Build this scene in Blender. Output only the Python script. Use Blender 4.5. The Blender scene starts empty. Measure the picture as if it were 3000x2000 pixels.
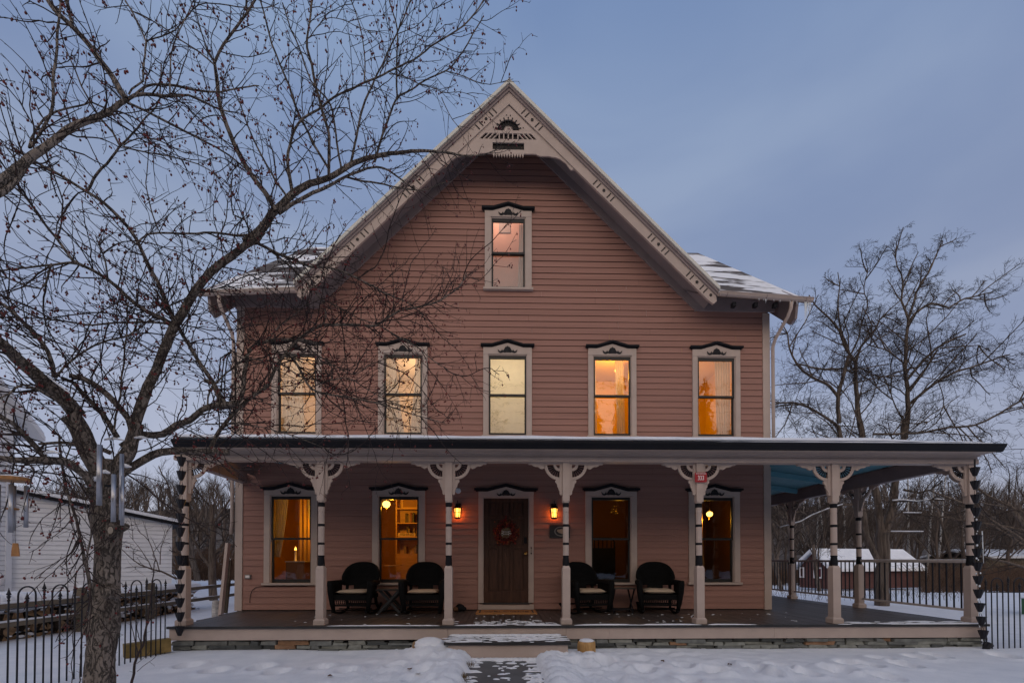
import bpy, math, random
import numpy as np
from mathutils import Vector, Matrix
from mathutils import noise as mnoise
R = math.radians
PI = math.pi
random.seed(11)
scene = bpy.context.scene
col = scene.collection

# ------------------------------------------------------------------ camera
CAMZ = 1.42
FPX = 3000 * 16 / 36.0
YAW, PIT, SHY = R(1.3), R(0.8), 0.2071
cam_d = bpy.data.cameras.new('camera')
cam_d.lens = 16.0
cam_d.sensor_width = 36.0
cam_d.shift_y = SHY
cam_d.clip_start = 0.05
cam_d.clip_end = 3000
cam = bpy.data.objects.new('camera', cam_d)
cam.location = (0, 0, CAMZ)
cam.rotation_euler = (R(90) + PIT, 0, -YAW)
col.objects.link(cam)
scene.camera = cam

_r = Vector((math.cos(YAW), -math.sin(YAW), 0))
_f = Vector((math.sin(YAW) * math.cos(PIT), math.cos(YAW) * math.cos(PIT), math.sin(PIT)))
_u = Vector((-math.sin(YAW) * math.sin(PIT), -math.cos(YAW) * math.sin(PIT), math.cos(PIT)))


def ray(u, v):
    x = (u - 1500) / FPX
    y = (1000 - v) / FPX + SHY * 3000 / FPX
    return _r * x + _u * y + _f


def at(u, v, Y):
    d = ray(u, v)
    t = Y / d.y
    return Vector((d.x * t, Y, CAMZ + d.z * t))


def seen(p):
    """pixel of a point in the 3000 x 2000 photograph, and its depth"""
    q = Vector(p) - Vector((0, 0, CAMZ))
    z = q.dot(_f)
    if z < .05:
        return -9999, -9999, z
    return 1500 + FPX * q.dot(_r) / z, 1000 + SHY * 3000 - FPX * q.dot(_u) / z, z


# --------------------------------------------------------------- materials
def lin(r, g, b):
    def c(x):
        x /= 255.0
        return x / 12.92 if x <= .04045 else ((x + .055) / 1.055) ** 2.4
    return (c(r), c(g), c(b))


def mat(name, c, rough=.7, var=.15, scale=6.0, stretch=(1, 1, 1), bump=0.0, bscale=60.0, bdist=.01,
        metal=0.0, c2=None, spec=.3, detail=6, emit=None, estr=0.0):
    m = bpy.data.materials.new(name)
    m.use_nodes = True
    nt = m.node_tree
    n, l = nt.nodes, nt.links
    b = n['Principled BSDF']
    b.inputs['Roughness'].default_value = rough
    b.inputs['Metallic'].default_value = metal
    b.inputs['Specular IOR Level'].default_value = spec
    tc = n.new('ShaderNodeTexCoord')
    mp = n.new('ShaderNodeMapping')
    mp.inputs['Scale'].default_value = stretch
    l.new(tc.outputs['Object'], mp.inputs['Vector'])
    nz = n.new('ShaderNodeTexNoise')
    nz.inputs['Scale'].default_value = scale
    nz.inputs['Detail'].default_value = detail
    nz.inputs['Roughness'].default_value = .6
    l.new(mp.outputs['Vector'], nz.inputs['Vector'])
    cr = n.new('ShaderNodeValToRGB')
    cr.color_ramp.elements[0].position = .3
    cr.color_ramp.elements[1].position = .7
    a = [max(0, x * (1 - var)) for x in c]
    z = [min(1, x * (1 + var)) for x in c] if c2 is None else c2
    cr.color_ramp.elements[0].color = (*a, 1)
    cr.color_ramp.elements[1].color = (*z, 1)
    l.new(nz.outputs['Fac'], cr.inputs['Fac'])
    l.new(cr.outputs['Color'], b.inputs['Base Color'])
    if bump > 0:
        n2 = n.new('ShaderNodeTexNoise')
        n2.inputs['Scale'].default_value = bscale
        n2.inputs['Detail'].default_value = 5
        l.new(mp.outputs['Vector'], n2.inputs['Vector'])
        bp = n.new('ShaderNodeBump')
        bp.inputs['Strength'].default_value = bump
        bp.inputs['Distance'].default_value = bdist
        l.new(n2.outputs['Fac'], bp.inputs['Height'])
        l.new(bp.outputs['Normal'], b.inputs['Normal'])
    if emit:
        b.inputs['Emission Color'].default_value = (*emit, 1)
        b.inputs['Emission Strength'].default_value = estr
    return m


M = {}
M['siding'] = mat('siding_paint', (.315, .167, .133), .8, .13, 1.0, (.32, 3, 7.78), .35, 40, .004, detail=9)
M['trim'] = mat('trim_paint', (.44, .35, .305), .55, .08, 3, (1, 1, 1), .15, 30, .003)
M['trim_dark'] = mat('black_paint', (.012, .012, .015), .65, .25, 5, spec=.12)
M['frame'] = mat('sash_paint', (.020, .019, .018), .4, .2, 6)
M['white_edge'] = mat('roof_edge_paint', (.60, .58, .52), .6, .08, 4)
M['groove'] = mat('groove_paint', (.035, .028, .026), .7, .2, 9)
M['deck'] = mat('deck_boards', (.055, .048, .046), .42, .35, 3, (7, .6, 1), .3, 30, .004, c2=(.095, .075, .066))
M['edge_board'] = mat('deck_edge_paint', (.03, .03, .032), .5, .3, 5)
M['ceil_blue'] = mat('porch_ceiling_blue', (.12, .31, .39), .6, .08, 3)
M['soffit'] = mat('soffit_shade_brown', (.24, .19, .185), .6, .10, 3)  # trim tan darkened for shade on friezes and side beams; brown on mouldings
M['gutter_black'] = mat('black_metal_gutter', (.009, .009, .012), .5, .2, 3, spec=.2)
M['snow'] = mat('snow', (.74, .76, .81), .85, .04, 3, bump=.55, bscale=70, bdist=.022, c2=(.83, .84, .88), spec=.15)
snow_nt = M['snow'].node_tree
M['wicker'] = mat('black_wicker', (.0045, .0045, .005), .7, .4, 60, bump=.8, bscale=150, bdist=.006, spec=.12)
M['cushion'] = mat('tan_cushion', (.46, .36, .26), .9, .12, 5, bump=.3, bscale=200, bdist=.002)
def bark_mat(name, dark, mid, light, vs=36.0, zst=.20):
    m = mat(name, mid, .92, .35, 9, (1, 1, .5), c2=light)
    nt = m.node_tree
    n, l = nt.nodes, nt.links
    b = n['Principled BSDF']
    mp = [x for x in n if x.type == 'MAPPING'][0]
    tc = [x for x in n if x.type == 'TEX_COORD'][0]
    cr = [x for x in n if x.type == 'VALTORGB'][0]
    m2 = n.new('ShaderNodeMapping')
    m2.inputs['Scale'].default_value = (1, 1, zst)
    nz = n.new('ShaderNodeTexNoise')
    nz.inputs['Scale'].default_value = 9
    ad = n.new('ShaderNodeMixRGB')
    ad.blend_type = 'ADD'
    ad.inputs['Fac'].default_value = .10
    l.new(tc.outputs['Object'], nz.inputs['Vector'])
    l.new(tc.outputs['Object'], ad.inputs['Color1'])
    l.new(nz.outputs['Color'], ad.inputs['Color2'])
    l.new(ad.outputs['Color'], m2.inputs['Vector'])
    vo = n.new('ShaderNodeTexNoise')
    vo.inputs['Scale'].default_value = vs
    vo.inputs['Detail'].default_value = 5
    vo.inputs['Roughness'].default_value = .62
    vo.inputs['Distortion'].default_value = .25
    l.new(m2.outputs['Vector'], vo.inputs['Vector'])
    s1 = n.new('ShaderNodeMath')
    s1.operation = 'SUBTRACT'
    s1.inputs[1].default_value = .5
    l.new(vo.outputs['Fac'], s1.inputs[0])
    s2 = n.new('ShaderNodeMath')
    s2.operation = 'ABSOLUTE'
    l.new(s1.outputs['Value'], s2.inputs[0])
    r2 = n.new('ShaderNodeValToRGB')
    r2.color_ramp.elements[0].position = .0
    r2.color_ramp.elements[0].color = (.12, .12, .12, 1)
    r2.color_ramp.elements[1].position = .045
    l.new(s2.outputs['Value'], r2.inputs['Fac'])
    mx = n.new('ShaderNodeMixRGB')
    mx.inputs['Color1'].default_value = (*dark, 1)
    l.new(r2.outputs['Color'], mx.inputs['Fac'])
    l.new(cr.outputs['Color'], mx.inputs['Color2'])
    l.new(mx.outputs['Color'], b.inputs['Base Color'])
    n3 = n.new('ShaderNodeTexNoise')
    n3.inputs['Scale'].default_value = 60
    n3.inputs['Detail'].default_value = 6
    l.new(m2.outputs['Vector'], n3.inputs['Vector'])
    sm = n.new('ShaderNodeMath')
    sm.operation = 'MULTIPLY_ADD'
    sm.inputs[1].default_value = .5
    l.new(n3.outputs['Fac'], sm.inputs[0])
    l.new(r2.outputs['Color'], sm.inputs[2])
    bp = n.new('ShaderNodeBump')
    bp.inputs['Strength'].default_value = 1.0
    bp.inputs['Distance'].default_value = .018
    l.new(sm.outputs['Value'], bp.inputs['Height'])
    l.new(bp.outputs['Normal'], b.inputs['Normal'])
    return m


M['trunk_bark'] = bark_mat('crabapple_trunk_bark', (.055, .045, .038), (.165, .134, .114), (.26, .215, .182))
M['bark'] = mat('crabapple_bark', (.055, .041, .034), .9, .5, 14, (1, 1, .35), .9, 45, .03, c2=(.135, .105, .085))
M['twig'] = mat('twig_bark', (.030, .021, .020), .85, .4, 8, c2=(.062, .042, .040))
M['berry'] = mat('crabapple_fruit', (.075, .007, .008), .4, .5, 40, c2=(.19, .020, .014), spec=.4)
M['iron'] = mat('black_iron', (.012, .012, .016), .45, .3, 20)
M['metal_tube'] = mat('brushed_aluminium', (.42, .42, .45), .38, .1, 5, (20, 20, .3), metal=.9)
M['wood_tan'] = mat('varnished_wood', (.33, .16, .06), .5, .3, 10, (1, 6, 1))
M['gray_wood'] = mat('weathered_rail', (.14, .115, .085), .9, .4, 5, (1, .3, 1), .5, 40, .008)
M['yellow_wood'] = mat('mossy_timber', (.22, .15, .055), .85, .45, 6, (.4, 1, 1), .4, 40, .006)
M['log_end'] = mat('split_log_wood', (.24, .145, .08), .9, .5, 9, c2=(.46, .30, .17))
M['log_bark'] = mat('log_bark', (.05, .036, .028), .95, .5, 12, bump=.6, bscale=40, bdist=.01)
M['white_siding'] = mat('white_barn_paint', (.74, .74, .76), .7, .06, 3)
M['red_wall'] = mat('barn_red', (.105, .046, .040), .8, .2, 5)
M['birch'] = mat('birch_bark', (.42, .40, .39), .8, .5, 9, (1, 1, 3), c2=(.62, .59, .57))
M['tree_bark'] = mat('grey_tree_bark', (.085, .063, .050), .95, .35, 6, (3, 3, .25), .9, 10, .06, c2=(.21, .165, .135))
M['rail_paint'] = mat('rail_paint', (.52, .46, .43), .5, .08, 4)
M['wood_twig'] = mat('woodland_twigs', (.080, .060, .050), .95, .35, .3, c2=(.145, .112, .094))
M['far_twig'] = mat('far_twigs', (.040, .029, .025), .9, .4, 3, c2=(.070, .052, .044))
M['glass_frost'] = mat('lantern_glass', (.9, .6, .3), .4, .0, 1, emit=(1.0, .40, .06), estr=3.2)
M['brass'] = mat('brass', (.55, .36, .12), .25, .2, 10, metal=1)
M['red_sign'] = mat('red_sign_enamel', (.36, .025, .032), .4, .12, 6)
M['white_letter'] = mat('white_lettering', (.75, .70, .68), .5, .05, 3)
M['door_wood'] = mat('dark_stained_door', (.048, .019, .011), .6, .4, 5, (5, 5, .5), .3, 40, .003, c2=(.085, .036, .020))
M['concrete'] = mat('walkway_concrete', (.115, .112, .112), .75, .2, 3, bump=.4, bscale=90, bdist=.004)
M['coir'] = mat('coir', (.40, .19, .07), .95, .2, 30, bump=.8, bscale=300, bdist=.004)
M['ice'] = mat('ice', (.75, .8, .85), .12, .05, 4, spec=.6)
M['orn_grey'] = mat('applique_paint', (.026, .026, .028), .75, .3, 20, spec=.1)


def glass_mat(name, boost=1.0, tint=(.97, .97, .97)):
    m = bpy.data.materials.new(name)
    m.use_nodes = True
    nt = m.node_tree
    n, l = nt.nodes, nt.links
    n.remove(n['Principled BSDF'])
    tr = n.new('ShaderNodeBsdfTransparent')
    tr.inputs['Color'].default_value = (*tint, 1)
    gl = n.new('ShaderNodeBsdfGlossy')
    gl.inputs['Roughness'].default_value = .02
    fr = n.new('ShaderNodeFresnel')
    fr.inputs['IOR'].default_value = 1.6
    mu = n.new('ShaderNodeMath')
    mu.operation = 'MULTIPLY'
    mu.use_clamp = True
    mu.inputs[1].default_value = 1.8 * boost
    tc = n.new('ShaderNodeTexCoord')
    nz = n.new('ShaderNodeTexNoise')
    nz.inputs['Scale'].default_value = 3.0
    l.new(tc.outputs['Object'], nz.inputs['Vector'])
    bp = n.new('ShaderNodeBump')
    bp.inputs['Strength'].default_value = .12
    bp.inputs['Distance'].default_value = .02
    l.new(nz.outputs['Fac'], bp.inputs['Height'])
    l.new(bp.outputs['Normal'], gl.inputs['Normal'])
    mx = n.new('ShaderNodeMixShader')
    l.new(fr.outputs['Fac'], mu.inputs[0])
    l.new(mu.outputs['Value'], mx.inputs['Fac'])
    l.new(tr.outputs['BSDF'], mx.inputs[1])
    l.new(gl.outputs['BSDF'], mx.inputs[2])
    l.new(mx.outputs['Shader'], n['Material Output'].inputs['Surface'])
    return m


M['glass'] = glass_mat('window_glass')


def cloth_mat(name, c, transl=.5):
    m = bpy.data.materials.new(name)
    m.use_nodes = True
    nt = m.node_tree
    n, l = nt.nodes, nt.links
    n.remove(n['Principled BSDF'])
    d = n.new('ShaderNodeBsdfDiffuse')
    t = n.new('ShaderNodeBsdfTranslucent')
    tc = n.new('ShaderNodeTexCoord')
    nz = n.new('ShaderNodeTexNoise')
    nz.inputs['Scale'].default_value = 9
    l.new(tc.outputs['Object'], nz.inputs['Vector'])
    cr = n.new('ShaderNodeValToRGB')
    cr.color_ramp.elements[0].color = (*[x * .88 for x in c], 1)
    cr.color_ramp.elements[1].color = (*[min(1, x * 1.08) for x in c], 1)
    l.new(nz.outputs['Fac'], cr.inputs['Fac'])
    l.new(cr.outputs['Color'], d.inputs['Color'])
    l.new(cr.outputs['Color'], t.inputs['Color'])
    mx = n.new('ShaderNodeMixShader')
    mx.inputs['Fac'].default_value = transl
    l.new(d.outputs['BSDF'], mx.inputs[1])
    l.new(t.outputs['BSDF'], mx.inputs[2])
    l.new(mx.outputs['Shader'], n['Material Output'].inputs['Surface'])
    return m


M['sheer'] = cloth_mat('sheer_curtain', (.72, .68, .62))
M['blind'] = cloth_mat('cream_blind', (.74, .68, .50), .55)


def shingle_mat(name, cover=.5, stripe=9.0):
    """brown asphalt shingles lying under broken snow"""
    m = bpy.data.materials.new(name)
    m.use_nodes = True
    nt = m.node_tree
    n, l = nt.nodes, nt.links
    b = n['Principled BSDF']
    b.inputs['Roughness'].default_value = .85
    tc = n.new('ShaderNodeTexCoord')
    mp = n.new('ShaderNodeMapping')
    mp.inputs['Scale'].default_value = (.55, 1.3, 1.3)
    l.new(tc.outputs['Object'], mp.inputs['Vector'])
    nz = n.new('ShaderNodeTexNoise')
    nz.inputs['Scale'].default_value = 1.1
    nz.inputs['Detail'].default_value = 4
    l.new(mp.outputs['Vector'], nz.inputs['Vector'])
    wv = n.new('ShaderNodeTexWave')
    wv.bands_direction = 'Z'
    wv.inputs['Scale'].default_value = stripe / 2.6
    wv.inputs['Distortion'].default_value = 1.2
    wv.inputs['Detail'].default_value = 3
    l.new(tc.outputs['Object'], wv.inputs['Vector'])
    ad = n.new('ShaderNodeMath')
    ad.operation = 'MULTIPLY_ADD'
    ad.inputs[1].default_value = .055
    l.new(wv.outputs['Fac'], ad.inputs[0])
    l.new(nz.outputs['Fac'], ad.inputs[2])
    cr = n.new('ShaderNodeValToRGB')
    cr.color_ramp.elements[0].position = cover - .012
    cr.color_ramp.elements[1].position = cover + .012
    cr.color_ramp.elements[0].color = (.80, .81, .85, 1)
    cr.color_ramp.elements[1].color = (.075, .058, .05, 1)
    l.new(ad.outputs['Value'], cr.inputs['Fac'])
    l.new(cr.outputs['Color'], b.inputs['Base Color'])
    bp = n.new('ShaderNodeBump')
    bp.inputs['Strength'].default_value = .5
    bp.inputs['Distance'].default_value = .03
    l.new(wv.outputs['Fac'], bp.inputs['Height'])
    l.new(bp.outputs['Normal'], b.inputs['Normal'])
    return m


M['shingle_r'] = shingle_mat('snowy_shingles', .57)
M['shingle'] = shingle_mat('snowy_shingles_gable', .62)


# ----------------------------------------------------------- mesh building
WORLD = {}


def wloc(o):
    return WORLD.get(o.name, Vector((0, 0, 0))) if o else Vector((0, 0, 0))


def setp(o, label=None, cat=None, group=None, kind=None):
    if label:
        o['label'] = label
    if cat:
        o['category'] = cat
    if group:
        o['group'] = group
    if kind:
        o['kind'] = kind
    return o


def thing(name, label, cat, loc=(0, 0, 0), group=None, rz=0.0):
    o = bpy.data.objects.new(name, None)
    o.empty_display_size = .1
    col.objects.link(o)
    o.location = loc
    o.rotation_euler = (0, 0, rz)
    WORLD[o.name] = Vector(loc)
    return setp(o, label, cat, group)


class MB:
    def __init__(self):
        self.v, self.f, self.m = [], [], []

    def add(self, vs, fs, mi=0):
        k = len(self.v)
        self.v.extend([tuple(p) for p in vs])
        for f in fs:
            self.f.append(tuple(k + i for i in f))
            self.m.append(mi)

    def quad(self, a, b, c, d, mi=0):
        self.add([a, b, c, d], [(0, 1, 2, 3)], mi)

    def box(self, x0, x1, y0, y1, z0, z1, mi=0):
        self.add([(x0, y0, z0), (x1, y0, z0), (x1, y1, z0), (x0, y1, z0), (x0, y0, z1), (x1, y0, z1), (x1, y1, z1), (x0, y1, z1)],
                 [(0, 3, 2, 1), (4, 5, 6, 7), (0, 1, 5, 4), (1, 2, 6, 5), (2, 3, 7, 6), (3, 0, 4, 7)], mi)

    def bar(self, p, q, w, h, up=(0, 0, 1), mi=0):
        """rectangular bar from p to q, w across, h along up"""
        p, q = Vector(p), Vector(q)
        t = (q - p).normalized()
        up = Vector(up)
        s = t.cross(up)
        if s.length < 1e-4:
            s = t.cross(Vector((1, 0, 0)))
        s.normalize()
        n = s.cross(t).normalized()
        vs = []
        for e in (p, q):
            for a, b in ((-1, -1), (1, -1), (1, 1), (-1, 1)):
                vs.append(e + s * (a * w / 2) + n * (b * h / 2))
        self.add(vs, [(0, 1, 2, 3), (7, 6, 5, 4), (0, 4, 5, 1), (1, 5, 6, 2), (2, 6, 7, 3), (3, 7, 4, 0)], mi)

    def tube(self, pts, rad, k=6, mi=0, cap=True):
        pts = [Vector(p) for p in pts]
        n = len(pts)
        if not hasattr(rad, '__len__'):
            rad = [rad] * n
        t0 = (pts[1] - pts[0]).normalized()
        a = t0.cross(Vector((.31, .17, .93)))
        if a.length < .05:
            a = t0.cross(Vector((1, 0, 0)))
        a.normalize()
        base = len(self.v)
        for i in range(n):
            t = (pts[min(i + 1, n - 1)] - pts[max(i - 1, 0)])
            if t.length < 1e-9:
                t = t0
            t = t.normalized()
            a = (a - t * a.dot(t))
            if a.length < 1e-6:
                a = t.orthogonal()
            a.normalize()
            b = t.cross(a)
            for j in range(k):
                an = 2 * PI * j / k
                self.v.append(tuple(pts[i] + (a * math.cos(an) + b * math.sin(an)) * rad[i]))
        for i in range(n - 1):
            for j in range(k):
                j2 = (j + 1) % k
                self.f.append((base + i * k + j, base + i * k + j2, base + (i + 1) * k + j2, base + (i + 1) * k + j))
                self.m.append(mi)
        if cap and k >= 3:
            self.f.append(tuple(base + j for j in range(k - 1, -1, -1)))
            self.m.append(mi)
            self.f.append(tuple(base + (n - 1) * k + j for j in range(k)))
            self.m.append(mi)

    def lathe(self, prof, cx, cy, n=12, mi=0, square=False):
        """prof: (r, z[, material]) list"""
        base = len(self.v)
        off = PI / 4 if square else 0
        for p in prof:
            for j in range(n):
                an = 2 * PI * j / n + off
                self.v.append((cx + p[0] * math.cos(an), cy + p[0] * math.sin(an), p[1]))
        for i in range(len(prof) - 1):
            mm = prof[i + 1][2] if len(prof[i + 1]) > 2 else mi
            for j in range(n):
                j2 = (j + 1) % n
                self.f.append((base + i * n + j, base + i * n + j2, base + (i + 1) * n + j2, base + (i + 1) * n + j))
                self.m.append(mm)
        self.f.append(tuple(base + j for j in range(n - 1, -1, -1)))
        self.m.append(mi)
        self.f.append(tuple(base + (len(prof) - 1) * n + j for j in range(n)))
        self.m.append(prof[-1][2] if len(prof[-1]) > 2 else mi)

    def prism(self, poly, d0, d1, plane='xz', mi=0):
        """extrude a 2-D outline between depths d0 and d1"""
        n = len(poly)

        def P(p, d):
            return (p[0], d, p[1]) if plane == 'xz' else ((d, p[0], p[1]) if plane == 'yz' else (p[0], p[1], d))
        vs = [P(p, d0) for p in poly] + [P(p, d1) for p in poly]
        fs = [tuple(range(n)), tuple(range(2 * n - 1, n - 1, -1))]
        for i in range(n):
            j = (i + 1) % n
            fs.append((i, i + n, j + n, j))
        self.add(vs, fs, mi)

    def arc_band(self, cx, cz, r0, r1, a0, a1, d0, d1, n=14, mi=0):
        poly = [(cx + r1 * math.cos(a0 + (a1 - a0) * i / n), cz + r1 * math.sin(a0 + (a1 - a0) * i / n)) for i in range(n + 1)]
        inn = [(cx + r0 * math.cos(a0 + (a1 - a0) * i / n), cz + r0 * math.sin(a0 + (a1 - a0) * i / n)) for i in range(n + 1)]
        for i in range(n):
            self.prism([poly[i], poly[i + 1], inn[i + 1], inn[i]], d0, d1, 'xz', mi)

    def ball(self, c, r, k=6, n=8, mi=0, sz=(1, 1, 1)):
        c = Vector(c)
        vs = [(c.x, c.y, c.z - r * sz[2])]
        for i in range(1, k):
            th = PI * i / k
            for j in range(n):
                ph = 2 * PI * j / n
                vs.append((c.x + r * sz[0] * math.sin(th) * math.cos(ph), c.y + r * sz[1] * math.sin(th) * math.sin(ph), c.z - r * sz[2] * math.cos(th)))
        vs.append((c.x, c.y, c.z + r * sz[2]))
        fs = [(0, 1 + (j + 1) % n, 1 + j) for j in range(n)]
        for i in range(k - 2):
            for j in range(n):
                a = 1 + i * n
                fs.append((a + j, a + (j + 1) % n, a + n + (j + 1) % n, a + n + j))
        e = len(vs) - 1
        a = 1 + (k - 2) * n
        fs += [(a + j, a + (j + 1) % n, e) for j in range(n)]
        self.add(vs, fs, mi)

    def build(self, name, mats, parent=None, smooth=False, origin=None):
        me = bpy.data.meshes.new(name)
        if parent is not None:
            org = wloc(parent)
        elif origin is not None:
            org = Vector(origin)
        else:
            a = np.array(self.v)
            lo, hi = a.min(0), a.max(0)
            org = Vector(((lo[0] + hi[0]) / 2, (lo[1] + hi[1]) / 2, lo[2]))
        a = np.array(self.v, dtype=np.float64) - np.array(org)
        me.from_pydata(a.tolist(), [], self.f)
        if not isinstance(mats, (list, tuple)):
            mats = [mats]
        for m in mats:
            me.materials.append(m)
        if len(mats) > 1:
            me.polygons.foreach_set('material_index', np.array(self.m, dtype=np.int32))
        if smooth:
            me.polygons.foreach_set('use_smooth', np.ones(len(self.f), dtype=bool))
        me.update()
        o = bpy.data.objects.new(name, me)
        col.objects.link(o)
        if parent is not None:
            o.parent = parent
            WORLD[o.name] = org.copy()
        else:
            o.location = org
            WORLD[o.name] = org.copy()
        return o


def copy_tree(o, parent=None):
    c = o.copy()
    col.objects.link(c)
    if parent is not None:
        c.parent = parent
    for ch in list(o.children):
        copy_tree(ch, c)
    return c


def text_mesh(body, name, size, loc, rot, m, parent=None, sx=1.0, extrude=.001, align='CENTER', bold=0.0):
    cu = bpy.data.curves.new(name, 'FONT')
    cu.body = body
    cu.size = size
    cu.extrude = extrude
    cu.offset = bold
    cu.align_x = align
    cu.align_y = 'CENTER'
    tmp = bpy.data.objects.new(name + '_curve', cu)
    col.objects.link(tmp)
    bpy.context.view_layer.update()
    dg = bpy.context.evaluated_depsgraph_get()
    me = bpy.data.meshes.new_from_object(tmp.evaluated_get(dg))
    bpy.data.objects.remove(tmp)
    mt = Matrix.Translation(Vector(loc) - wloc(parent)) @ rot.to_4x4() @ Matrix.Diagonal((sx, 1, 1, 1))
    me.transform(mt)
    me.materials.clear()
    me.materials.append(m)
    me.name = name
    o = bpy.data.objects.new(name, me)
    col.objects.link(o)
    if parent is not None:
        o.parent = parent
    return o


FACE_FRONT = Matrix.Rotation(R(90), 3, 'X')


def ns(x, y, z=0.0):
    return mnoise.noise(Vector((x, y, z)))


def sstep(a, b, x):
    t = min(1, max(0, (x - a) / (b - a)))
    return t * t * (3 - 2 * t)


def lamp(name, loc, power, color, radius=.05):
    d = bpy.data.lights.new(name, 'POINT')
    d.energy = power
    d.color = color
    d.shadow_soft_size = radius
    o = bpy.data.objects.new(name, d)
    o.location = loc
    col.objects.link(o)
    return o
# ------------------------------------------------------- sky, sun, exposure
w = bpy.data.worlds.new('World')
scene.world = w
w.use_nodes = True
nt = w.node_tree
n, l = nt.nodes, nt.links
bg = n['Background']
sky = n.new('ShaderNodeTexSky')
sky.sky_type = 'NISHITA'
sky.sun_disc = False
sky.sun_elevation = R(3.0)
sky.sun_rotation = R(188)
sky.altitude = 200
sky.ozone_density = 3.0


def ramp(src, p0, p1, c0=(0, 0, 0), c1=(1, 1, 1), mode='EASE'):
    c = n.new('ShaderNodeValToRGB')
    c.color_ramp.interpolation = mode
    c.color_ramp.elements[0].position = p0
    c.color_ramp.elements[1].position = p1
    c.color_ramp.elements[0].color = (*c0, 1)
    c.color_ramp.elements[1].color = (*c1, 1)
    l.new(src, c.inputs['Fac'])
    return c.outputs['Color']


def mixc(f, a, b, kind='MIX'):
    m = n.new('ShaderNodeMixRGB')
    m.blend_type = kind
    for i, s in (('Fac', f), ('Color1', a), ('Color2', b)):
        if hasattr(s, 'links'):
            l.new(s, m.inputs[i])
        elif isinstance(s, (int, float)):
            m.inputs[i].default_value = s
        else:
            m.inputs[i].default_value = (*s, 1)
    return m.outputs['Color']


tc = n.new('ShaderNodeTexCoord')
sx = n.new('ShaderNodeSeparateXYZ')
l.new(tc.outputs['Generated'], sx.inputs[0])
half = n.new('ShaderNodeMapRange')           # -1..1 of each axis to 0..1
half.inputs[1].default_value = -1
l.new(sx.outputs['Y'], half.inputs[0])
halfx = n.new('ShaderNodeMapRange')
halfx.inputs[1].default_value = -1
l.new(sx.outputs['X'], halfx.inputs[0])
# an even high overcast after sunset: blue to the east, warmer and brighter to the west
east = ramp(sx.outputs['Z'], 0.06, .82, (5.6, 5.85, 7.3), (2.35, 3.45, 5.8), 'LINEAR')
mid = east.node.color_ramp.elements.new(.50)
mid.color = (3.25, 3.95, 5.75, 1)
dark = ramp(halfx.outputs[0], .68, .96, (1, 1, 1), (.78, .78, .80))
lowdark = ramp(sx.outputs['Z'], .05, .65, (1, 1, 1), (0, 0, 0))
east = mixc(lowdark, east, mixc(1.0, east, dark, 'MULTIPLY'))
west = ramp(sx.outputs['Z'], 0.12, .95, (9.0, 8.2, 7.6), (6.0, 6.4, 7.6))
# the afterglow: a low peach band where the sun went down
glow = mixc(1.0, ramp(sx.outputs['Z'], .16, .30), ramp(sx.outputs['Z'], .40, .66, (1, 1, 1), (0, 0, 0)), 'MULTIPLY')
west = mixc(1.0, west, mixc(1.0, glow, (15.0, 11.8, 9.0), 'MULTIPLY'), 'ADD')
cloud = mixc(ramp(half.outputs[0], .12, .66), west, east)
mp = n.new('ShaderNodeMapping')
mp.inputs['Scale'].default_value = (1.0, 1.0, 2.6)
mp.inputs['Rotation'].default_value = (0, R(28), R(20))
l.new(tc.outputs['Generated'], mp.inputs['Vector'])
nz = n.new('ShaderNodeTexNoise')
nz.inputs['Scale'].default_value = 2.1
nz.inputs['Detail'].default_value = 4
nz.inputs['Roughness'].default_value = .45
nz.inputs['Distortion'].default_value = .4
l.new(mp.outputs['Vector'], nz.inputs['Vector'])
cloud = mixc(1.0, cloud, ramp(nz.outputs['Fac'], .32, .70, (.84, .87, .93), (1.16, 1.13, 1.07)), 'MULTIPLY')
l.new(mixc(.82, sky.outputs['Color'], cloud), bg.inputs['Color'])
bg.inputs['Strength'].default_value = .10

sd = bpy.data.lights.new('sun', 'SUN')
sd.energy = .15
sd.angle = R(60)
sd.color = (1.0, .87, .76)
so = bpy.data.objects.new('sun', sd)
col.objects.link(so)
so.location = (0, -20, 10)
so.rotation_euler = (R(90 - 24), 0, R(-8))

scene.view_settings.view_transform = 'Standard'
scene.view_settings.look = 'None'
scene.view_settings.exposure = 0.0
scene.view_settings.gamma = 1.0
scene.render.engine = 'CYCLES'
scene.cycles.use_denoising = True
scene.cycles.max_bounces = 6
scene.cycles.transparent_max_bounces = 12
scene.cycles.sample_clamp_indirect = 4
# ================================================================== HOUSE
YW = 9.5                 # face of the front wall
XL, XR = -5.46, 5.67     # house corners
DECK = 0.38              # porch floor
GY = 8.95                # plane of the gable bargeboards
GX, GZ, GS = 0.145, 10.88, 0.974      # gable apex and slope
house = thing('house', 'rose clapboard house with steep front gable and a wraparound spindled porch', 'house', (0, YW, 0))

# window and door openings: centre, sash z0, z1, sash width, casing width
WIN2 = [(-4.243, 4.05, 5.70), (-2.058, 4.05, 5.70), (.122, 4.05, 5.70), (2.325, 4.05, 5.70), (4.536, 4.05, 5.70)]
WIN1 = [(-4.342, .985, 2.737), (-2.132, .985, 2.737), (2.29, .985, 2.737), (4.473, .985, 2.737)]
ATT = (.136, 7.15, 8.60)
holes = []
for c, a, b in WIN2:
    holes.append((c - .45, c + .45, a - .01, b + .12))
for c, a, b in WIN1:
    holes.append((c - .48, c + .48, a - .04, b + .10))
holes.append((ATT[0] - .44, ATT[0] + .44, ATT[1] - .01, ATT[2] + .12))
holes.append((-.45, .63, .43, 2.80))


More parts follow.
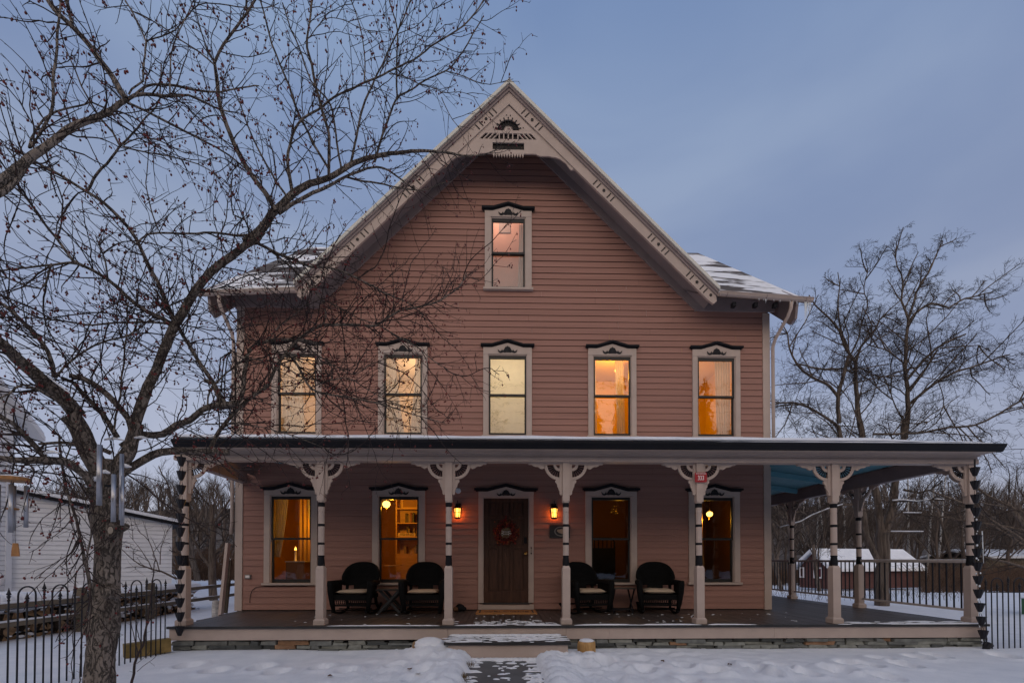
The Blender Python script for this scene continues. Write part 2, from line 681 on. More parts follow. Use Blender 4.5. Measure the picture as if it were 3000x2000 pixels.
def clap_wall(mb, z0, z1, h, xspan, holes, y, lip=.015):
    z = z0
    k = 0
    while z < z1 - .01:
        zt = min(z + h, z1)
        cuts = sorted({z, zt} | {q for hh in holes for q in hh[2:] if z < q < zt})
        jit = .0022 * ns(k * 3.1, 7.7)
        for a, b in zip(cuts, cuts[1:]):
            mid = (a + b) / 2
            xa, xb = xspan(a)
            xc, xd = xspan(b)
            x0, x1 = min(xa, xc), max(xb, xd)
            if x1 - x0 < .05:
                continue
            segs = [(x0, x1)]
            for hx0, hx1, hz0, hz1 in holes:
                if hz0 < mid < hz1:
                    new = []
                    for s0, s1 in segs:
                        if hx1 <= s0 or hx0 >= s1:
                            new.append((s0, s1))
                        else:
                            if hx0 > s0:
                                new.append((s0, hx0))
                            if hx1 < s1:
                                new.append((hx1, s1))
                    segs = new
            ya = y - .002 - (lip + jit) * (1 - (a - z) / h)
            yb = y - .002 - (lip + jit) * (1 - (b - z) / h)
            for s0, s1 in segs:
                # split long boards at butt joints
                joints = [s0]
                rnd = random.Random(k * 91 + int(s0 * 10))
                q = s0 + rnd.uniform(1.2, 3.6)
                while q < s1 - .6:
                    joints.append(q)
                    q += rnd.uniform(2.2, 4.2)
                joints.append(s1)
                for j0, j1 in zip(joints, joints[1:]):
                    e = rnd.uniform(-.0014, .0014)
                    g = .0016
                    mb.quad((j0 + g, ya + e, a), (j1 - g, ya + e, a), (j1 - g, yb + e, b), (j0 + g, yb + e, b))
                    if a == z:
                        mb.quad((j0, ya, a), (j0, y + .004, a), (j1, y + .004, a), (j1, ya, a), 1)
        z = zt
        k += 1


def front_span(z):
    x0, x1 = XL + .06, XR - .06
    if z > 6.75:
        hw = max(0, (GZ - .12 - z) / GS)
        return max(x0, GX - hw), min(x1, GX + hw)
    return x0, x1


mb = MB()
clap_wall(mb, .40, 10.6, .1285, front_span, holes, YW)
mb.build('front_wall', [M['siding'], mat('painted_lap_shadow', (.045, .016, .013), .9, .2, 5)], house)  # second material paints a dark shadow line under each lap
# the other three walls
mb = MB()
for sx in (XL, XR):
    z = .40
    while z < 6.7:
        o = .012 if sx > 0 else -.012
        mb.quad((sx + o, YW + .02, z), (sx + o, 18.1, z), (sx, 18.1, z + .1285), (sx, YW + .02, z + .1285))
        z += .1285
    mb.prism([(9.52, 6.68), (18.1, 6.68), (13.8, 10.75)], sx - .03, sx + .03, 'yz')
mb.box(XL, XR, 18.1, 18.13, .4, 6.7)
mb.build('side_wall', M['siding'], house)
mb = MB()      # sheathing closes the shell behind the boards, foundation below
mb.box(XL + .02, XR - .02, YW + .05, 18.05, -.1, .40)
mb.build('foundation', M['concrete'], house)

# corner boards
for x0, x1 in ((XL - .02, XL + .13), (XR - .13, XR + .02)):
    mb = MB()
    mb.box(x0, x1, YW - .028, YW + .10, .385, 6.66)
    mb.build('corner_board', M['trim'], house)

# frieze boards under the eaves (on the wall)
for xa, xb, z in ((XL - .12, -3.80, 6.655), (4.08, XR + .13, 6.69)):
    mb = MB()
    mb.box(xa, xb, YW - .040, YW - .004, z, 7.05)
    mb.build('frieze', M['soffit'], house)
mb = MB()
for sg in (-1, 1):
    xe = GX + sg * 3.94
    a = (GX, GZ - .10)
    b = (xe, GZ - .10 - 3.94 * GS)
    mb.prism([(a[0], a[1]), (b[0], b[1]), (b[0], b[1] - .235), (a[0], a[1] - .235)], YW - .044, YW - .006, 'xz')
mb.build('rake_frieze', M['soffit'], house)

# ------------------------------------------------------------- main roofs
mb = MB()
for sg, xe in ((-1, -4.02), (1, 4.31)):
    hw = abs(xe - GX)
    for dz, m in ((0, 0), (-.115, 1)):
        a = Vector((GX, GY - .03, GZ + .02 + dz))
        b = Vector((xe, GY - .03, GZ + .02 + dz - hw * GS))
        c = Vector((xe, 9.25, b.z))
        d = Vector((GX, 13.8, GZ + .02 + dz))
        mb.add([a, b, c, d], [(0, 1, 2, 3)], m)
mb.build('gable_roof', [M['shingle'], M['soffit']], house)

EY, EZ = 8.92, 6.70
RS = (10.88 - EZ) / (13.8 - EY)
for nm, xv, xo, dz in (('right', 4.30, 6.06, -.03), ('left', -4.0, -5.84, -.03)):
    mb = MB()
    top = [(xv, EY, EZ + .06), (xo, EY, EZ + dz), (xo, 13.8, 10.90), (GX, 13.8, 10.90)]
    mb.add(top, [(0, 1, 2, 3)], 0)
    mb.add([(p[0], p[1], p[2] - .10) for p in top], [(3, 2, 1, 0)], 1)
    mb.quad(top[1], top[2], (xo, 13.8, 10.80), (xo, EY, EZ + dz - .1), 1)
    # back slope
    mb.add([(xo, 13.8, 10.90), (GX, 13.8, 10.90), (GX, 18.6, 6.75), (xo, 18.6, 6.75)], [(0, 1, 2, 3)], 0)
    r = mb.build('side_roof', [M['shingle_r'], M['soffit']], house)
    # thin rolled edge of snow along the eave
    mb = MB()
    pts = [(xv + (xo - xv) * t, EY + .04 + .015 * ns(t * 9, xo), EZ + .075 + (dz - .06) * t) for t in [i / 14 for i in range(15)]]
    mb.tube(pts, [.035 + .018 * ns(i * 1.3, xo, 2) for i in range(15)], 7)
    mb.build('eave_snow', M['snow'], r, True)
    # rake board on the side gable
    mb = MB()
    s = 1 if xo > 0 else -1
    mb.prism([(EY - .02, EZ - .03), (EY + .05, EZ - .42), (EY + .22, EZ - .46), (13.8, 10.50), (13.8, 10.82)], xo - s * .16, xo - s * .11, 'yz')
    mb.build('side_bargeboard', M['soffit'], r)
    # rafter tails under the eave
    if s > 0:
        for x in (4.62, 5.06, 5.46):
            mb = MB()
            mb.box(x, x + .07, EY + .01, EY + .10, EZ - .20, EZ - .12)
            mb.build('rafter_tail', M['trim_dark'], r)

# half-round gutters with hanging straps and downspouts
for xa, za, xb, zb in ((4.31, 6.745, 6.19, 6.635), (-4.0, 6.70, -5.90, 6.60)):
    mb = MB()
    N = 8
    for i in range(N):
        a0, a1 = PI + PI * i / N, PI + PI * (i + 1) / N
        for r in (.062,):
            def gp(x, z, a):
                return (x, EY - .05 + r * math.cos(a), z - .02 + r * math.sin(a))
            mb.quad(gp(xa, za, a0), gp(xb, zb, a0), gp(xb, zb, a1), gp(xa, za, a1))
    mb.tube([(xa, EY - .112, za - .02), (xb, EY - .112, zb - .02)], .011, 6)
    for x, z in ((xa, za), (xb, zb)):
        mb.add([(x, EY - .05 + .062 * math.cos(PI + PI * i / 8), z - .02 + .062 * math.sin(PI + PI * i / 8)) for i in range(9)], [tuple(range(9))])
    g = mb.build('gutter', M['trim'], house, True)
    for t in (.08, .5, .92):
        mb = MB()
        x, z = xa + (xb - xa) * t, za + (zb - za) * t
        mb.tube([(x, EY - .05 + .066 * math.cos(PI + PI * i / 8), z - .02 + .066 * math.sin(PI + PI * i / 8)) for i in range(9)], .006, 4)
        mb.build('strap', M['soffit'], g)
    mb = MB()
    x = xb - math.copysign(.42, xb)
    cx = (XR + .07) if xb > 0 else (XL - .07)
    path = [(x, EY - .05, 6.56), (x, EY - .04, 6.44), (x + (cx - x) * .2, EY + .06, 6.32), (x + (cx - x) * .8, YW - .13, 6.06), (cx, YW - .05, 5.92), (cx, YW - .05, 5.0), (cx, YW - .05, 3.9)]
    if xb < 0:
        path += [(cx, YW - .05, 2.2), (cx - .02, YW - .05, 1.95)]
    mb.tube(path, .034, 8)
    mb.build('downspout', M['trim'], house, True)
# icicles on the right-hand gutter
mb = MB()
rnd = random.Random(4)
for i in range(16):
    x = rnd.uniform(5.05, 5.95) if i < 9 else rnd.uniform(6.02, 6.18)
    L = rnd.uniform(.03, .09) if i < 9 else rnd.choice([.12, .22, .3, .45, .62])
    z = 6.66 - (x - 4.31) * .058
    mb.tube([(x, EY - .06, z), (x + .004, EY - .06, z - L * .5), (x, EY - .06, z - L)], [.008, .005, .001], 5)
mb.build('icicle', M['ice'], house, True)['kind'] = 'stuff'

# ----------------------------------------------- bargeboards and ornament
def rake_pt(sg, s, d):
    """point s metres down the rake from the apex (measured along x), d below the roof line (vertical)"""
    return (GX + sg * s, GZ - s * GS - d)


SE = {-1: 4.13, 1: 4.13}
for sg in (-1, 1):
    E_ = SE[sg]
    mb = MB()
    mb.prism([rake_pt(sg, 0, .155), rake_pt(sg, E_, .155), (GX + sg * (E_ + .02), GZ - E_ * GS - .27), (GX + sg * (E_ - .05), GZ - E_ * GS - .325), rake_pt(sg, E_ - .17, .40), rake_pt(sg, 0, .40)], GY - .03, GY + .02, 'xz')
    bb = mb.build('bargeboard', M['trim'], house)
    mb = MB()     # crown moulding and pale drip edge over it
    for d0, d1, y in ((.045, .10, .085), (.10, .158, .058)):
        mb.prism([rake_pt(sg, 0, d0), rake_pt(sg, E_ + .03, d0), rake_pt(sg, E_ + .03, d1), rake_pt(sg, 0, d1)], GY - y, GY + .03, 'xz')
    mb.build('rake_moulding', M['soffit'], bb)
    mb = MB()
    mb.prism([rake_pt(sg, 0, -.03), rake_pt(sg, E_ + .05, -.03), rake_pt(sg, E_ + .05, .047), rake_pt(sg, 0, .047)], GY - .115, GY + .03, 'xz')
    mb.build('drip_edge', M['white_edge'], bb)
    # incised bars and studs
    mb = MB()
    L = math.hypot(1, GS)
    t = Vector((sg / L, -GS / L))
    nrm = Vector((-sg * GS / L, -1 / L))
    def strip(s):
        p = Vector(rake_pt(sg, s, .185))
        q = p + nrm * .125
        a, b, c, d = p - t * .012, p + t * .012, q + t * .012, q - t * .012
        mb.prism([a, b, c, d], GY - .034, GY - .02, 'xz')
    for grp in (.50, 1.93, 3.02, 3.90):
        mb = MB()
        last = grp > 3.5
        for o in (-.17, -.10, .10, .17):
            strip(grp + o - (.11 if last else 0))
        c = Vector(rake_pt(sg, grp - (.11 if last else 0), .185)) + nrm * .06
        mb.prism([(c.x + .03 * math.cos(2 * PI * i / 12), c.y + .03 * math.sin(2 * PI * i / 12)) for i in range(12)], GY - .040, GY - .02, 'xz')
        if last:
            c = Vector(rake_pt(sg, grp + .16, .185)) + nrm * .05
            mb.prism([(c.x + .028 * math.cos(2 * PI * i / 12), c.y + .028 * math.sin(2 * PI * i / 12)) for i in range(12)], GY - .040, GY - .02, 'xz')
        mb.build('incised_motif', M['groove'], bb)
# boxed soffit between bargeboard and wall
mb = MB()
for sg in (-1, 1):
    a, b = rake_pt(sg, .0, .13), rake_pt(sg, 4.13, .13)
    mb.quad((a[0], GY, a[1]), (b[0], GY, b[1]), (b[0], YW, b[1]), (a[0], YW, a[1]))
mb.build('rake_soffit', M['soffit'], house)

# the pierced gable panel (drawn in photo pixels about its own centre line, 148 px per metre)
PZ0 = 9.505
def gp_(x, y):                       # enlarged-photo coordinates -> gable plane
    return ((x - 745) / 6.82 / 148.0 + .128, PZ0 + (1310 - y) / 6.82 / 148.0)
gy0, gy1 = GY - .005, GY + .025
mb = MB()
def GP(pts, mi=0, y0=gy0, y1=gy1):
    mb.prism([gp_(*p) for p in pts], y0, y1, 'xz', mi)
def half_arc(cx, cy, r, a0, a1, n):
    return [(cx + r * math.cos(a0 + (a1 - a0) * i / n), cy - r * math.sin(a0 + (a1 - a0) * i / n)) for i in range(n + 1)]
# field pieces round the openings
N = 16
for i in range(N):                  # between the fan arch and the apex
    a0, a1 = PI * i / N, PI * (i + 1) / N
    def outer(a):
        dx, dy = math.cos(a), -math.sin(a)
        # ray to the panel edge lines |x-745| = (y-330)*1.03
        k = 1.03
        den = abs(dx) - k * dy
        return max(222, (510 * k) / den) if den > 1e-6 else 300
    p = []
    for a in (a0, a1):
        p.append((745 + 220 * math.cos(a), 840 - 220 * math.sin(a)))
    for a in (a1, a0):
        r = outer(a)
        p.append((745 + r * math.cos(a), 840 - r * math.sin(a)))
    GP(p)
GP([(200, 842), (1290, 842), (1370, 900), (115, 900)])                       # band under fan
for a in ((115, 900, 285, 900, 165, 1020, -10, 1020), (1205, 900, 1375, 900, 1500, 1020, 1320, 1020)):
    GP([(a[0], a[1]), (a[2], a[3]), (a[4], a[5]), (a[6], a[7])])
GP([(-10, 1020), (1500, 1020), (1570, 1090), (-80, 1090)])
GP([(-80, 1090), (430, 1090), (430, 1232), (-230, 1232)])
GP([(1065, 1090), (1570, 1090), (1730, 1232), (1065, 1232)])
GP([(-230, 1232), (1730, 1232), (1800, 1310), (-300, 1310)])
# scalloped shoulders running down the bargeboards
for s in (1, -1):
    X = lambda x: 745 + s * (x - 745)
    GP([(X(1300), 1310), (X(1800), 1310), (X(2250), 1740), (X(2190), 1700), (X(2140), 1640), (X(2070), 1610), (X(2010), 1620), (X(1960), 1560), (X(1900), 1480), (X(1800), 1410), (X(1700), 1370), (X(1560), 1350), (X(1400), 1352), (X(1330), 1330)])
GP([(x, y) for x, y in half_arc(745, 842, 78, 0, PI, 12)])                    # hub of the fan
for i in range(9):                                                            # toothed hub edge
    a = PI * (i + .5) / 9
    GP([(745 + 74 * math.cos(a - .1), 842 - 74 * math.sin(a - .1)), (745 + 74 * math.cos(a + .1), 842 - 74 * math.sin(a + .1)), (745 + 100 * math.cos(a + .06), 842 - 100 * math.sin(a + .06)), (745 + 100 * math.cos(a - .06), 842 - 100 * math.sin(a - .06))])
for x in (565, 655, 745, 835, 940):                                           # upright and slanting slats
    GP([(x - 12, 898), (x + 12, 898), (x + 12, 1022), (x - 12, 1022)])
for k in range(3):
    x = 350 + k * 92
    GP([(x, 898), (x + 28, 898), (x - 92, 1022), (x - 120, 1022)])
    x = 1490 - x
    GP([(x - 28, 898), (x, 898), (x + 120, 1022), (x + 92, 1022)])
k0 = 430
while k0 < 1060:                                                              # fringe of teeth
    GP([(k0, 1309), (k0 + 52, 1309), (k0 + 26, 1388)])
    k0 += 53
gpan = mb.build('gable_panel', M['trim'], house)
mb = MB()
for i in range(9):
    a = PI * (i + .5) / 9
    c = gp_(745, 842)
    r0, r1 = 95 / 6.82 / 148, 262 / 6.82 / 148
    mb.tube([(c[0] + r0 * math.cos(a), GY - .012, c[1] + r0 * math.sin(a)), (c[0] + (r0 + r1) / 2 * math.cos(a), GY - .012, c[1] + (r0 + r1) / 2 * math.sin(a)), (c[0] + r1 * math.cos(a), GY - .012, c[1] + r1 * math.sin(a))], [.009, .006, .011], 6)
mb.build('fan_spindle', M['orn_grey'], gpan)
mb = MB()
for k in range(9):
    x = 430 + 79 * k
    p, q = gp_(x, 1090), gp_(x, 1232)
    mb.tube([(p[0], GY + .01, p[1]), (p[0], GY + .01, (p[1] * 2 + q[1]) / 3), (p[0], GY + .01, (p[1] + q[1]) / 2), (p[0], GY + .01, (p[1] + q[1] * 2) / 3), (p[0], GY + .01, q[1])], [.004, .006, .011, .006, .004], 6)
mb.build('grille_spindle', M['orn_grey'], gpan)
for x, y in ((712, 535), (787, 541), (447, 785), (1048, 790)):
    mb = MB()
    p = gp_(x, y)
    mb.ball((p[0], GY - .008, p[1]), .012, 4, 6)
    mb.build('stud', M['orn_grey'], gpan)
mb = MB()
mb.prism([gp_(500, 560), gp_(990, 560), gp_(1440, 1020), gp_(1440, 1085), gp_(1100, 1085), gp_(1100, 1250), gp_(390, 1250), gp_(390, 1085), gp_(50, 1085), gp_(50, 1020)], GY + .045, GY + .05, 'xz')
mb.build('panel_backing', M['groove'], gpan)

# ---------------------------------------------------------------- windows
def applique(mb, cx, zc, s=1.0, y=0.0):
    half = [(0, .118), (.012, .10), (.030, .098), (.048, .084), (.060, .058), (.074, .038), (.082, .022), (.094, .030), (.102, .054), (.112, .030), (.130, .014), (.156, .022), (.184, .052), (.178, .018), (.160, -.006), (.130, -.016), (.100, -.008), (.080, .004), (.060, -.008), (.028, -.003)]
    poly = [(cx + x * s, zc + z * s) for x, z in half] + [(cx - x * s, zc + z * s) for x, z in reversed(half[1:])]
    mb.prism(poly, y - .014, y + .002, 'xz')
    for sg in (-1, 1):
        mb.ball((cx + sg * .035 * s, y - .012, zc + .03 * s), .022 * s, 4, 7, 0, (1, .5, 1))


def hood(mb, cx, zf, hw, rise, y0):
    """black cornice: flat ends, low pointed middle, in two steps"""
    k = .36 * hw
    for dz0, dz1, dy, e in ((0, .024, .060, -.03), (.024, .062, .095, 0)):
        w_ = hw + e
        low = [(cx - w_, zf + dz0), (cx - hw + k * 1.15, zf + dz0), (cx, zf + rise + dz0), (cx + hw - k * 1.15, zf + dz0), (cx + w_, zf + dz0)]
        up = [(x, z + dz1 - dz0) for x, z in reversed(low)]
        # as four convex pieces
        n = len(low)
        for i in range(n - 1):
            mb.prism([low[i], low[i + 1], up[n - 2 - i], up[n - 1 - i]], y0 - dy, y0 + .0, 'xz')


def window(cx, z0, z1, sw, cw, head, hw, dark=False):
    YF = YW - .045
    mb = MB()
    zf = z1 + head
    mb.box(cx - cw / 2, cx - sw / 2 - .018, YF, YW + .05, z0 - .03, z1 + .02)
    mb.box(cx + sw / 2 + .018, cx + cw / 2, YF, YW + .05, z0 - .03, z1 + .02)
    # header with pointed top
    k = hw * .36 * 1.15
    for xa, za, xb, zb in ((-cw / 2, 0, -hw + k, 0), (-hw + k, 0, 0, .095), (0, .095, hw - k, 0), (hw - k, 0, cw / 2, 0)):
        mb.prism([(cx + xa, z1 + .022), (cx + xb, z1 + .022), (cx + xb, zf + zb), (cx + xa, zf + za)], YF - .003, YW + .05, 'xz')
    # jamb returns
    mb.box(cx - sw / 2 - .018, cx - sw / 2, YF + .018, YW + .10, z0 - .03, z1 + .02)
    mb.box(cx + sw / 2, cx + sw / 2 + .018, YF + .018, YW + .10, z0 - .03, z1 + .02)
    mb.box(cx - sw / 2, cx + sw / 2, YF + .018, YW + .10, z1, z1 + .02)
    wn = mb.build('window', M['trim'], house)
    mb = MB()
    mb.box(cx - cw / 2 - .03, cx + cw / 2 + .03, YF - .035, YW + .10, z0 - .075, z0 - .032)
    mb.build('sill', M['trim'], wn)
    mb = MB()
    hood(mb, cx, zf + .002, hw, .095, YW - .0)
    mb.build('hood', M['trim_dark'], wn)
    mb = MB()
    applique(mb, cx, z1 + (.062 if cw < 1.05 else .05), 1.12, YF - .003)
    mb.build('applique', M['orn_grey'], wn)
    # sashes
    zm = z0 + (z1 - z0) * .492
    for nm, a, b, y in (('upper_sash', zm - .005, z1, YW - .005), ('lower_sash', z0 - .03, zm + .03, YW + .032)):
        mb = MB()
        sx = .034
        lo = .07 if nm == 'lower_sash' else .042
        hi = .06 if nm == 'upper_sash' else .032
        mb.box(cx - sw / 2, cx - sw / 2 + sx, y, y + .035, a, b)
        mb.box(cx + sw / 2 - sx, cx + sw / 2, y, y + .035, a, b)
        mb.box(cx - sw / 2 + sx, cx + sw / 2 - sx, y, y + .035, a, a + lo)
        mb.box(cx - sw / 2 + sx, cx + sw / 2 - sx, y, y + .035, b - hi, b)
        s = mb.build(nm, M['frame'], wn)
        mb = MB()
        g = ns(cx * 3, a) * .004
        mb.quad((cx - sw / 2 + sx, y + .017 + g, a + lo), (cx + sw / 2 - sx, y + .017 - g, a + lo), (cx + sw / 2 - sx, y + .017 - g * .4, b - hi), (cx - sw / 2 + sx, y + .017 + g * .7, b - hi))
        mb.build('pane', M['glass'], wn)
    return wn


for c, a, b in WIN2:
    window(c, a, b, .785, 1.016, .165, .56)
for c, a, b in WIN1:
    window(c, a, b, .815, 1.085, .12, .60)
window(ATT[0], ATT[1], ATT[2], .70, .985, .15, .555)

# ------------------------------------------------------------------- door
mb = MB()
DX0, DX1, DZ0, DZ1 = -.376, .558, .536, 2.712
YF = YW - .045
mb.box(-.485, DX0 - .018, YF, YW + .05, DZ0, DZ1 + .02)
mb.box(DX1 + .018, .666, YF, YW + .05, DZ0, DZ1 + .02)
dcx = (DX0 + DX1) / 2
hw, cw = .66, 1.151
k = hw * .36 * 1.15
for xa, za, xb, zb in ((-cw / 2, 0, -hw + k, 0), (-hw + k, 0, 0, .10), (0, .10, hw - k, 0), (hw - k, 0, cw / 2, 0)):
    mb.prism([(dcx + xa, DZ1 + .022), (dcx + xb, DZ1 + .022), (dcx + xb, 2.845 + zb), (dcx + xa, 2.845 + za)], YF - .003, YW + .05, 'xz')
mb.box(-.487, .668, YF - .006, YW + .05, .40, DZ0 - .03)
mb.box(DX0 - .018, DX0, YF + .018, YW + .09, DZ0, DZ1 + .02)
mb.box(DX1, DX1 + .018, YF + .018, YW + .09, DZ0, DZ1 + .02)
mb.box(DX0, DX1, YF + .018, YW + .09, DZ1, DZ1 + .02)
door = mb.build('door', M['trim'], house)
mb = MB()
hood(mb, dcx, 2.847, hw, .10, YW)
mb.build('hood', M['trim_dark'], door)
mb = MB()
applique(mb, dcx, DZ1 + .055, 1.05, YF - .003)
mb.build('applique', M['orn_grey'], door)
mb = MB()       # six-panel leaf: stiles, rails and recessed raised panels
y0 = YW + .02
cols = [(DX0 + .095, DX0 + .325), (DX0 + .375, DX1 - .375), (DX1 - .325, DX1 - .095)]
rows = [(DZ0 + .24, DZ0 + 1.13), (DZ0 + 1.19, DZ0 + 1.74), (DZ0 + 1.80, DZ1 - .07)]
xs = [DX0] + [q for c in cols for q in c] + [DX1]
for i in range(0, 8, 2):
    mb.box(xs[i], xs[i + 1], y0, y0 + .04, DZ0, DZ1)
zs = [DZ0] + [q for r_ in rows for q in r_] + [DZ1]
for c in cols:
    for i in range(0, 8, 2):
        mb.box(c[0], c[1], y0 + .001, y0 + .04, zs[i], zs[i + 1])
    for r_ in rows:
        mb.box(c[0], c[1], y0 + .030, y0 + .038, r_[0], r_[1])
        mb.box(c[0] + .035, c[1] - .035, y0 + .012, y0 + .030, r_[0] + .035, r_[1] - .035)
mb.build('door_leaf', M['door_wood'], door)
mb = MB()
mb.lathe([(.0, 0), (.032, 0), (.034, .012), (.012, .02), (.012, .04), (.03, .055), (.034, .07), (.026, .085), (.0, .088)], 0, 0, 14)
for i, p in enumerate(mb.v):
    mb.v[i] = (DX1 - .062 + p[0], y0 - p[2], 1.555 + p[1])
mb.build('door_knob', M['brass'], door, True)
mb = MB()
mb.box(DX1 - .09, DX1 - .03, y0 - .022, y0, 1.77, 1.90)
mb.ball((DX1 - .06, y0 - .02, 1.805), .014, 5, 8)
mb.build('keypad_lock', M['trim_dark'], door)
mb = MB()
mb.prism([(.60, 1.69), (.628, 1.69), (.624, 1.67), (.618, 1.655), (.616, 1.58), (.63, 1.565), (.614, 1.535), (.598, 1.565), (.612, 1.58), (.610, 1.655), (.604, 1.67)], YF - .014, YF - .001, 'xz')
mb.build('door_bell_plate', M['trim_dark'], door)
mb = MB()
mb.box(DX0 - .02, DX1 + .02, YF - .03, YW + .06, DZ0 - .028, DZ0 - .001)
mb.build('threshold', M['edge_board'], door)
# ================================================================== PORCH (part of the house)
PY0 = 7.25                       # front edge of the deck
PYP = 7.46                       # line of the front posts
PXL0, PXL1 = -5.20, -5.48        # left edge of the deck at the front and at the wall
PXR = 7.90
BEAM0, BEAM1 = 3.02, 3.165

mb = MB()
x = PXL1
rnd = random.Random(2)
while x < PXR - .01:
    x1 = min(x + .094, PXR)
    yb = 9.62 if x < XR else 15.2
    ya = PY0 + .012
    if x < PXL0:
        ya = PY0 + (x - PXL0) / (PXL1 - PXL0) * 2.3 + .02
    dz = rnd.uniform(-.0015, .0015)
    mb.box(x, x1 - .006, ya, yb, DECK - .03, DECK + dz)
    x = x1
deck = mb.build('porch_deck', M['deck'], house)
mb = MB()
mb.box(PXL0 - .02, PXR + .02, PY0 - .03, PY0 + .011, DECK - .032, DECK + .004)
mb.box(PXR + .001, PXR + .03, PY0 + .012, 15.2, DECK - .032, DECK + .004)
mb.build('deck_nosing', M['edge_board'], deck)
mb = MB()
cuts = [PXL0, -2.45, -.86, 1.03, 1.72, 4.4, PXR]
for a, b in zip(cuts, cuts[1:]):
    e = .003 * (int(a * 10) % 3)
    mb.box(a + .0015, b - .0015, PY0 + e, PY0 + .035, .165, DECK - .033)
mb.box(PXR - .02, PXR + .012, PY0 + .036, 15.2, .165, DECK - .033)
mb.bar((PXL0 + .01, PY0 + .03, .256), (PXL1, 9.5, .256), .03, .18)
mb.build('skirt_board', M['trim'], deck)
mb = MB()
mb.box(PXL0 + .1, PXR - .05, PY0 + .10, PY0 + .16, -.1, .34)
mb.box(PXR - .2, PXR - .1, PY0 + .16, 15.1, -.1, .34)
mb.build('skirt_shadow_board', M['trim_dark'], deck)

# dry-laid slate under the skirt
st = [mat('slate_grey', (.15, .155, .145), .85, .3, 8, bump=.5, bscale=30, bdist=.01),
      mat('slate_green', (.225, .23, .205), .85, .3, 8, bump=.5, bscale=30, bdist=.01),
      mat('slate_dark', (.075, .08, .078), .85, .3, 8, bump=.5, bscale=30, bdist=.01),
      mat('slate_rust', (.27, .155, .09), .85, .3, 8, bump=.5, bscale=30, bdist=.01)]
mb = MB()
rnd = random.Random(8)


def stone(x0, x1, z0, z1, y, mi):
    j = lambda s: rnd.uniform(-s, s)
    h = z1 - z0
    v = []
    for yy, ins in ((y + j(.02), .012), (y + .18, 0)):
        v += [(x0 + ins + j(.012), yy, z0 + j(h * .16)), (x1 - ins + j(.012), yy + j(.015), z0 + j(h * .16)), (x1 - ins * 1.5 + j(.014), yy + j(.015), z1 + j(h * .2)), (x0 + ins * 1.5 + j(.014), yy, z1 + j(h * .2))]
    mb.add(v, [(0, 1, 2, 3), (0, 4, 5, 1), (1, 5, 6, 2), (2, 6, 7, 3), (3, 7, 4, 0)], mi)


for xa, xb, y in ((PXL0 + .02, -.85, PY0 + .03), (1.05, PXR + .05, PY0 + .03)):
    z = -.16
    mb = MB()
    while z < .135:
        h = rnd.uniform(.04, .075)
        x = xa
        while x < xb:
            L = rnd.uniform(.14, .52)
            x1 = min(x + L, xb)
            mi = rnd.choices([0, 1, 2, 3], [4, 4, 2.4, .7])[0]
            if h > .06 and rnd.random() < .3:
                stone(x, x1, z, z + h * .5, y, mi)
                stone(x, x1 - rnd.uniform(0, L * .4), z + h * .5, z + h, y + .01, rnd.choice([0, 1, 2]))
            else:
                stone(x, x1, z, z + h, y + rnd.uniform(-.01, .03), mi)
            x = x1
        z += h
    mb.build('stone_base', st, deck)

# beam round the porch
mb = MB()
xb0, xb1 = -5.24, PXR + .03
for z0, z1, y0 in ((BEAM0, BEAM0 + .07, PYP - .095), (BEAM0 + .07, BEAM0 + .115, PYP - .075), (BEAM0 + .115, BEAM1, PYP - .125)):
    mb.box(xb0, xb1, y0, PYP + .07, z0, z1)
mb.box(xb0 + .26, xb1, 7.10, PYP - .126, BEAM1 - .012, BEAM1)      # soffit
beam = mb.build('porch_beam', M['trim'], house)
mb = MB()
mb.box(PXR - .12, PXR + .02, PYP + .071, 15.0, BEAM0 - .02, 3.285)
mb.build('side_beam', M['soffit'], beam)
mb = MB()
mb.bar((-5.17, PYP + .071, 3.10), (-5.30, YW - .05, 3.10), .14, .2)
mb.build('side_beam', M['soffit'], beam)

# roof: shallow lean-to, hipped round the right-hand corner
FZ, BZ = 3.30, 3.82
rx0, rx1 = -5.02, 7.95
ry = 7.15
A = (rx0, ry, FZ); B = (rx1, ry, FZ); Cc = (XR, YW, BZ); D = (rx0 - .4, YW, BZ)
E2 = (rx1, 15.2, FZ); F2 = (XR, 15.2, BZ)
mb = MB()
mb.add([A, B, Cc, D], [(0, 1, 2, 3)], 0)
mb.add([B, E2, F2, Cc], [(0, 1, 2, 3)], 0)
roof = mb.build('porch_roof', [M['shingle']], house)
mb = MB()       # blue boarded ceiling following the slope
o = .10
mb.add([(rx0 + .1, PYP + .07, FZ - .03), (PXR - .24, PYP + .07, FZ - .03), (XR, YW, BZ - .28), (rx0, YW, BZ - .28)], [(0, 1, 2, 3)], 0)
mb.add([(PXR - .24, PYP + .07, FZ - .03), (PXR - .24, 15, FZ - .03), (XR, 15, BZ - .28), (XR, YW, BZ - .28)], [(0, 1, 2, 3)], 0)
mb.bar((PXR - .3, PYP + .15, FZ - .09), (XR + .02, YW - .02, BZ - .36), .05, .14)
for y in (10.3, 11.6, 12.9, 14.2):
    mb.bar((PXR - .25, y, FZ - .10), (XR + .02, y, BZ - .35), .045, .12)
mb.bar((XR - .9, PYP + .1, FZ - .10), (XR - .9, YW - .02, BZ - .35), .045, .12)
mb.bar((XR + .9, PYP + .1, FZ - .10), (XR + .9, 9.15, BZ - .40), .045, .12)
mb.bar((rx0 + .5, PYP + .1, FZ - .10), (rx0 + .5, YW - .02, BZ - .35), .045, .12)
mb.build('porch_ceiling', [M['ceil_blue']], roof)
mb = MB()       # left verge of the roof
mb.add([(rx0, ry, FZ - .14), (rx0, ry, FZ - .01), (rx0 - .1, YW, BZ - .01), (rx0 - .1, YW, FZ - .14)], [(0, 1, 2, 3)])
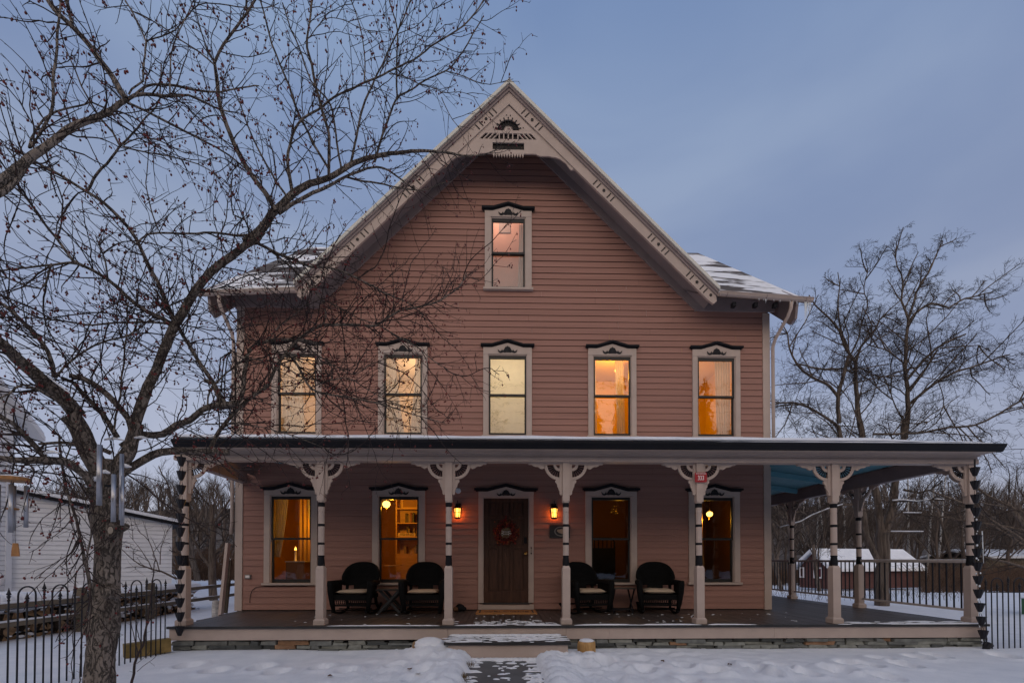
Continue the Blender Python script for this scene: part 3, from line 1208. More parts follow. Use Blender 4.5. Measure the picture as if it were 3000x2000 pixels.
mb.build('verge_board', M['soffit'], roof)

# black ogee gutter along the front and round the side
mb = MB()
prof = [(0, .0), (0, .125), (-.02, .125), (-.03, .112), (-.10, .122), (-.118, .108), (-.112, .08), (-.085, .05), (-.062, .012), (-.05, 0)]
mb.prism([(ry - .002 + p[0], FZ - .143 + p[1]) for p in prof], rx0 - .03, rx1 + .09, 'yz')
mb.box(rx1 + .0, rx1 + .10, ry, 15.2, FZ - .12, FZ - .012)
gut = mb.build('porch_gutter', M['gutter_black'], roof)

# the quilt of snow on the porch roof
mb = MB()
NX, NY = 260, 10
def snow_top(x, t):
    y = ry - .035 + t * (YW - .03 - ry + .035)
    b = FZ + (BZ - FZ) * t
    thick = .075 + .014 * ns(x * .9, t * 3) + .006 * ns(x * 4, t * 9, 3)
    edge = min(1, t / .05 + .0)
    fade = 1 - sstep(5.9, 7.0, x) * .55
    return y, b + (.03 + (thick - .03) * math.sqrt(max(0, edge))) * fade
xs_ = [rx0 - .01 + (7.74 - rx0) * i / NX for i in range(NX + 1)]
ts_ = [0, .012, .03, .06, .12, .25, .45, .65, .85, .97, 1.0]
g = []
for xq in xs_:
    for t in ts_:
        xx = min(xq, 7.74 - t * 2.2) if xq > 5.4 else xq
        y, z = snow_top(xx, t)
        g.append((xx, y + (.010 * ns(xx * 5, 4) if t < .02 else 0), z))
n_ = len(ts_)
fs = []
for i in range(NX):
    for j in range(n_ - 1):
        fs.append((i * n_ + j, (i + 1) * n_ + j, (i + 1) * n_ + j + 1, i * n_ + j + 1))
mb.add(g, fs)
for i in range(NX):                                       # front lip
    a, b = g[i * n_], g[(i + 1) * n_]
    mb.quad((a[0], a[1] + .02, FZ + .012), (b[0], b[1] + .02, FZ + .012), b, a)
a = [g[j] for j in range(n_)]
mb.add(a + [(rx0 - .01, p[1], FZ + (BZ - FZ) * ts_[j] - .01) for j, p in enumerate(a)], [(j, j + 1, n_ + j + 1, n_ + j) for j in range(n_ - 1)])
mb.quad((7.75, ry + .06, FZ + .05), (7.80, 15, FZ + .05), (XR + .02, 15, BZ + .06), (XR + .02, YW - .2, BZ + .05))
mb.build('roof_snow', M['snow'], roof, True)
mb = MB()   # ridge of snow caught in the gutter
pts, rr = [], []
for i in range(300):
    xx = -4.9 + 12.75 * i / 299
    pts.append((xx, ry - .065, FZ - .024 + .003 * ns(xx * 3, 1)))
    rr.append(max(.002, .008 + .005 * ns(xx * 1.7, 5) + (.014 + .008 * ns(xx * 2.7, 5)) * sstep(2.5, 5, xx)))
mb.tube(pts, rr, 6)
mb.build('gutter_snow', M['snow'], roof, True)

# -------------------------------------------------- posts and fretwork brackets
def bracket_mb():
    """fret bracket in the +x, -z quadrant: origin where the post meets the beam"""
    b = MB()
    b.box(0, .548, -.022, .022, -.032, 0)
    b.box(0, .045, -.022, .022, -.50, -.032)
    b.prism([(0, -.50), (.045, -.50), (.045, -.515), (.022, -.535), (0, -.52)], -.022, .022)
    b.prism([(.548, 0), (.562, -.01), (.556, -.028), (.548, -.032)], -.022, .022)
    cx, cz = .045, -.032
    q0, q1 = -PI / 2, 0
    b.arc_band(cx, cz, .205, .252, q0, q1, -.014, .014, 14)
    b.arc_band(cx, cz, .058, .104, q0, q1, -.014, .014, 9)
    # scalloped leaf towards the beam and down the post
    b.prism([(.29, -.032), (.505, -.032), (.485, -.052), (.455, -.062), (.435, -.068), (.42, -.062), (.395, -.072), (.37, -.095), (.335, -.108), (.305, -.092), (.287, -.085)], -.014, .014)
    b.prism([(.045, -.277), (.098, -.272), (.118, -.30), (.112, -.325), (.09, -.345), (.082, -.375), (.084, -.395), (.066, -.41), (.062, -.44), (.045, -.47)], -.014, .014)
    for i in range(7):
        a = q0 + (i + .5) * (PI / 2) / 7
        c, s_ = math.cos(a), math.sin(a)
        b.tube([(cx + r * c, 0, cz + r * s_) for r in (.10, .13, .17, .208)], [.006, .011, .007, .012], 5, 1)
    return b


PZ = DECK
def post_mb(short=False):
    b = MB()
    h = BEAM0 - PZ
    # heights as fractions read from the photograph
    L = lambda px: (1495 - px) / 1475 * h + PZ
    b.box(-.089, .089, -.089, .089, PZ + .001, L(1455))
    b.lathe([(.126, L(1455)), (.089 * 1.1, L(1440))], 0, 0, 4, 0, True)
    b.lathe([(.089, L(1452)), (.089, L(988)), (.078, L(980)), (.066, L(964))], 0, 0, 4, 0, True)
    r = .049
    prof = [(.050, L(985)), (.052, L(966), 0), (.055, L(960), 1), (.056, L(940), 1), (.050, L(905), 1), (.046, L(885), 1), (.053, L(876), 1), (.050, L(870), 1),
            (r, L(868), 0), (r, L(775), 0), (.051, L(772), 1), (.051, L(753), 1), (r, L(750), 0), (r, L(608), 0), (.051, L(605), 1), (.051, L(584), 1),
            (r, L(582), 0), (r, L(484), 0), (.044, L(479), 0), (r, L(474), 0), (r, L(430), 0), (.046, L(426), 1), (.053, L(420), 1), (.053, L(402), 1), (.046, L(397), 1), (.054, L(390), 1),
            (.054, L(386), 0), (.060, L(376), 0)]
    b.lathe(prof, 0, 0, 18, 0)
    b.box(-.056, .056, -.056, .056, L(376), BEAM0)
    return b


bm_, pm_ = bracket_mb(), post_mb()
tmpb = bm_.build('bracket', [M['trim'], M['trim_dark']], None, origin=(0, 0, 0))
tmpp = pm_.build('porch_post', [M['trim'], M['trim_dark']], None, origin=(0, 0, 0))
FX = [-5.11, -2.93, -.865, 1.055, 3.265, 5.535, 7.86]
posts = []
spots = []
for i, x in enumerate(FX):
    br = []
    if i > 0:
        br.append(PI)
    else:
        pass
    if i < 6:
        br.append(0)
    if i == 6:
        br.append(PI / 2)
    spots.append((x, PYP, br))
for y in (9.84, 12.15, 14.5):
    spots.append((7.86, y, [PI / 2, -PI / 2]))
for x, y, br in spots:
    p = bpy.data.objects.new('porch_post', tmpp.data)
    col.objects.link(p)
    p.parent = house
    p.location = (x, y - YW, 0)
    for a in br:
        q = bpy.data.objects.new('bracket', tmpb.data)
        col.objects.link(q)
        q.parent = p
        q.rotation_euler = (0, 0, a)
        q.location = (.057 * math.cos(a), .057 * math.sin(a), BEAM0)
bpy.data.objects.remove(tmpb)
bpy.data.objects.remove(tmpp)

# railing on the right side, black balusters
ys = [PYP + .09, 9.75, 9.93, 12.06, 12.24, 14.41]
for a, b in ((0, 1), (2, 3), (4, 5)):
    mb = MB()
    y0, y1 = ys[a], ys[b]
    mb.box(7.83, 7.89, y0, y1, 1.375, 1.395)
    mb.box(7.815, 7.905, y0, y1, 1.395, 1.425)
    mb.box(7.84, 7.88, y0, y1, .56, .60)
    rl = mb.build('railing', M['rail_paint'], house)
    n_ = int((y1 - y0) / .125)
    first = None
    for i in range(n_):
        y = y0 + (y1 - y0) * (i + .5) / n_
        if first is None:
            mb = MB()
            mb.box(7.851, 7.869, y - .009, y + .009, .60, 1.375)
            first = mb.build('baluster', M['iron'], rl)
            ybase = y
        else:
            c = first.copy()
            col.objects.link(c)
            c.parent = rl
            c.location = (0, y - ybase, 0)
    if a == 0:
        mb = MB()
        mb.box(7.82, 7.90, y0, y1, 1.4255, 1.437)
        mb.build('rail_snow', M['snow'], rl)

# small things fixed to the wall
mb = MB()
pts = [(-4.95, YW - .03, .88), (-5.05, YW - .03, .86), (-5.12, YW - .03, .80), (-5.16, YW - .028, .70), (-5.17, YW - .028, .55)]
mb.tube([(-4.0, YW - .03, .885)] + pts, .006, 5)
mb.build('wall_cable', M['trim_dark'], house)
mb = MB()
for k, dx in enumerate((0, -.06, -.13)):
    x = XL - .03
    z = 5.62
    mb.tube([(x, YW + .02, z + .05), (x - .06, YW - .05, z + .12), (x - .16 + dx, YW - .06, z - .05), (x - .20 + dx, YW - .06, z - .4), (x - .22 + dx, YW - .05, z - .95 + .2 * k)], .013, 6)
mb.tube([(XL - .04, YW - .02, 3.9), (XL - .05, YW - .03, 4.6), (XL - .04, YW - .02, 5.7)], .03, 7)
mb.build('service_cable', M['gutter_black'], house)

# snow lying on the deck: a drift along the edge and scattered flecks
def blob(mb, cx, cy, z, rx, ry_, h=.006, n=11, seed=0):
    rnd = random.Random(seed)
    out = []
    for i in range(n):
        a = 2 * PI * i / n
        k = rnd.uniform(.55, 1.25)
        out.append((cx + rx * k * math.cos(a), cy + ry_ * k * math.sin(a), z))
    inn = [(cx + (p[0] - cx) * .7, cy + (p[1] - cy) * .7, z + h) for p in out]
    mb.add(out + inn, [tuple(range(n, 2 * n))] + [(i, (i + 1) % n, n + (i + 1) % n, n + i) for i in range(n)])


mb = MB()
def drift(x0, x1, wf, seed, y0=PY0 - .02):
    n = int((x1 - x0) / .03)
    rnd = random.Random(seed)
    prev = None
    for i in range(n + 1):
        x = x0 + (x1 - x0) * i / n
        e = max(0.0, math.sin(PI * i / n)) ** .4
        wd = max(.006, wf * e * (.62 + .55 * ns(x * 1.6, seed) + .25 * ns(x * 7, seed + 3)))
        h = min(.016, wd * .25)
        row = [(x, y0, DECK + .005), (x, y0 + .006, DECK + .005 + h * .8), (x, y0 + wd * .6, DECK + .004 + h), (x, y0 + wd, DECK + .002)]
        if prev:
            for k in range(3):
                mb.quad(prev[k], row[k], row[k + 1], prev[k + 1])
        prev = row
drift(-2.75, -.98, .10, 5)
drift(-.75, .0, .10, 6)
drift(.35, .95, .13, 7)
drift(1.15, 3.2, .15, 8)
drift(3.3, 4.1, .09, 9)
drift(5.42, 5.66, .08, 12)
drift(6.3, 7.8, .22, 10)
rnd = random.Random(21)
for i in range(90):         # trodden streaks in front of the door
    x = rnd.gauss(.1, .42)
    y = PY0 + abs(rnd.gauss(.06, .30))
    blob(mb, x, y, DECK + .001, rnd.uniform(.015, .085), rnd.uniform(.01, .03), .006, 9, i)
for i in range(70):
    x = rnd.uniform(-3.6, 6.2)
    y = rnd.uniform(PY0 + .1, 9.0)
    blob(mb, x, y, DECK + .001, rnd.uniform(.008, .035), rnd.uniform(.008, .02), .005, 7, i + 200)
for i in range(26):
    blob(mb, rnd.uniform(5.7, 7.9), rnd.uniform(PY0 + .02, 7.6), DECK + .001, rnd.uniform(.05, .3), rnd.uniform(.02, .06), .008, 11, i + 400)
ds = mb.build('deck_snow', M['snow'], deck)
ds['kind'] = 'stuff'

# front step (part of the porch), with its snow
mb = MB()
SX0, SX1, SY0 = -.83, 1.0, 6.56
for k in range(4):
    a = SY0 + k * .152
    mb.box(SX0, SX1, a, a + .147, .20, .236)
step = mb.build('porch_step', M['edge_board'], house)
mb = MB()
mb.box(SX0 + .06, SX1 - .04, SY0 + .035, SY0 + .06, -.08, .199)
for x in (SX0 + .06, SX1 - .065):
    mb.box(x, x + .025, SY0 + .061, PY0 - .01, -.08, .199)
mb.build('riser', M['trim'], step)
mb = MB()
rnd = random.Random(31)
for i in range(150):
    x = rnd.uniform(SX0 + .03, SX1 - .03)
    y = SY0 + .02 + rnd.random() ** .8 * .56
    blob(mb, x, y, .2365, rnd.uniform(.03, .16), rnd.uniform(.008, .03), .007, 10, 700 + i)
for i in range(12):
    blob(mb, SX0 + .12 + i * .14, PY0 - .07, .2365, .12, .05, .02, 11, 900 + i)
mb.build('step_snow', M['snow'], step)['kind'] = 'stuff'
# ============================================= rooms behind the windows, with their lamps
def room_mat(name, c, var=.06):
    return mat(name, c, .9, var, 2)


def room(x0, x1, z0, z1, y1, wall, floor=(.12, .07, .04), ceil=None, holes_=()):
    """an open-fronted box just behind the wall; the wall itself closes the front"""
    y0 = YW + .105
    mb = MB()
    mb.quad((x0, y1, z0), (x1, y1, z0), (x1, y1, z1), (x0, y1, z1), 0)
    mb.quad((x0, y0, z0), (x0, y1, z0), (x0, y1, z1), (x0, y0, z1), 0)
    mb.quad((x1, y0, z0), (x1, y1, z0), (x1, y1, z1), (x1, y0, z1), 0)
    mb.quad((x0, y0, z0), (x1, y0, z0), (x1, y1, z0), (x0, y1, z0), 1)
    mb.quad((x0, y0, z1), (x1, y0, z1), (x1, y1, z1), (x0, y1, z1), 2)
    for a, b, c, d in holes_:
        mb.quad((x0, y0, z0), (a, y0, z0), (a, y0, z1), (x0, y0, z1), 0)
        mb.quad((b, y0, z0), (x1, y0, z0), (x1, y0, z1), (b, y0, z1), 0)
        mb.quad((a, y0, z0), (b, y0, z0), (b, y0, c), (a, y0, c), 0)
        mb.quad((a, y0, d), (b, y0, d), (b, y0, z1), (a, y0, z1), 0)
    return mb.build('room', [wall, room_mat('room_floor', floor), ceil or wall], house)


cream = room_mat('cream_wall', (.62, .50, .36))
amber = room_mat('amber_wall', (.60, .42, .06))
pinkw = room_mat('pink_plaster_wall', (.58, .42, .36))
darkw = room_mat('brown_wall', (.20, .10, .05))
oakw = room_mat('oak_panel_wall', (.44, .23, .06))
WARM = (1.0, .44, .025)
PEACH = (1.0, .66, .36)
PALE = (1.0, .84, .58)


def wh(c, a, b, sw):
    return [(c - sw / 2 - .01, c + sw / 2 + .01, a - .03, b + .01)]


specs2 = [(cream, PEACH, 36, (-4.05, 10.9, 5.75)), (cream, PEACH, 36, (-1.95, 11.1, 5.6)), (cream, PALE, 34, (.12, 10.6, 5.5)),
          (amber, WARM, 58, (2.62, 10.6, 5.75)), (amber, WARM, 36, (4.25, 11.2, 5.3))]
for (c, a, b), (wm, lc, pw, lp) in zip(WIN2, specs2):
    room(c - 1.0, c + 1.0, 3.92, 6.25, 12.2, wm, holes_=wh(c, a, b, .785))
    lamp('room_lamp', lp, pw, lc, .09)
c, a, b = ATT
room(c - .85, c + .85, 6.9, 9.6, 10.4, pinkw, holes_=wh(c, a, b, .70))
lamp('room_lamp', (c - .2, 9.95, 9.2), 13, (1, .60, .42), .1)
specs1 = [(amber, WARM, 24, (-4.05, 10.0, 2.25)), (oakw, WARM, 21, (-2.42, 10.05, 2.60)), (darkw, WARM, 7, (2.75, 10.6, 2.45)), (darkw, WARM, 9, (4.56, 10.2, 2.32))]
for (c, a, b), (wm, lc, pw, lp) in zip(WIN1, specs1):
    room(c - 1.05, c + 1.05, .5, 3.05, 12.2, wm, holes_=wh(c, a, b, .815))
    lamp('room_lamp', lp, pw, lc, .05)


def curtain(pts_top, pts_bot, z1, z0, y, folds, amp, seed, m, label, group='curtains behind the windows', gather=None):
    """pleated sheet hung between two heights; x range may change from top to bottom"""
    mb = MB()
    NXc, NZc = folds * 6, 14
    g = []
    for j in range(NZc + 1):
        t = j / NZc
        for i in range(NXc + 1):
            s = i / NXc
            xa = pts_top[0] + (pts_bot[0] - pts_top[0]) * (t ** 1.4)
            xb = pts_top[1] + (pts_bot[1] - pts_top[1]) * (t ** 1.4)
            x = xa + (xb - xa) * s
            yy = y + amp * math.sin(s * folds * 2 * PI + seed + .6 * ns(t * 2, s * 3, seed)) + .01 * ns(s * 5, t * 4, seed)
            g.append((x, yy, z1 + (z0 - z1) * t))
    k = NXc + 1
    mb.add(g, [(j * k + i, j * k + i + 1, (j + 1) * k + i + 1, (j + 1) * k + i) for j in range(NZc) for i in range(NXc)])
    o = mb.build('curtain', m, None, True)
    setp(o, label, 'curtain', group)
    return o


c, a, b = WIN2[0]
curtain((c - .42, c + .02), (c - .42, c + .06), b + .05, a - .02, YW + .2, 6, .02, 1, M['sheer'], 'pale left curtain drawn half across the upper window nearest the crabapple trunk')
curtain((c + .33, c + .45), (c + .30, c + .45), b + .05, a - .02, YW + .2, 2, .02, 2, M['sheer'], 'narrow pale curtain at the right edge of the upper window nearest the crabapple trunk')
c, a, b = WIN2[1]
curtain((c - .42, c - .20), (c - .42, c + .0), b + .05, a - .02, YW + .2, 4, .018, 3, M['sheer'], 'pale left curtain in the upper window with peach light between two white curtains')
curtain((c + .22, c + .43), (c + .10, c + .43), b + .05, a - .02, YW + .2, 4, .018, 4, M['sheer'], 'pale right curtain in the upper window with peach light between two white curtains')
c, a, b = WIN2[3]
curtain((c + .12, c + .30), (c + .16, c + .34), b + .05, a - .02, YW + .22, 4, .02, 5, M['sheer'], 'thin right curtain beside the glowing lamp in the brightest orange upper window')
curtain((c - .40, c - .30), (c - .40, c - .27), b + .05, a - .02, YW + .22, 2, .015, 6, M['sheer'], 'thin left curtain in the brightest orange upper window')
c, a, b = WIN2[4]
curtain((c + .08, c + .42), (c + .12, c + .42), b + .05, a - .02, YW + .2, 6, .018, 7, M['sheer'], 'pale curtain over the right half of the upper window nearest the downspout')
curtain((c - .42, c - .36), (c - .42, c - .22), b + .05, a - .02, YW + .2, 3, .015, 8, M['sheer'], 'pale curtain slanting across the lower left of the upper window nearest the downspout')
c, a, b = ATT
curtain((c + .24, c + .36), (c + .20, c + .36), b + .05, a - .02, YW + .2, 3, .012, 9, M['sheer'], 'narrow white curtain at the right of the attic window')
mb = MB()
mb.box(c - .20, c + .06, 10.37, 10.395, 8.95, 9.20)
o = mb.build('wall_vent', room_mat('vent_grey', (.30, .29, .30)), None)
setp(o, 'small grey vent on the pink wall seen through the attic window', 'vent')
# roller blind in the middle upper window
c, a, b = WIN2[2]
mb = MB()
N = 10
g = []
for j in range(N + 1):
    t = j / N
    for x in (c - .40, c + .40):
        g.append((x, YW + .16 + .004 * math.sin(t * 5), b + .03 + (a - .02 - b) * t))
mb.add(g, [(2 * j, 2 * j + 1, 2 * j + 3, 2 * j + 2) for j in range(N)])
o = mb.build('roller_blind', M['blind'], None)
setp(o, 'cream roller blind pulled down over the middle upper window', 'blind')

# ground floor, first window: tied-back drapes, table with a little candle lamp
c, a, b = WIN1[0]
gold = cloth_mat('gold_drape', (.60, .40, .20), .55)
grey = cloth_mat('grey_drape', (.40, .38, .36), .35)
curtain((c - .42, c - .14), (c - .44, c - .30), b + .05, a + .5, YW + .17, 5, .02, 11, grey, 'grey drape tied back at the left of the lower window by the house corner', 'drapes behind the lower window')
curtain((c + .24, c + .44), (c + .42, c + .46), b + .05, a + .5, YW + .17, 4, .02, 12, grey, 'grey drape tied back at the right of the lower window by the house corner', 'drapes behind the lower window')
curtain((c - .25, c + .55), (c - .25, c + .55), b + .2, a - .1, YW + .85, 9, .035, 13, gold, 'long golden curtain hanging deeper inside the lower window by the house corner', 'drapes behind the lower window')
t = thing('side_cabinet', 'dark cabinet with a white cloth inside the lower window by the house corner', 'cabinet', (c - .05, YW + .5, .5))
mb = MB()
mb.box(c - .28, c + .12, YW + .35, YW + .65, .5, 1.38)
mb.build('body', room_mat('cabinet_brown', (.11, .06, .035)), t)
mb = MB()
mb.box(c - .30, c + .14, YW + .33, YW + .67, 1.381, 1.40)
mb.build('top', room_mat('cabinet_cloth', (.40, .36, .33)), t)
t = thing('candle_lamp', 'white candle lamp with a small glowing tip inside the lower window by the house corner', 'lamp', (c - .14, YW + .5, 1.40))
mb = MB()
mb.lathe([(.04, 1.40), (.035, 1.41), (.022, 1.42), (.022, 1.63), (.028, 1.64)], c - .14, YW + .5, 10)
mb.build('candle', room_mat('candle_white', (.62, .58, .54)), t, True)
mb = MB()
mb.lathe([(.026, 1.642), (.022, 1.66), (.008, 1.70), (.002, 1.715)], c - .14, YW + .5, 8)
mb.build('flame', mat('flame_glow', (1, .6, .2), emit=(1, .42, .06), estr=6), t, True)

# second window: oak bookshelves lit by a glass lamp
PENDING_LAMP = True
c, a, b = WIN1[1]
bs = thing('bookcase', 'oak bookcase with framed picture and books behind the shelf-lit lower window', 'bookcase', (c, 11.0, .5))
mb = MB()
yb = 10.75
for x in (c - .36, c + .85):
    mb.box(x, x + .03, yb, yb + .32, .5, 3.0)
for z in (1.55, 1.95, 2.28, 2.62, 2.95):
    mb.box(c - .329, c + .849, yb + .01, yb + .31, z, z + .025)
mb.box(c - .36, c + .88, yb + .321, yb + .34, .5, 3.0)
mb.box(c - .329, c + .849, yb + .01, yb + .31, .55, 1.549)
oak = mat('oak_shelf', (.46, .27, .10), .6, .2, 4, (.5, 4, 4))
mb.build('case', oak, bs)
rnd = random.Random(17)
for z in (1.576, 1.976, 2.306):
    x = c - .30 + rnd.uniform(.05, .2)
    for k in range(9):
        if rnd.random() < .25:
            x += .09
            continue
        wd, h = rnd.uniform(.025, .05), rnd.uniform(.14, .24)
        mb = MB()
        mb.box(x, x + wd - .002, yb + .06, yb + .25, z, z + h)
        o = mb.build('book', mat('book_cover', rnd.choice([(.20, .06, .04), (.08, .06, .05), (.22, .16, .08), (.07, .08, .07)])), None)
        setp(o, 'upright book on a shelf behind the shelf-lit lower window', 'book', 'books on the oak shelves')
        x += wd
t = thing('picture_frame', 'pale picture frame standing on the top shelf behind the shelf-lit lower window', 'picture frame', (c - .08, yb + .2, 2.645))
mb = MB()
for x0, x1, z0, z1 in ((-.26, .14, 2.646, 2.68), (-.26, .14, 2.86, 2.895), (-.26, -.225, 2.68, 2.86), (.105, .14, 2.68, 2.86)):
    mb.box(c + x0, c + x1, yb + .15, yb + .17, z0, z1)
mb.build('frame', room_mat('frame_pale', (.60, .42, .18)), t)
mb = MB()
mb.box(c - .224, c + .104, yb + .162, yb + .168, 2.681, 2.859)
mb.build('picture', room_mat('picture_dull', (.30, .18, .07)), t)
t = thing('word_sign', 'small pale shelf sign with dark capital letters behind the shelf-lit lower window', 'sign', (c - .05, yb + .05, 1.976))
mb = MB()
mb.box(c - .31, c + .10, yb + .015, yb + .03, 1.977, 2.06)
mb.build('board', room_mat('sign_pale', (.62, .48, .28)), t)
text_mesh('FISHING', 'lettering', .085, (c - .105, yb + .012, 2.018), FACE_FRONT, room_mat('sign_ink', (.05, .03, .02)), t, 1.05)


def glass_lamp(x, y, z, label, s=1.0):
    t = thing('glass_lamp', label, 'lamp', (x, y, z))
    mb = MB()
    mb.lathe([(.02 * s, z - .05 * s), (.06 * s, z - .03 * s), (.085 * s, z + .02 * s), (.07 * s, z + .07 * s), (.035 * s, z + .09 * s)], x, y, 12)
    mb.build('shade', mat('lamp_shade_glow', (1, .7, .3), emit=(1, .52, .10), estr=5), t, True)
    mb = MB()
    mb.lathe([(.012, z - .16 * s), (.02, z - .14 * s), (.01, z - .10 * s), (.025, z - .07 * s), (.01, z - .05 * s)], x, y, 8)
    mb.tube([(x, y, z + .09 * s), (x, y, z + .30)], .006, 5)
    mb.build('stem', M['brass'], t, True)
    return t


lq = at(1814, 1088, 10.9)
glass_lamp(lq.x, 10.9, lq.z, 'glowing lamp high inside the brightest orange upper window', 1.25)
glass_lamp(c - .355, 9.86, 2.60, 'bright glass lamp high in the corner of the shelf-lit lower window')
mb = MB()
mb.lathe([(.004, 1.30), (.10, 1.30), (.10, 1.305), (.004, 1.306)], c - .30, 10.0, 14)
mb.box(c - .42, c - .12, 9.75, 10.4, 1.29, 1.31)
o = mb.build('shelf_board', oak, None)
setp(o, 'lamp-lit table edge inside the shelf-lit lower window', 'table')

# third window: dim room with a picture rail and an iron bed-head
c, a, b = WIN1[2]
t = thing('crystal_pendant', 'small crystal pendant in the top corner of the dark lower window', 'pendant', (c + .33, 10.3, 2.6))
mb = MB()
rnd = random.Random(3)
for i in range(16):
    mb.ball((c + .28 + rnd.uniform(-.07, .07), 10.3 + rnd.uniform(-.05, .05), 2.58 + rnd.uniform(-.12, .09)), .012, 4, 6)
mb.build('crystals', M['brass'], t)
t = thing('iron_bedhead', 'dark iron bed head seen inside the dark lower window', 'bed head', (c - .05, 11.2, .5))
mb = MB()
mb.tube([(c - .5, 11.2, .6), (c - .5, 11.2, 1.9), (c - .42, 11.2, 1.96), (c + .42, 11.2, 1.96), (c + .5, 11.2, 1.88), (c + .5, 11.2, .6)], .022, 8)
for k in range(9):
    mb.tube([(c - .42 + k * .105, 11.2, .7), (c - .42 + k * .105, 11.2, 1.95)], .012, 6)
mb.box(c - .5, c + .5, 11.15, 11.25, .55, 1.72)
mb.build('bedhead', M['trim_dark'], t)

# fourth window: hall with a lit globe lamp and a door post
c, a, b = WIN1[3]
glass_lamp(c + .17, 10.05, 2.43, 'round glowing lamp inside the lower window behind the house number post', .8)
o = curtain((c + .0, c + .10), (c - .04, c + .16), 2.7, .8, YW + .75, 4, .02, 15, gold, 'dim golden curtain inside the lower window behind the house number post', 'drapes behind the lower window')
mb = MB()
mb.box(c - .02, c + .06, 11.2, 11.3, .5, 3.0)
mb.lathe([(.045, .5), (.05, 1.5), (.03, 1.55), (.05, 1.6), (.02, 1.66)], c + .3, 10.9, 10)
o = mb.build('newel_post', oak, None)
setp(o, 'oak newel posts inside the lower window behind the house number post', 'newel post')
# ================================================================== THINGS ON AND AROUND THE PORCH
# --- wall lanterns
def lantern(x, label):
    z = 2.30
    y = YW - .15
    t = thing('wall_lantern', label, 'lantern', (x, y, z - .03), 'lanterns beside the door')
    mb = MB()
    mb.lathe([(.0, z + .36), (.008, z + .33), (.006, z + .29), (.016, z + .275), (.008, z + .26), (.03, z + .25), (.06, z + .225), (.088, z + .195), (.09, z + .185), (.07, z + .18)], x, y, 6)
    mb.build('cap', M['trim_dark'], t)
    mb = MB()
    for i in range(6):
        a = 2 * PI * i / 6
        mb.tube([(x + .070 * math.cos(a), y + .070 * math.sin(a), z + .185), (x + .056 * math.cos(a), y + .056 * math.sin(a), z - .01)], .0095, 4)
    mb.lathe([(.03, z - .035), (.062, z - .025), (.066, z - .008), (.058, z)], x, y, 6)
    mb.lathe([(.060, z + .09), (.066, z + .092), (.066, z + .10), (.06, z + .102)], x, y, 6)
    mb.build('cage', M['trim_dark'], t)
    mb = MB()
    mb.lathe([(.05, z + .002), (.063, z + .182)], x, y, 6)
    mb.build('glass', M['glass_frost'], t)
    mb = MB()
    mb.box(x - .05, x + .05, YW - .03, YW - .012, z + .04, z + .30)
    mb.tube([(x, YW - .03, z + .25), (x, YW - .08, z + .285), (x, y, z + .27)], .010, 6)
    mb.build('bracket', M['trim_dark'], t)
    lamp('lantern_light', (x, y - .085, z + .10), 2.0, (1.0, .25, .03), .04)
    lamp('lantern_light', (x, y + .085, z + .07), 1.9, (1.0, .17, .015), .02)
    return t


lantern(-.905, 'lit black wall lantern with amber glass under the round white sensor')
lantern(1.085, 'lit black wall lantern with amber glass above the oval plaque')

# --- round white sensor
mb = MB()
mb.lathe([(.058, 0), (.058, .018), (.045, .026), (0, .028)], 0, 0, 20)
mb.v = [(-.905 + p[0], YW - .016 - p[2], 2.86 + p[1]) for p in mb.v]
o = mb.build('wall_sensor', mat('white_plastic', (.62, .66, .72), .4, .03))
setp(o, 'round pale plastic sensor on the wall over a lantern', 'sensor')

# --- oval plaque
t = thing('wall_plaque', 'dark rectangular plaque with a pale oval emblem partly behind a porch post', 'plaque', (1.20, YW - .03, 1.87))
mb = MB()
mb.box(1.0, 1.42, YW - .045, YW - .016, 1.885, 2.155)
mb.build('board', M['edge_board'], t)
mb = MB()
for i in range(20):
    a0, a1 = 2 * PI * i / 20, 2 * PI * (i + 1) / 20
    cx, cz = 1.235, 2.02
    q = lambda r, a: (cx + r * 1.38 * math.cos(a), cz + r * math.sin(a))
    mb.prism([q(.10, a0), q(.10, a1), q(.086, a1), q(.086, a0)], YW - .052, YW - .044, 'xz')
mb.build('oval_ring', mat('pewter', (.26, .25, .23), .5), t)
mb = MB()
mb.prism([(1.15, 2.03), (1.165, 2.06), (1.21, 2.062), (1.25, 2.075), (1.30, 2.05), (1.305, 2.0), (1.28, 1.985), (1.265, 1.965), (1.24, 1.975), (1.19, 1.99)], YW - .051, YW - .044, 'xz')
mb.build('emblem', mat('emblem_tan', (.36, .28, .20), .7), t)

# --- house number sign
t = thing('house_number_sign', 'small red sign numbered 333 on a porch post', 'sign', (3.268, PYP - .08, 2.69))
mb = MB()
a, b, z0, z1 = 3.168, 3.368, 2.697, 2.858
r = .012
pl = [(a + r, z0), (b - r, z0), (b, z0 + r), (b, z1 - r), (b - r, z1), (a + r, z1), (a, z1 - r), (a, z0 + r)]
mb.prism(pl, PYP - .084, PYP - .078, 'xz')
mb.build('plate', M['red_sign'], t)
text_mesh('333', 'number', .105, ((a + b) / 2, PYP - .0855, z0 + .068), FACE_FRONT, M['white_letter'], t, .70, bold=.0012)
text_mesh('STATE ROUTE 23A', 'heading', .024, ((a + b) / 2, PYP - .0855, z1 - .021), FACE_FRONT, M['white_letter'], t, .82, bold=.0006)
mb = MB()
for z in (z0 + .012, z1 - .042):
    mb.ball(((a + b) / 2, PYP - .085, z), .005, 4, 6)
mb.build('screw', M['trim_dark'], t)

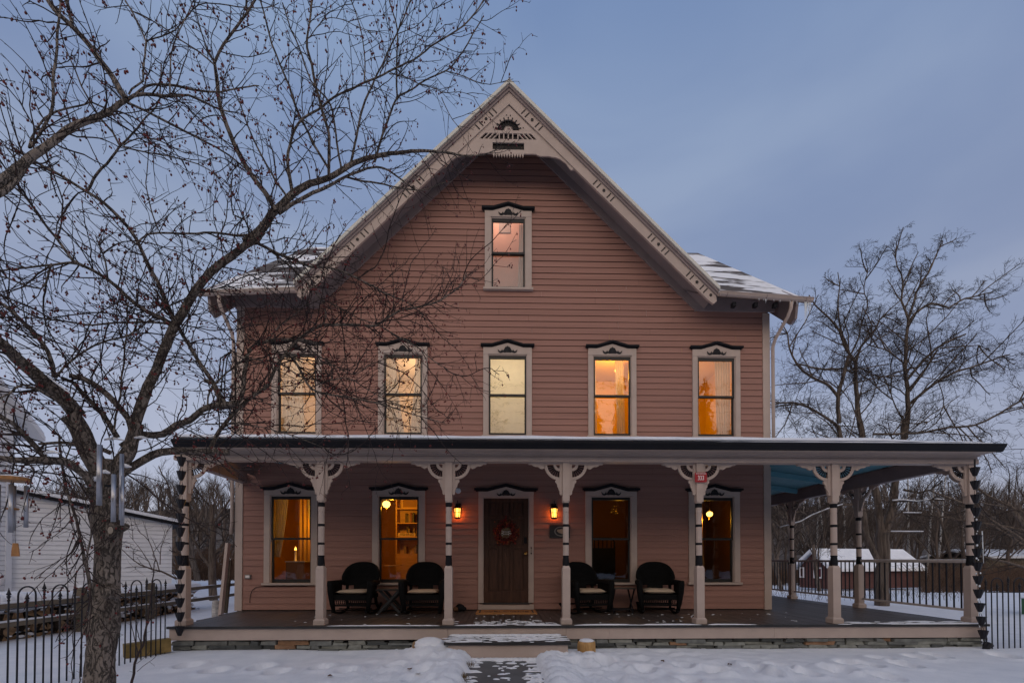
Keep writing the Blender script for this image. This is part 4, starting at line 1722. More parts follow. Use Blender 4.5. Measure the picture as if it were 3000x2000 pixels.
# --- outlet box on the left
t = thing('outlet_box', 'small outdoor outlet box on the siding near the left house corner', 'outlet', (-5.2, YW - .03, 1.03))
mb = MB()
mb.box(-5.26, -5.15, YW - .055, YW - .012, 1.04, 1.125)
mb.build('box', mat('box_grey', (.20, .18, .17), .5), t)
mb = MB()
mb.box(-5.245, -5.165, YW - .06, YW - .0555, 1.06, 1.11)
mb.build('cover', M['white_letter'], t)

# --- wreath
t = thing('door_wreath', 'red and orange leaf wreath with pale wire centre hanging on the front door', 'wreath', (.088, YW - .03, 1.70))
leaf_m = [mat('leaf_red', (.15, .012, .009), .7, .3, 9), mat('leaf_orange', (.28, .05, .012), .7, .3, 9), mat('leaf_maroon', (.085, .012, .014), .7, .3, 9), mat('leaf_brown', (.13, .06, .022), .7, .3, 9)]
mb = MB()
rnd = random.Random(5)
wc = (.088, 1.99)
for i in range(620):
    a = rnd.uniform(0, 2 * PI)
    r = .195 + rnd.gauss(0, .042)
    y = YW - .02 - abs(rnd.gauss(.035, .018))
    c = Vector((wc[0] + r * math.cos(a), y, wc[1] + r * math.sin(a)))
    d = Vector((rnd.gauss(0, 1), rnd.gauss(0, .6), rnd.gauss(0, 1))).normalized()
    e = d.cross(Vector((rnd.gauss(0, 1), rnd.gauss(0, 1), rnd.gauss(0, 1)))).normalized()
    L = rnd.uniform(.018, .034)
    mb.add([c - d * L, c + e * L * .5, c + d * L, c - e * L * .5], [(0, 1, 2, 3)], rnd.choices([0, 1, 2, 3], [5, 2.2, 4, 2])[0])
mb.build('leaves', leaf_m, t)
mb = MB()
mb.prism([(wc[0] + .118 * math.cos(2 * PI * i / 20), wc[1] + .112 * math.sin(2 * PI * i / 20)) for i in range(20)], YW - .018, YW - .008, 'xz')
mb.build('centre_disc', mat('burlap', (.15, .115, .07), .95, .3, 30), t)
mb = MB()
y = YW - .03
for s in (.02, -.025):
    z = wc[1] + s
    mb.tube([(wc[0] - .13, y, z + .012), (wc[0] - .10, y, z), (wc[0] - .075, y, z + .02), (wc[0] - .045, y, z), (wc[0] + .045, y, z), (wc[0] + .075, y, z + .02), (wc[0] + .10, y, z), (wc[0] + .13, y, z + .012)], .005, 5)
    for sg in (-1, 1):
        mb.tube([(wc[0] + sg * .045, y, z), (wc[0] + sg * .085, y, z - .035)], .005, 5)
mb.build('wire_motif', M['white_letter'], t)
mb = MB()
mb.box(wc[0] - .012, wc[0] + .012, YW - .004, YW + .012, wc[1] + .2, wc[1] + .36)
mb.build('ribbon', leaf_m[0], t)

# --- door mat
t = thing('door_mat', 'orange-brown coir mat in front of the door', 'door mat', (.09, 9.08, DECK))
mb = MB()
mx0, mx1, my0, my1 = -.50, .685, 8.76, 9.38
mb.box(mx0, mx1, my0, my1, DECK + .001, DECK + .022)
mb.build('pile', M['coir'], t)
mb = MB()
for x in (mx0 + .055, mx1 - .085):
    mb.box(x, x + .03, my0 + .08, my1 - .06, DECK + .0225, DECK + .0245)
mb.build('end_stripe', M['groove'], t)
text_mesh('WELCOME', 'lettering', .22, ((mx0 + mx1) / 2, (my0 + my1) / 2 - .02, DECK + .0235), Matrix.Identity(3), M['groove'], t, .85)

# --- little ornament by the door
t = thing('doorstep_ornament', 'small rounded dark ornament on the deck boards left of the mat', 'ornament', (-.87, 9.3, DECK))
mb = MB()
mb.ball((-.85, 9.30, DECK + .075), .098, 8, 12, 0, (1.0, .9, .80))
mb.ball((-.775, 9.30, DECK + .05), .06, 6, 10, 0, (1, .9, .8))
mb.build('body', M['trim_dark'], t, True)
mb = MB()
mb.ball((-.93, 9.24, DECK + .052), .060, 6, 10, 0, (1.0, .9, .85))
mb.build('face', mat('ornament_brown', (.13, .06, .03), .7, .4, 20), t, True)

# ------------------------------------------------------ wicker rocking chairs
def make_chair():
    t = thing('rocking_chair', 'black wicker rocking chair', 'rocking chair', (0, 0, DECK), 'wicker rocking chairs')
    Z = 0.0
    # local frame: front is -y
    def put(mb, nm, parent=t, m=None, smooth=False):
        mb.v = [(p[0], p[1], p[2] + DECK) for p in mb.v]
        return mb.build(nm, m or M['wicker'], parent, smooth)
    # curved wrap-round back
    mb = MB()
    N = 22
    rows = 9
    def back(s, h):
        """s -1..1 across, h 0..1 up"""
        wdt = .30 + .075 * math.sin(PI * min(1, h * .9 + .1) * .62)
        a = s * 1.15
        x = wdt * math.sin(a) / math.sin(1.15) * (1.0 + .10 * h)
        yb = .27 - .20 * (1 - math.cos(a)) + .13 * h
        return x, yb
    def top(s):
        return .985 - .30 * abs(s) ** 2.6
    outer, inner = [], []
    for i in range(N + 1):
        s = -1 + 2 * i / N
        for j in range(rows + 1):
            h = j / rows
            z = .56 + (top(s) - .56) * h
            x, y = back(s, (z - .5) / .5)
            outer.append((x, y + .02, z))
            inner.append((x * .94, y - .02, z))
    k = rows + 1
    fo = [(i * k + j, (i + 1) * k + j, (i + 1) * k + j + 1, i * k + j + 1) for i in range(N) for j in range(rows)]
    mb.add(outer, fo)
    mb.add(inner, fo)
    mb.tube([((outer[i * k + rows][0] + inner[i * k + rows][0]) / 2, (outer[i * k + rows][1] + inner[i * k + rows][1]) / 2, outer[i * k + rows][2]) for i in range(N + 1)], .026, 8)
    mb.tube([((outer[i * k][0] + inner[i * k][0]) / 2, (outer[i * k][1] + inner[i * k][1]) / 2, outer[i * k][2]) for i in range(N + 1)], .022, 8)
    for i in (0, N):
        mb.tube([((outer[i * k + j][0] + inner[i * k + j][0]) / 2, (outer[i * k + j][1] + inner[i * k + j][1]) / 2, outer[i * k + j][2]) for j in range(rows + 1)], .024, 8)
    # woven rows standing proud of the shell
    for j in range(1, 16):
        h = j / 16
        pts = []
        for i in range(N * 2 + 1):
            s = -1 + i / N
            z = .56 + (top(s) - .56) * h
            x, y = back(s, (z - .5) / .5)
            pts.append((x * .94, y - .022 - .006 * (1 if (i + j) % 2 else -1), z))
        mb.tube(pts, .008, 4)
    put(mb, 'backrest', smooth=True)
    # lower back slat between seat and backrest
    mb = MB()
    mb.box(-.15, .15, .245, .275, .37, .57)
    put(mb, 'back_splat')
    for s in (-1, 1):
        mb = MB()     # rolled arm flowing into the tapered front leg
        mb.tube([(s * .33, .30, .60), (s * .365, .12, .605), (s * .385, -.12, .60), (s * .385, -.29, .595)], [.045, .052, .056, .058], 9)
        mb.tube([(s * .385, -.29, .645), (s * .385, -.30, .58), (s * .375, -.30, .42), (s * .352, -.29, .22), (s * .325, -.275, .06)], [.058, .062, .058, .046, .032], 9)
        mb.quad((s * .34, -.26, .56), (s * .335, .12, .56), (s * .335, .12, .36), (s * .335, -.26, .36))
        put(mb, 'arm', smooth=True)
        mb = MB()
        mb.tube([(s * .285, .25, .56), (s * .29, .23, .36), (s * .30, .26, .18), (s * .31, .36, .07)], [.03, .032, .028, .024], 8)
        put(mb, 'rear_leg', smooth=True)
        mb = MB()
        pts = []
        for i in range(13):
            u = i / 12
            y = -.36 + u * .86
            z = .018 + .19 * (u - .44) ** 2 * 1.6 + (.05 * max(0, u - .8) * 5)
            pts.append((s * .318, y, z))
        for p, q in zip(pts, pts[1:]):
            mb.bar(p, q, .042, .03)
        put(mb, 'rocker')
    mb = MB()
    mb.box(-.335, .335, -.30, .27, .31, .385)
    put(mb, 'seat')
    mb = MB()     # open-weave apron under the front rail
    mb.box(-.33, .33, -.300, -.276, .17, .20)
    mb.box(-.33, .33, -.298, -.278, .285, .312)
    for i in range(17):
        x = -.31 + i * .62 / 16
        mb.tube([(x - .012, -.288, .20), (x + .012, -.288, .288)], .0065, 4)
        mb.tube([(x + .012, -.288, .20), (x - .012, -.288, .288)], .0065, 4)
    put(mb, 'apron')
    mb = MB()
    mb.tube([(-.31, .26, .17), (.31, .26, .17)], .016, 6)
    mb.tube([(-.32, -.05, .10), (.32, -.05, .10)], .014, 6)
    put(mb, 'stretcher')
    return t


ch0 = make_chair()
for i, (x, y, rz, lab) in enumerate((
        (-2.83, 8.95, -4, 'black wicker rocking chair left of the slatted crossed-leg table'),
        (-1.52, 8.95, 3, 'black wicker rocking chair between the crossed-leg table and a porch post'),
        (1.66, 8.92, 20, 'black wicker rocking chair partly behind a porch post right of the door'),
        (3.07, 8.92, -9, 'black wicker rocking chair standing clear between the dark window and number post'))):
    t = ch0 if i == 0 else copy_tree(ch0)
    t.location = (x, y, DECK)
    t.rotation_euler = (0, 0, R(rz))
    t['label'] = lab
    # cushion: a thing resting on the seat
    mb = MB()
    NX_, NY_ = 14, 12
    top_, bot_ = [], []
    puff = 1.0 if i < 2 else 1.25
    for jx in range(NX_ + 1):
        for jy in range(NY_ + 1):
            u, v_ = jx / NX_ * 2 - 1, jy / NY_ * 2 - 1
            e = (1 - abs(u) ** 5) * (1 - abs(v_) ** 5)
            e = max(0, e) ** .35
            wob = .008 * ns(u * 2.2 + i * 7, v_ * 2.2, 3) * puff
            px_, py_ = u * .285 * (1 + .02 * ns(v_ * 3, i)), v_ * .26 - .035
            top_.append((px_, py_, .388 + .045 + .042 * e * puff + wob))
            bot_.append((px_, py_, .388 + .045 - .043 * e + .003))
    k = NY_ + 1
    f_ = [(a_ * k + b_, (a_ + 1) * k + b_, (a_ + 1) * k + b_ + 1, a_ * k + b_ + 1) for a_ in range(NX_) for b_ in range(NY_)]
    mb.add(top_, f_)
    mb.add(bot_, [tuple(reversed(q)) for q in f_])
    o = mb.build('seat_cushion', M['cushion'], None, True, origin=(0, 0, 0))
    o.location = (x, y, DECK)
    o.rotation_euler = (0, 0, R(rz))
    setp(o, ['flat tan cushion on the rocking chair farthest from the door', 'flat tan cushion on the rocking chair between crossed-leg table and porch post', 'plump tan cushion on the rocking chair partly behind a porch post', 'plump tan cushion on the rocking chair standing clear of the posts'][i], 'cushion', 'seat cushions')

# ------------------------------------------------------------- side tables
t = thing('side_table', 'dark slatted side table with thick crossed legs between two rocking chairs', 'side table', (-2.17, 9.0, DECK), 'porch side tables')
mb = MB()
for k in range(7):
    mb.box(-2.42 + .0, -1.92, 8.78 + k * .068, 8.835 + k * .068, DECK + .455, DECK + .478)
mb.build('table_top', mat('aged_black_wood', (.035, .032, .032), .6, .4, 8), t)
for y in (8.83, 9.17):
    mb = MB()
    mb.bar((-2.37, y, DECK + .02), (-1.98, y, DECK + .455), .05, .05, (0, 1, 0))
    mb.build('leg', M['edge_board'], t)
    mb = MB()
    mb.bar((-1.97, y + .052, DECK + .02), (-2.36, y + .052, DECK + .455), .05, .05, (0, 1, 0))
    mb.build('leg', M['edge_board'], t)
mb = MB()
mb.bar((-2.37, 8.83, DECK + .04), (-2.37, 9.22, DECK + .04), .04, .04)
mb.bar((-1.97, 8.83, DECK + .04), (-1.97, 9.22, DECK + .04), .04, .04)
mb.build('stretcher', M['edge_board'], t)
t = thing('folding_table', 'slim black folding tray table under the dark lower window', 'side table', (2.35, 9.05, DECK), 'porch side tables')
mb = MB()
mb.box(2.13, 2.63, 8.86, 9.24, DECK + .47, DECK + .492)
mb.build('table_top', M['edge_board'], t)
for x in (2.19, 2.57):
    mb = MB()
    mb.bar((x, 8.86, DECK + .01), (x, 9.22, DECK + .47), .022, .03, (0, 1, 0))
    mb.build('leg', M['trim_dark'], t)
    mb = MB()
    mb.bar((x + .024, 9.22, DECK + .01), (x + .024, 8.86, DECK + .47), .022, .03, (0, 1, 0))
    mb.build('leg', M['trim_dark'], t)
mb = MB()
mb.box(2.19, 2.59, 8.90, 9.0, DECK + .06, DECK + .085)
mb.box(2.19, 2.59, 9.08, 9.16, DECK + .06, DECK + .085)
mb.build('shelf', M['trim_dark'], t)

# --------------------------------------------------------------- rain chains
def rain_chain(x0, ztop, cups, sway, label, ice):
    t = thing('rain_chain', label, 'rain chain', (x0, PY0 - .14, ztop), 'rain chains')
    y = PY0 - .14
    first = None
    for i in range(cups):
        z = ztop - .217 * i
        x = x0 + sway(i)
        if first is None:
            mb = MB()
            prof = [(.018, -.075), (.026, -.072), (.034, -.045), (.049, .01), (.058, .055), (.060, .066), (.052, .060), (.02, .0)]
            n_ = 16
            base = []
            for r, zz in prof:
                for j in range(n_):
                    a = 2 * PI * j / n_
                    k = 1 + .09 * math.cos(8 * a) * min(1, max(0, (zz + .07) / .1))
                    base.append((x + r * k * math.cos(a), y + r * k * math.sin(a), z + zz))
            fs = [(a_ * n_ + j, a_ * n_ + (j + 1) % n_, (a_ + 1) * n_ + (j + 1) % n_, (a_ + 1) * n_ + j) for a_ in range(len(prof) - 1) for j in range(n_)]
            mb.add(base, fs)
            mb.add([base[j] for j in range(n_)], [tuple(range(n_))])
            first = mb.build('cup', M['iron'], t)
        else:
            c = first.copy()
            col.objects.link(c)
            c.parent = t
            c.location = (x - x0 - sway(0), 0, z - ztop)
            if ice and i == cups - 1:
                c.rotation_euler = (0, R(38), 0)
                c.location = (x - x0 - sway(0) + .02, 0, z - ztop + .02)
    mb = MB()
    for i in range(cups - 1):
        xa, xb = x0 + sway(i), x0 + sway(i + 1)
        za, zb = ztop - .217 * i - .07, ztop - .217 * (i + 1) + .03
        for sg in (-1, 1):
            mb.tube([(xa + sg * .008, y, za), (xb + sg * .026, y, zb)], .0035, 4)
    mb.tube([(x0, y, ztop + .04), (x0, y, ztop + .20)], .012, 6)
    mb.build('chain', M['iron'], t)
    if ice:
        mb = MB()
        rnd = random.Random(9)
        for i in range(3, cups - 1):
            z = ztop - .217 * i - .10
            for k in range(2):
                mb.ball((x0 + sway(i) + rnd.uniform(-.03, .03), y + rnd.uniform(-.02, .02), z + rnd.uniform(-.03, .03)), rnd.uniform(.007, .014), 5, 7, 0, (1, 1, 1.5))
        for q in ((4.4, .085, .3), (5.2, .09, .34)):
            z = ztop - .217 * q[0]
            mb.tube([(x0 + sway(5) + q[1], y, z), (x0 + sway(5) + q[1] + .012, y, z - q[2])], [.008, .004], 5)
        mb.build('ice', M['ice'], t, True)
    return t


rain_chain(at(531, 1340, PY0 - .14).x, 2.94, 13, lambda i: .004 * math.sin(i * .7), 'black cup rain chain at the porch corner nearest the crabapple trunk', False)
rain_chain(at(2856, 1360, PY0 - .14).x, 2.84, 14, lambda i: .0035 * i + .012 * max(0, i - 9) ** 1.4, 'icy black cup rain chain swaying outward at the far right porch corner', True)

# ------------------------------------------------- logs and boards lying by the house
t = thing('log_stump', 'short split log with yellow cut face standing beside the front step', 'log', (1.28, 6.85, .0), 'logs beside the step')
mb = MB()
mb.lathe([(.125, .0), (.14, .05), (.135, .17), (.12, .2)], 1.28, 6.86, 12)
mb.build('wood', mat('fresh_cut_wood', (.42, .22, .07), .8, .35, 7, (3, 3, .6), c2=(.56, .34, .14)), t)
mb = MB()
mb.ball((1.28, 6.86, .205), .115, 6, 12, 0, (1, 1, .3))
mb.ball((1.30, 6.72, .02), .12, 6, 12, 0, (1, .7, .5))
mb.build('snow_cap', M['snow'], t, True)
t = thing('log_stump', 'split log nearly buried in snow left of the front step', 'log', (-1.2, 6.9, .0), 'logs beside the step')
mb = MB()
mb.lathe([(.12, .0), (.135, .06), (.125, .17), (.11, .19)], -1.22, 6.92, 12)
mb.build('wood', M['log_end'], t)
mb = MB()
mb.ball((-1.08, 6.88, .15), .19, 8, 14, 0, (1.25, .9, .62))
mb.ball((-.93, 6.80, .08), .15, 8, 14, 0, (1.0, 1, .7))
mb.build('snow_cap', M['snow'], t, True)

t = thing('leaning_board', 'tan boards leaning against the left house corner', 'boards', (-6.0, 10.2, 0), None)
mb = MB()
p0, p1 = at(646, 1800, 9.75), at(668, 1590, 9.95)
mb.bar(p0 - Vector((0, 0, .05)), p1, .06, .10, (0, 1, 0))
mb.build('board', M['trim'], t)
mb = MB()
p0, p1 = at(661, 1795, 9.9), at(676, 1640, 10.02)
mb.bar(p0, p1, .05, .07, (0, 1, 0))
mb.build('board', M['gray_wood'], t)
mb = MB()
p0 = at(632, 1802, 10.1)
mb.lathe([(.075, p0.z - .1), (.078, p0.z + .1), (.07, p0.z + .30), (.055, p0.z + .33)], p0.x, p0.y, 12)
o = mb.build('birch_log', M['birch'])
setp(o, 'short birch log with flaking white bark standing near the left house corner', 'log')
mb = MB()
mb.bar((at(372, 1895, 6.8).x, 6.75, .10), (-5.12, 7.16, .12), .16, .20)
o = mb.build('landscape_timber', M['yellow_wood'])
setp(o, 'mossy yellow timber in the snow beside the porch corner', 'timber')
# ================================================================== IRON FENCES
def spear(mb, x, y, z):
    """finial on a picket at height z"""
    mb.lathe([(.012, z - .07), (.013, z - .055), (.008, z - .05), (.013, z - .03), (.020, z - .02), (.008, z - .008), (.022, z), (.014, z + .02), (.007, z + .045), (.001, z + .075)], x, y, 6)


def iron_fence(p0, d, n, label, zb, start=0, phase=0):
    """hoop-and-spear fence from p0 along unit direction d, pickets .0925 apart"""
    p0, d = Vector(p0), Vector(d)
    t = thing('iron_fence', label, 'fence', (p0.x, p0.y, zb), 'black iron fences')
    P = lambda k: p0 + d * (.0925 * k)
    k = 0
    rr = .0085
    while k < n:
        c = (k + phase) % 4
        p = P(k)
        if c == 0:                       # hoop: pickets k and k+2, short spear k+1
            q = P(k + 2)
            m_ = (p + q) / 2
            pts = [(p.x, p.y, zb - .15), (p.x, p.y, 1.04)]
            for i in range(1, 9):
                a = PI - PI * i / 9
                pts.append((m_.x + d.x * .0925 * math.cos(a), m_.y + d.y * .0925 * math.cos(a), 1.04 + .095 * math.sin(a)))
            pts += [(q.x, q.y, 1.04), (q.x, q.y, zb - .15)]
            mb = MB()
            mb.tube(pts, rr, 6)
            mb.build('hoop', M['iron'], t, True)
            s = P(k + 1)
            mb = MB()
            mb.tube([(s.x, s.y, zb - .15), (s.x, s.y, .97)], rr, 6)
            spear(mb, s.x, s.y, 1.0)
            mb.build('spear_picket', M['iron'], t, True)
            k += 3
        else:
            mb = MB()
            h = 1.10 if (k // 4) % 2 else 1.06
            mb.tube([(p.x, p.y, zb - .15), (p.x, p.y, h - .04)], rr, 6)
            spear(mb, p.x, p.y, h)
            mb.build('spear_picket', M['iron'], t, True)
            k += 1
    mb = MB()
    a, b = P(0), P(n)
    mb.tube([(a.x, a.y, .905), (b.x, b.y, .905)], .006, 5)
    mb.build('rail', M['iron'], t)
    return t


iron_fence((-5.15, 7.10, 0), (0, -1, 0), 32, 'black iron hoop fence running past the crabapple trunk to the porch corner', -.02, phase=3)
iron_fence((at(2889, 1800, 7.12).x, 7.12, 0), (1, 0, 0), 21, 'black iron hoop fence beyond the icy rain chain on the right', -.06, phase=3)

# ================================================================== SPLIT-RAIL FENCE AND FIREWOOD
RX = -8.42
t = thing('rail_fence', 'weathered two-rail wooden fence in front of the stacked firewood', 'fence', (RX, 9.3, 0))
for k, (ya, yb) in enumerate(((5.2, 9.22), (9.34, 11.0), (11.12, 14.6))):
    for z, h in ((.645, .085), (.33, .08)):
        mb = MB()
        mb.bar((RX + .05 * k, ya, z), (RX + .05 + .06 * k, yb, z - .01 + .02 * k), .05, h)
        r_ = mb.build('rail', M['gray_wood'], t)
        mb = MB()
        n_ = 40
        mb.tube([(RX + .05 * k + (.05 * i / n_), ya + (yb - ya) * i / n_, z + h / 2 + .005) for i in range(n_ + 1)], [.022 + .014 * ns(i * .7, z, k) for i in range(n_ + 1)], 6)
        mb.build('rail_snow', M['snow'], r_, True)
for y in (9.28, 11.06):
    mb = MB()
    mb.box(RX - .03, RX + .11, y - .06, y + .06, -.1, .88)
    p_ = mb.build('post', M['gray_wood'], t)
    mb = MB()
    mb.ball((RX + .04, y, .885), .07, 5, 8, 0, (1, 1, .5))
    mb.build('snow_cap', M['snow'], p_, True)

# split logs: ends towards the house; one mesh of each kind, copied in rows
protos = []
rnd = random.Random(12)
for kind in range(4):
    mb = MB()
    r = .085
    n_ = [10, 3, 4, 3][kind]
    off = rnd.uniform(0, 1)
    ring = [(math.cos(2 * PI * i / n_ + off) * r * rnd.uniform(.85, 1.15), math.sin(2 * PI * i / n_ + off) * r * rnd.uniform(.85, 1.15)) for i in range(n_)]
    mb.add([(.0, a, b) for a, b in ring] + [(-.42, a, b) for a, b in ring], [tuple(range(n_))], 0)
    mb.add([(.0, a, b) for a, b in ring] + [(-.42, a, b) for a, b in ring], [(i, (i + 1) % n_, n_ + (i + 1) % n_, n_ + i) for i in range(n_)], 1)
    protos.append(mb.build('firewood_log', [M['log_end'], M['log_bark']], None, origin=(0, 0, 0)))
nlog = 0
row = 0
z = .03
first_used = [False] * 4
while z < .60 and nlog < 270:
    y = 5.6 + (row % 2) * .09
    while y < 13.0 and nlog < 292:
        k = rnd.choice([0, 1, 1, 2, 3])
        if rnd.random() > .05:
            o = protos[k] if not first_used[k] else protos[k].copy()
            if first_used[k]:
                col.objects.link(o)
            first_used[k] = True
            o.location = (RX - .12 - rnd.uniform(0, .12), y, z + rnd.uniform(-.01, .02))
            o.rotation_euler = (rnd.uniform(0, 6.28), 0, rnd.uniform(-.06, .06))
            s = rnd.uniform(.82, 1.18)
            o.scale = (1, s, s)
            setp(o, 'split firewood log in the snow-topped stack behind the rail fence', 'log', 'firewood logs stacked behind the rail fence')
            nlog += 1
        y += rnd.uniform(.135, .19)
    z += .135
    row += 1
mb = MB()
rnd = random.Random(14)
for i in range(150):
    mb.ball((RX - .08 - rnd.uniform(0, .1), rnd.uniform(5.6, 13), rnd.uniform(.06, .6)), rnd.uniform(.02, .055), 5, 7, 0, (1, 1.3, .6))
o = mb.build('snow_clumps', M['snow'], None, True)
setp(o, 'clumps of snow caught between the stacked firewood logs', 'snow', kind='stuff')
mb = MB()      # snow lying on the stack
n_ = 60
for i in range(n_):
    y = 5.4 + 7.8 * i / n_
    h = .10 + .09 * max(0, ns(y * 1.1, 3)) + (.16 * math.exp(-((y - 8.2) / .45) ** 2))
    mb.ball((RX - .34, y, .66), .2, 6, 10, 0, (1.4, .9, .5 + h * 2.2))
o = mb.build('stack_snow', M['snow'], None, True)
setp(o, 'lumpy snow heaped along the top of the stacked firewood', 'snow', kind='stuff')

# ================================================================== WIND CHIMES
def chime(cx, cy, ztop, disc_r, tubes, label, sail, zhang):
    t = thing('wind_chime', label, 'wind chime', (cx, cy, ztop), 'wind chimes')
    if disc_r:
        mb = MB()
        mb.lathe([(disc_r * .92, ztop - .012), (disc_r, ztop - .006), (disc_r, ztop + .008), (disc_r * .94, ztop + .014)], cx, cy, 24)
        mb.build('disc', M['wood_tan'], t)
        mb = MB()
        mb.ball((cx, cy, ztop + .014), disc_r * .95, 6, 16, 0, (1, 1, .16))
        mb.build('snow_cap', M['snow'], t, True)
    for dx, dy, z0, z1, r in tubes:
        mb = MB()
        mb.lathe([(r * .82, z0 + .001), (r, z0), (r, z1), (r * .82, z1 - .001)], cx + dx, cy + dy, 14)
        mb.build('tube', M['metal_tube'], t, True)
    mb = MB()
    for dx, dy, z0, z1, r in tubes:
        mb.tube([(cx + dx, cy + dy, z1 - .02), (cx + dx * .9, cy + dy * .9, max(z1, ztop))], .0012, 3)
    mb.tube([(cx, cy, ztop), (cx, cy, zhang)], .0015, 3)
    mb.tube([(cx, cy, ztop), (cx + (.02 if sail else 0), cy, sail or ztop - .35)], .0012, 3)
    mb.build('cord', M['trim_dark'], t)
    mb = MB()
    zc = ztop - .19 if disc_r else ztop - .26
    mb.lathe([(.028, zc - .006), (.032, zc), (.028, zc + .006)], cx, cy, 12)
    mb.build('striker', M['wood_tan'] if disc_r else M['trim_dark'], t)
    if sail:
        mb = MB()
        mb.prism([(cx + .005, sail), (cx + .035, sail), (cx + .044, sail - .05), (cx + .046, sail - .085), (cx - .004, sail - .085), (cx - .003, sail - .05)], cy - .003, cy + .003, 'xz')
        mb.build('sail', M['wood_tan'], t)
    return t


c1 = at(39, 1404, 3.0)
k1 = 3.0 / FPX
zz = lambda v, Y, u=60: at(u, v, Y).z
chime(c1.x, c1.y, c1.z, 37 * k1,
      [(-27 * k1, -.03, zz(1546, 3), zz(1421, 3), .0115), (-12 * k1, .03, zz(1552, 3), zz(1420, 3), .0122), (11 * k1, -.035, zz(1560, 3), zz(1421, 3), .013), (28 * k1, .02, zz(1544, 3), zz(1421, 3), .0115)],
      'wind chime under a snowy wooden disc hanging at the left edge of the picture', zz(1590, 3), c1.z + .32)
c2 = at(328, 1302, 2.9)
k2 = 2.9 / FPX
chime(c2.x, c2.y, c2.z, 0,
      [(-22 * k2, -.03, zz(1481, 2.9, 300), zz(1306, 2.9, 300), .0145), (10 * k2, .05, zz(1520, 2.9, 300), zz(1324, 2.9, 300), .0125), (20 * k2, -.035, zz(1529, 2.9, 300), zz(1392, 2.9, 300), .013), (28 * k2, .01, zz(1537, 2.9, 300), zz(1393, 2.9, 300), .0105)],
      'bare metal wind chime of long tubes hanging before the crabapple trunk', None, c2.z + .12)
# ================================================================== THE CRABAPPLE TREE
class TB:
    """fast tube collector (numpy arrays)"""
    def __init__(self):
        self.V, self.F, self.n = [], [], 0

    def tube(self, P, rad, k):
        P = np.asarray(P, float)
        n = len(P)
        T = np.gradient(P, axis=0)
        T /= np.linalg.norm(T, axis=1)[:, None] + 1e-12
        ref = np.array([.31, .17, .93]) if abs(T[0][2]) < .9 else np.array([1., .2, 0])
        A = np.cross(T, ref)
        A /= np.linalg.norm(A, axis=1)[:, None] + 1e-12
        B = np.cross(T, A)
        an = np.arange(k) * 2 * PI / k
        rad = np.asarray(rad, float) * np.ones(n)
        ring = P[:, None, :] + rad[:, None, None] * (A[:, None, :] * np.cos(an)[None, :, None] + B[:, None, :] * np.sin(an)[None, :, None])
        self.V.append(ring.reshape(-1, 3))
        i = np.arange(n - 1)[:, None] * k
        j = np.arange(k)[None, :]
        j2 = (j + 1) % k
        q = np.stack([i + j, i + j2, i + k + j2, i + k + j], -1).reshape(-1, 4) + self.n
        self.F.append(q)
        self.n += n * k

    def build(self, name, m, parent=None, smooth=True, origin=None):
        V = np.concatenate(self.V)
        F = np.concatenate(self.F).astype(np.int32)
        org = wloc(parent) if parent is not None else Vector(origin)
        V = V - np.array(org)
        me = bpy.data.meshes.new(name)
        me.vertices.add(len(V))
        me.vertices.foreach_set('co', V.astype(np.float32).ravel())
        me.loops.add(F.size)
        me.loops.foreach_set('vertex_index', F.ravel())
        me.polygons.add(len(F))
        me.polygons.foreach_set('loop_start', np.arange(0, F.size, 4, dtype=np.int32))
        me.polygons.foreach_set('loop_total', np.full(len(F), 4, dtype=np.int32))
        if smooth:
            me.polygons.foreach_set('use_smooth', np.ones(len(F), dtype=bool))
        me.materials.append(m)
        me.update(calc_edges=True)
        o = bpy.data.objects.new(name, me)
        col.objects.link(o)
        if parent is not None:
            o.parent = parent
        else:
            o.location = org
        WORLD[o.name] = org.copy()
        return o


def smooth_path(P, rad, step):
    """Catmull-Rom through P resampled about every step metres"""
    P = np.asarray(P, float)
    rad = np.asarray(rad, float)
    out, ro = [], []
    n = len(P)
    for i in range(n - 1):
        p0, p1, p2, p3 = P[max(i - 1, 0)], P[i], P[i + 1], P[min(i + 2, n - 1)]
        m = max(1, int(np.linalg.norm(p2 - p1) / step))
        for s in range(m):
            t = s / m
            out.append(.5 * ((2 * p1) + (-p0 + p2) * t + (2 * p0 - 5 * p1 + 4 * p2 - p3) * t * t + (-p0 + 3 * p1 - 3 * p2 + p3) * t ** 3))
            ro.append(rad[i] + (rad[i + 1] - rad[i]) * t)
    out.append(P[-1])
    ro.append(rad[-1])
    return np.array(out), np.array(ro)


CROPS = {'A': (0, 0, 2.24), 'B': (700, 0, 2.24), 'D': (0, 700, 2.613), 'E': (0, 1300, 2.24), 'F': (600, 700, 2.413), 'G': (2200, 650, 2.24), 'H': (2200, 1300, 2.24)}
trng = np.random.default_rng(5)


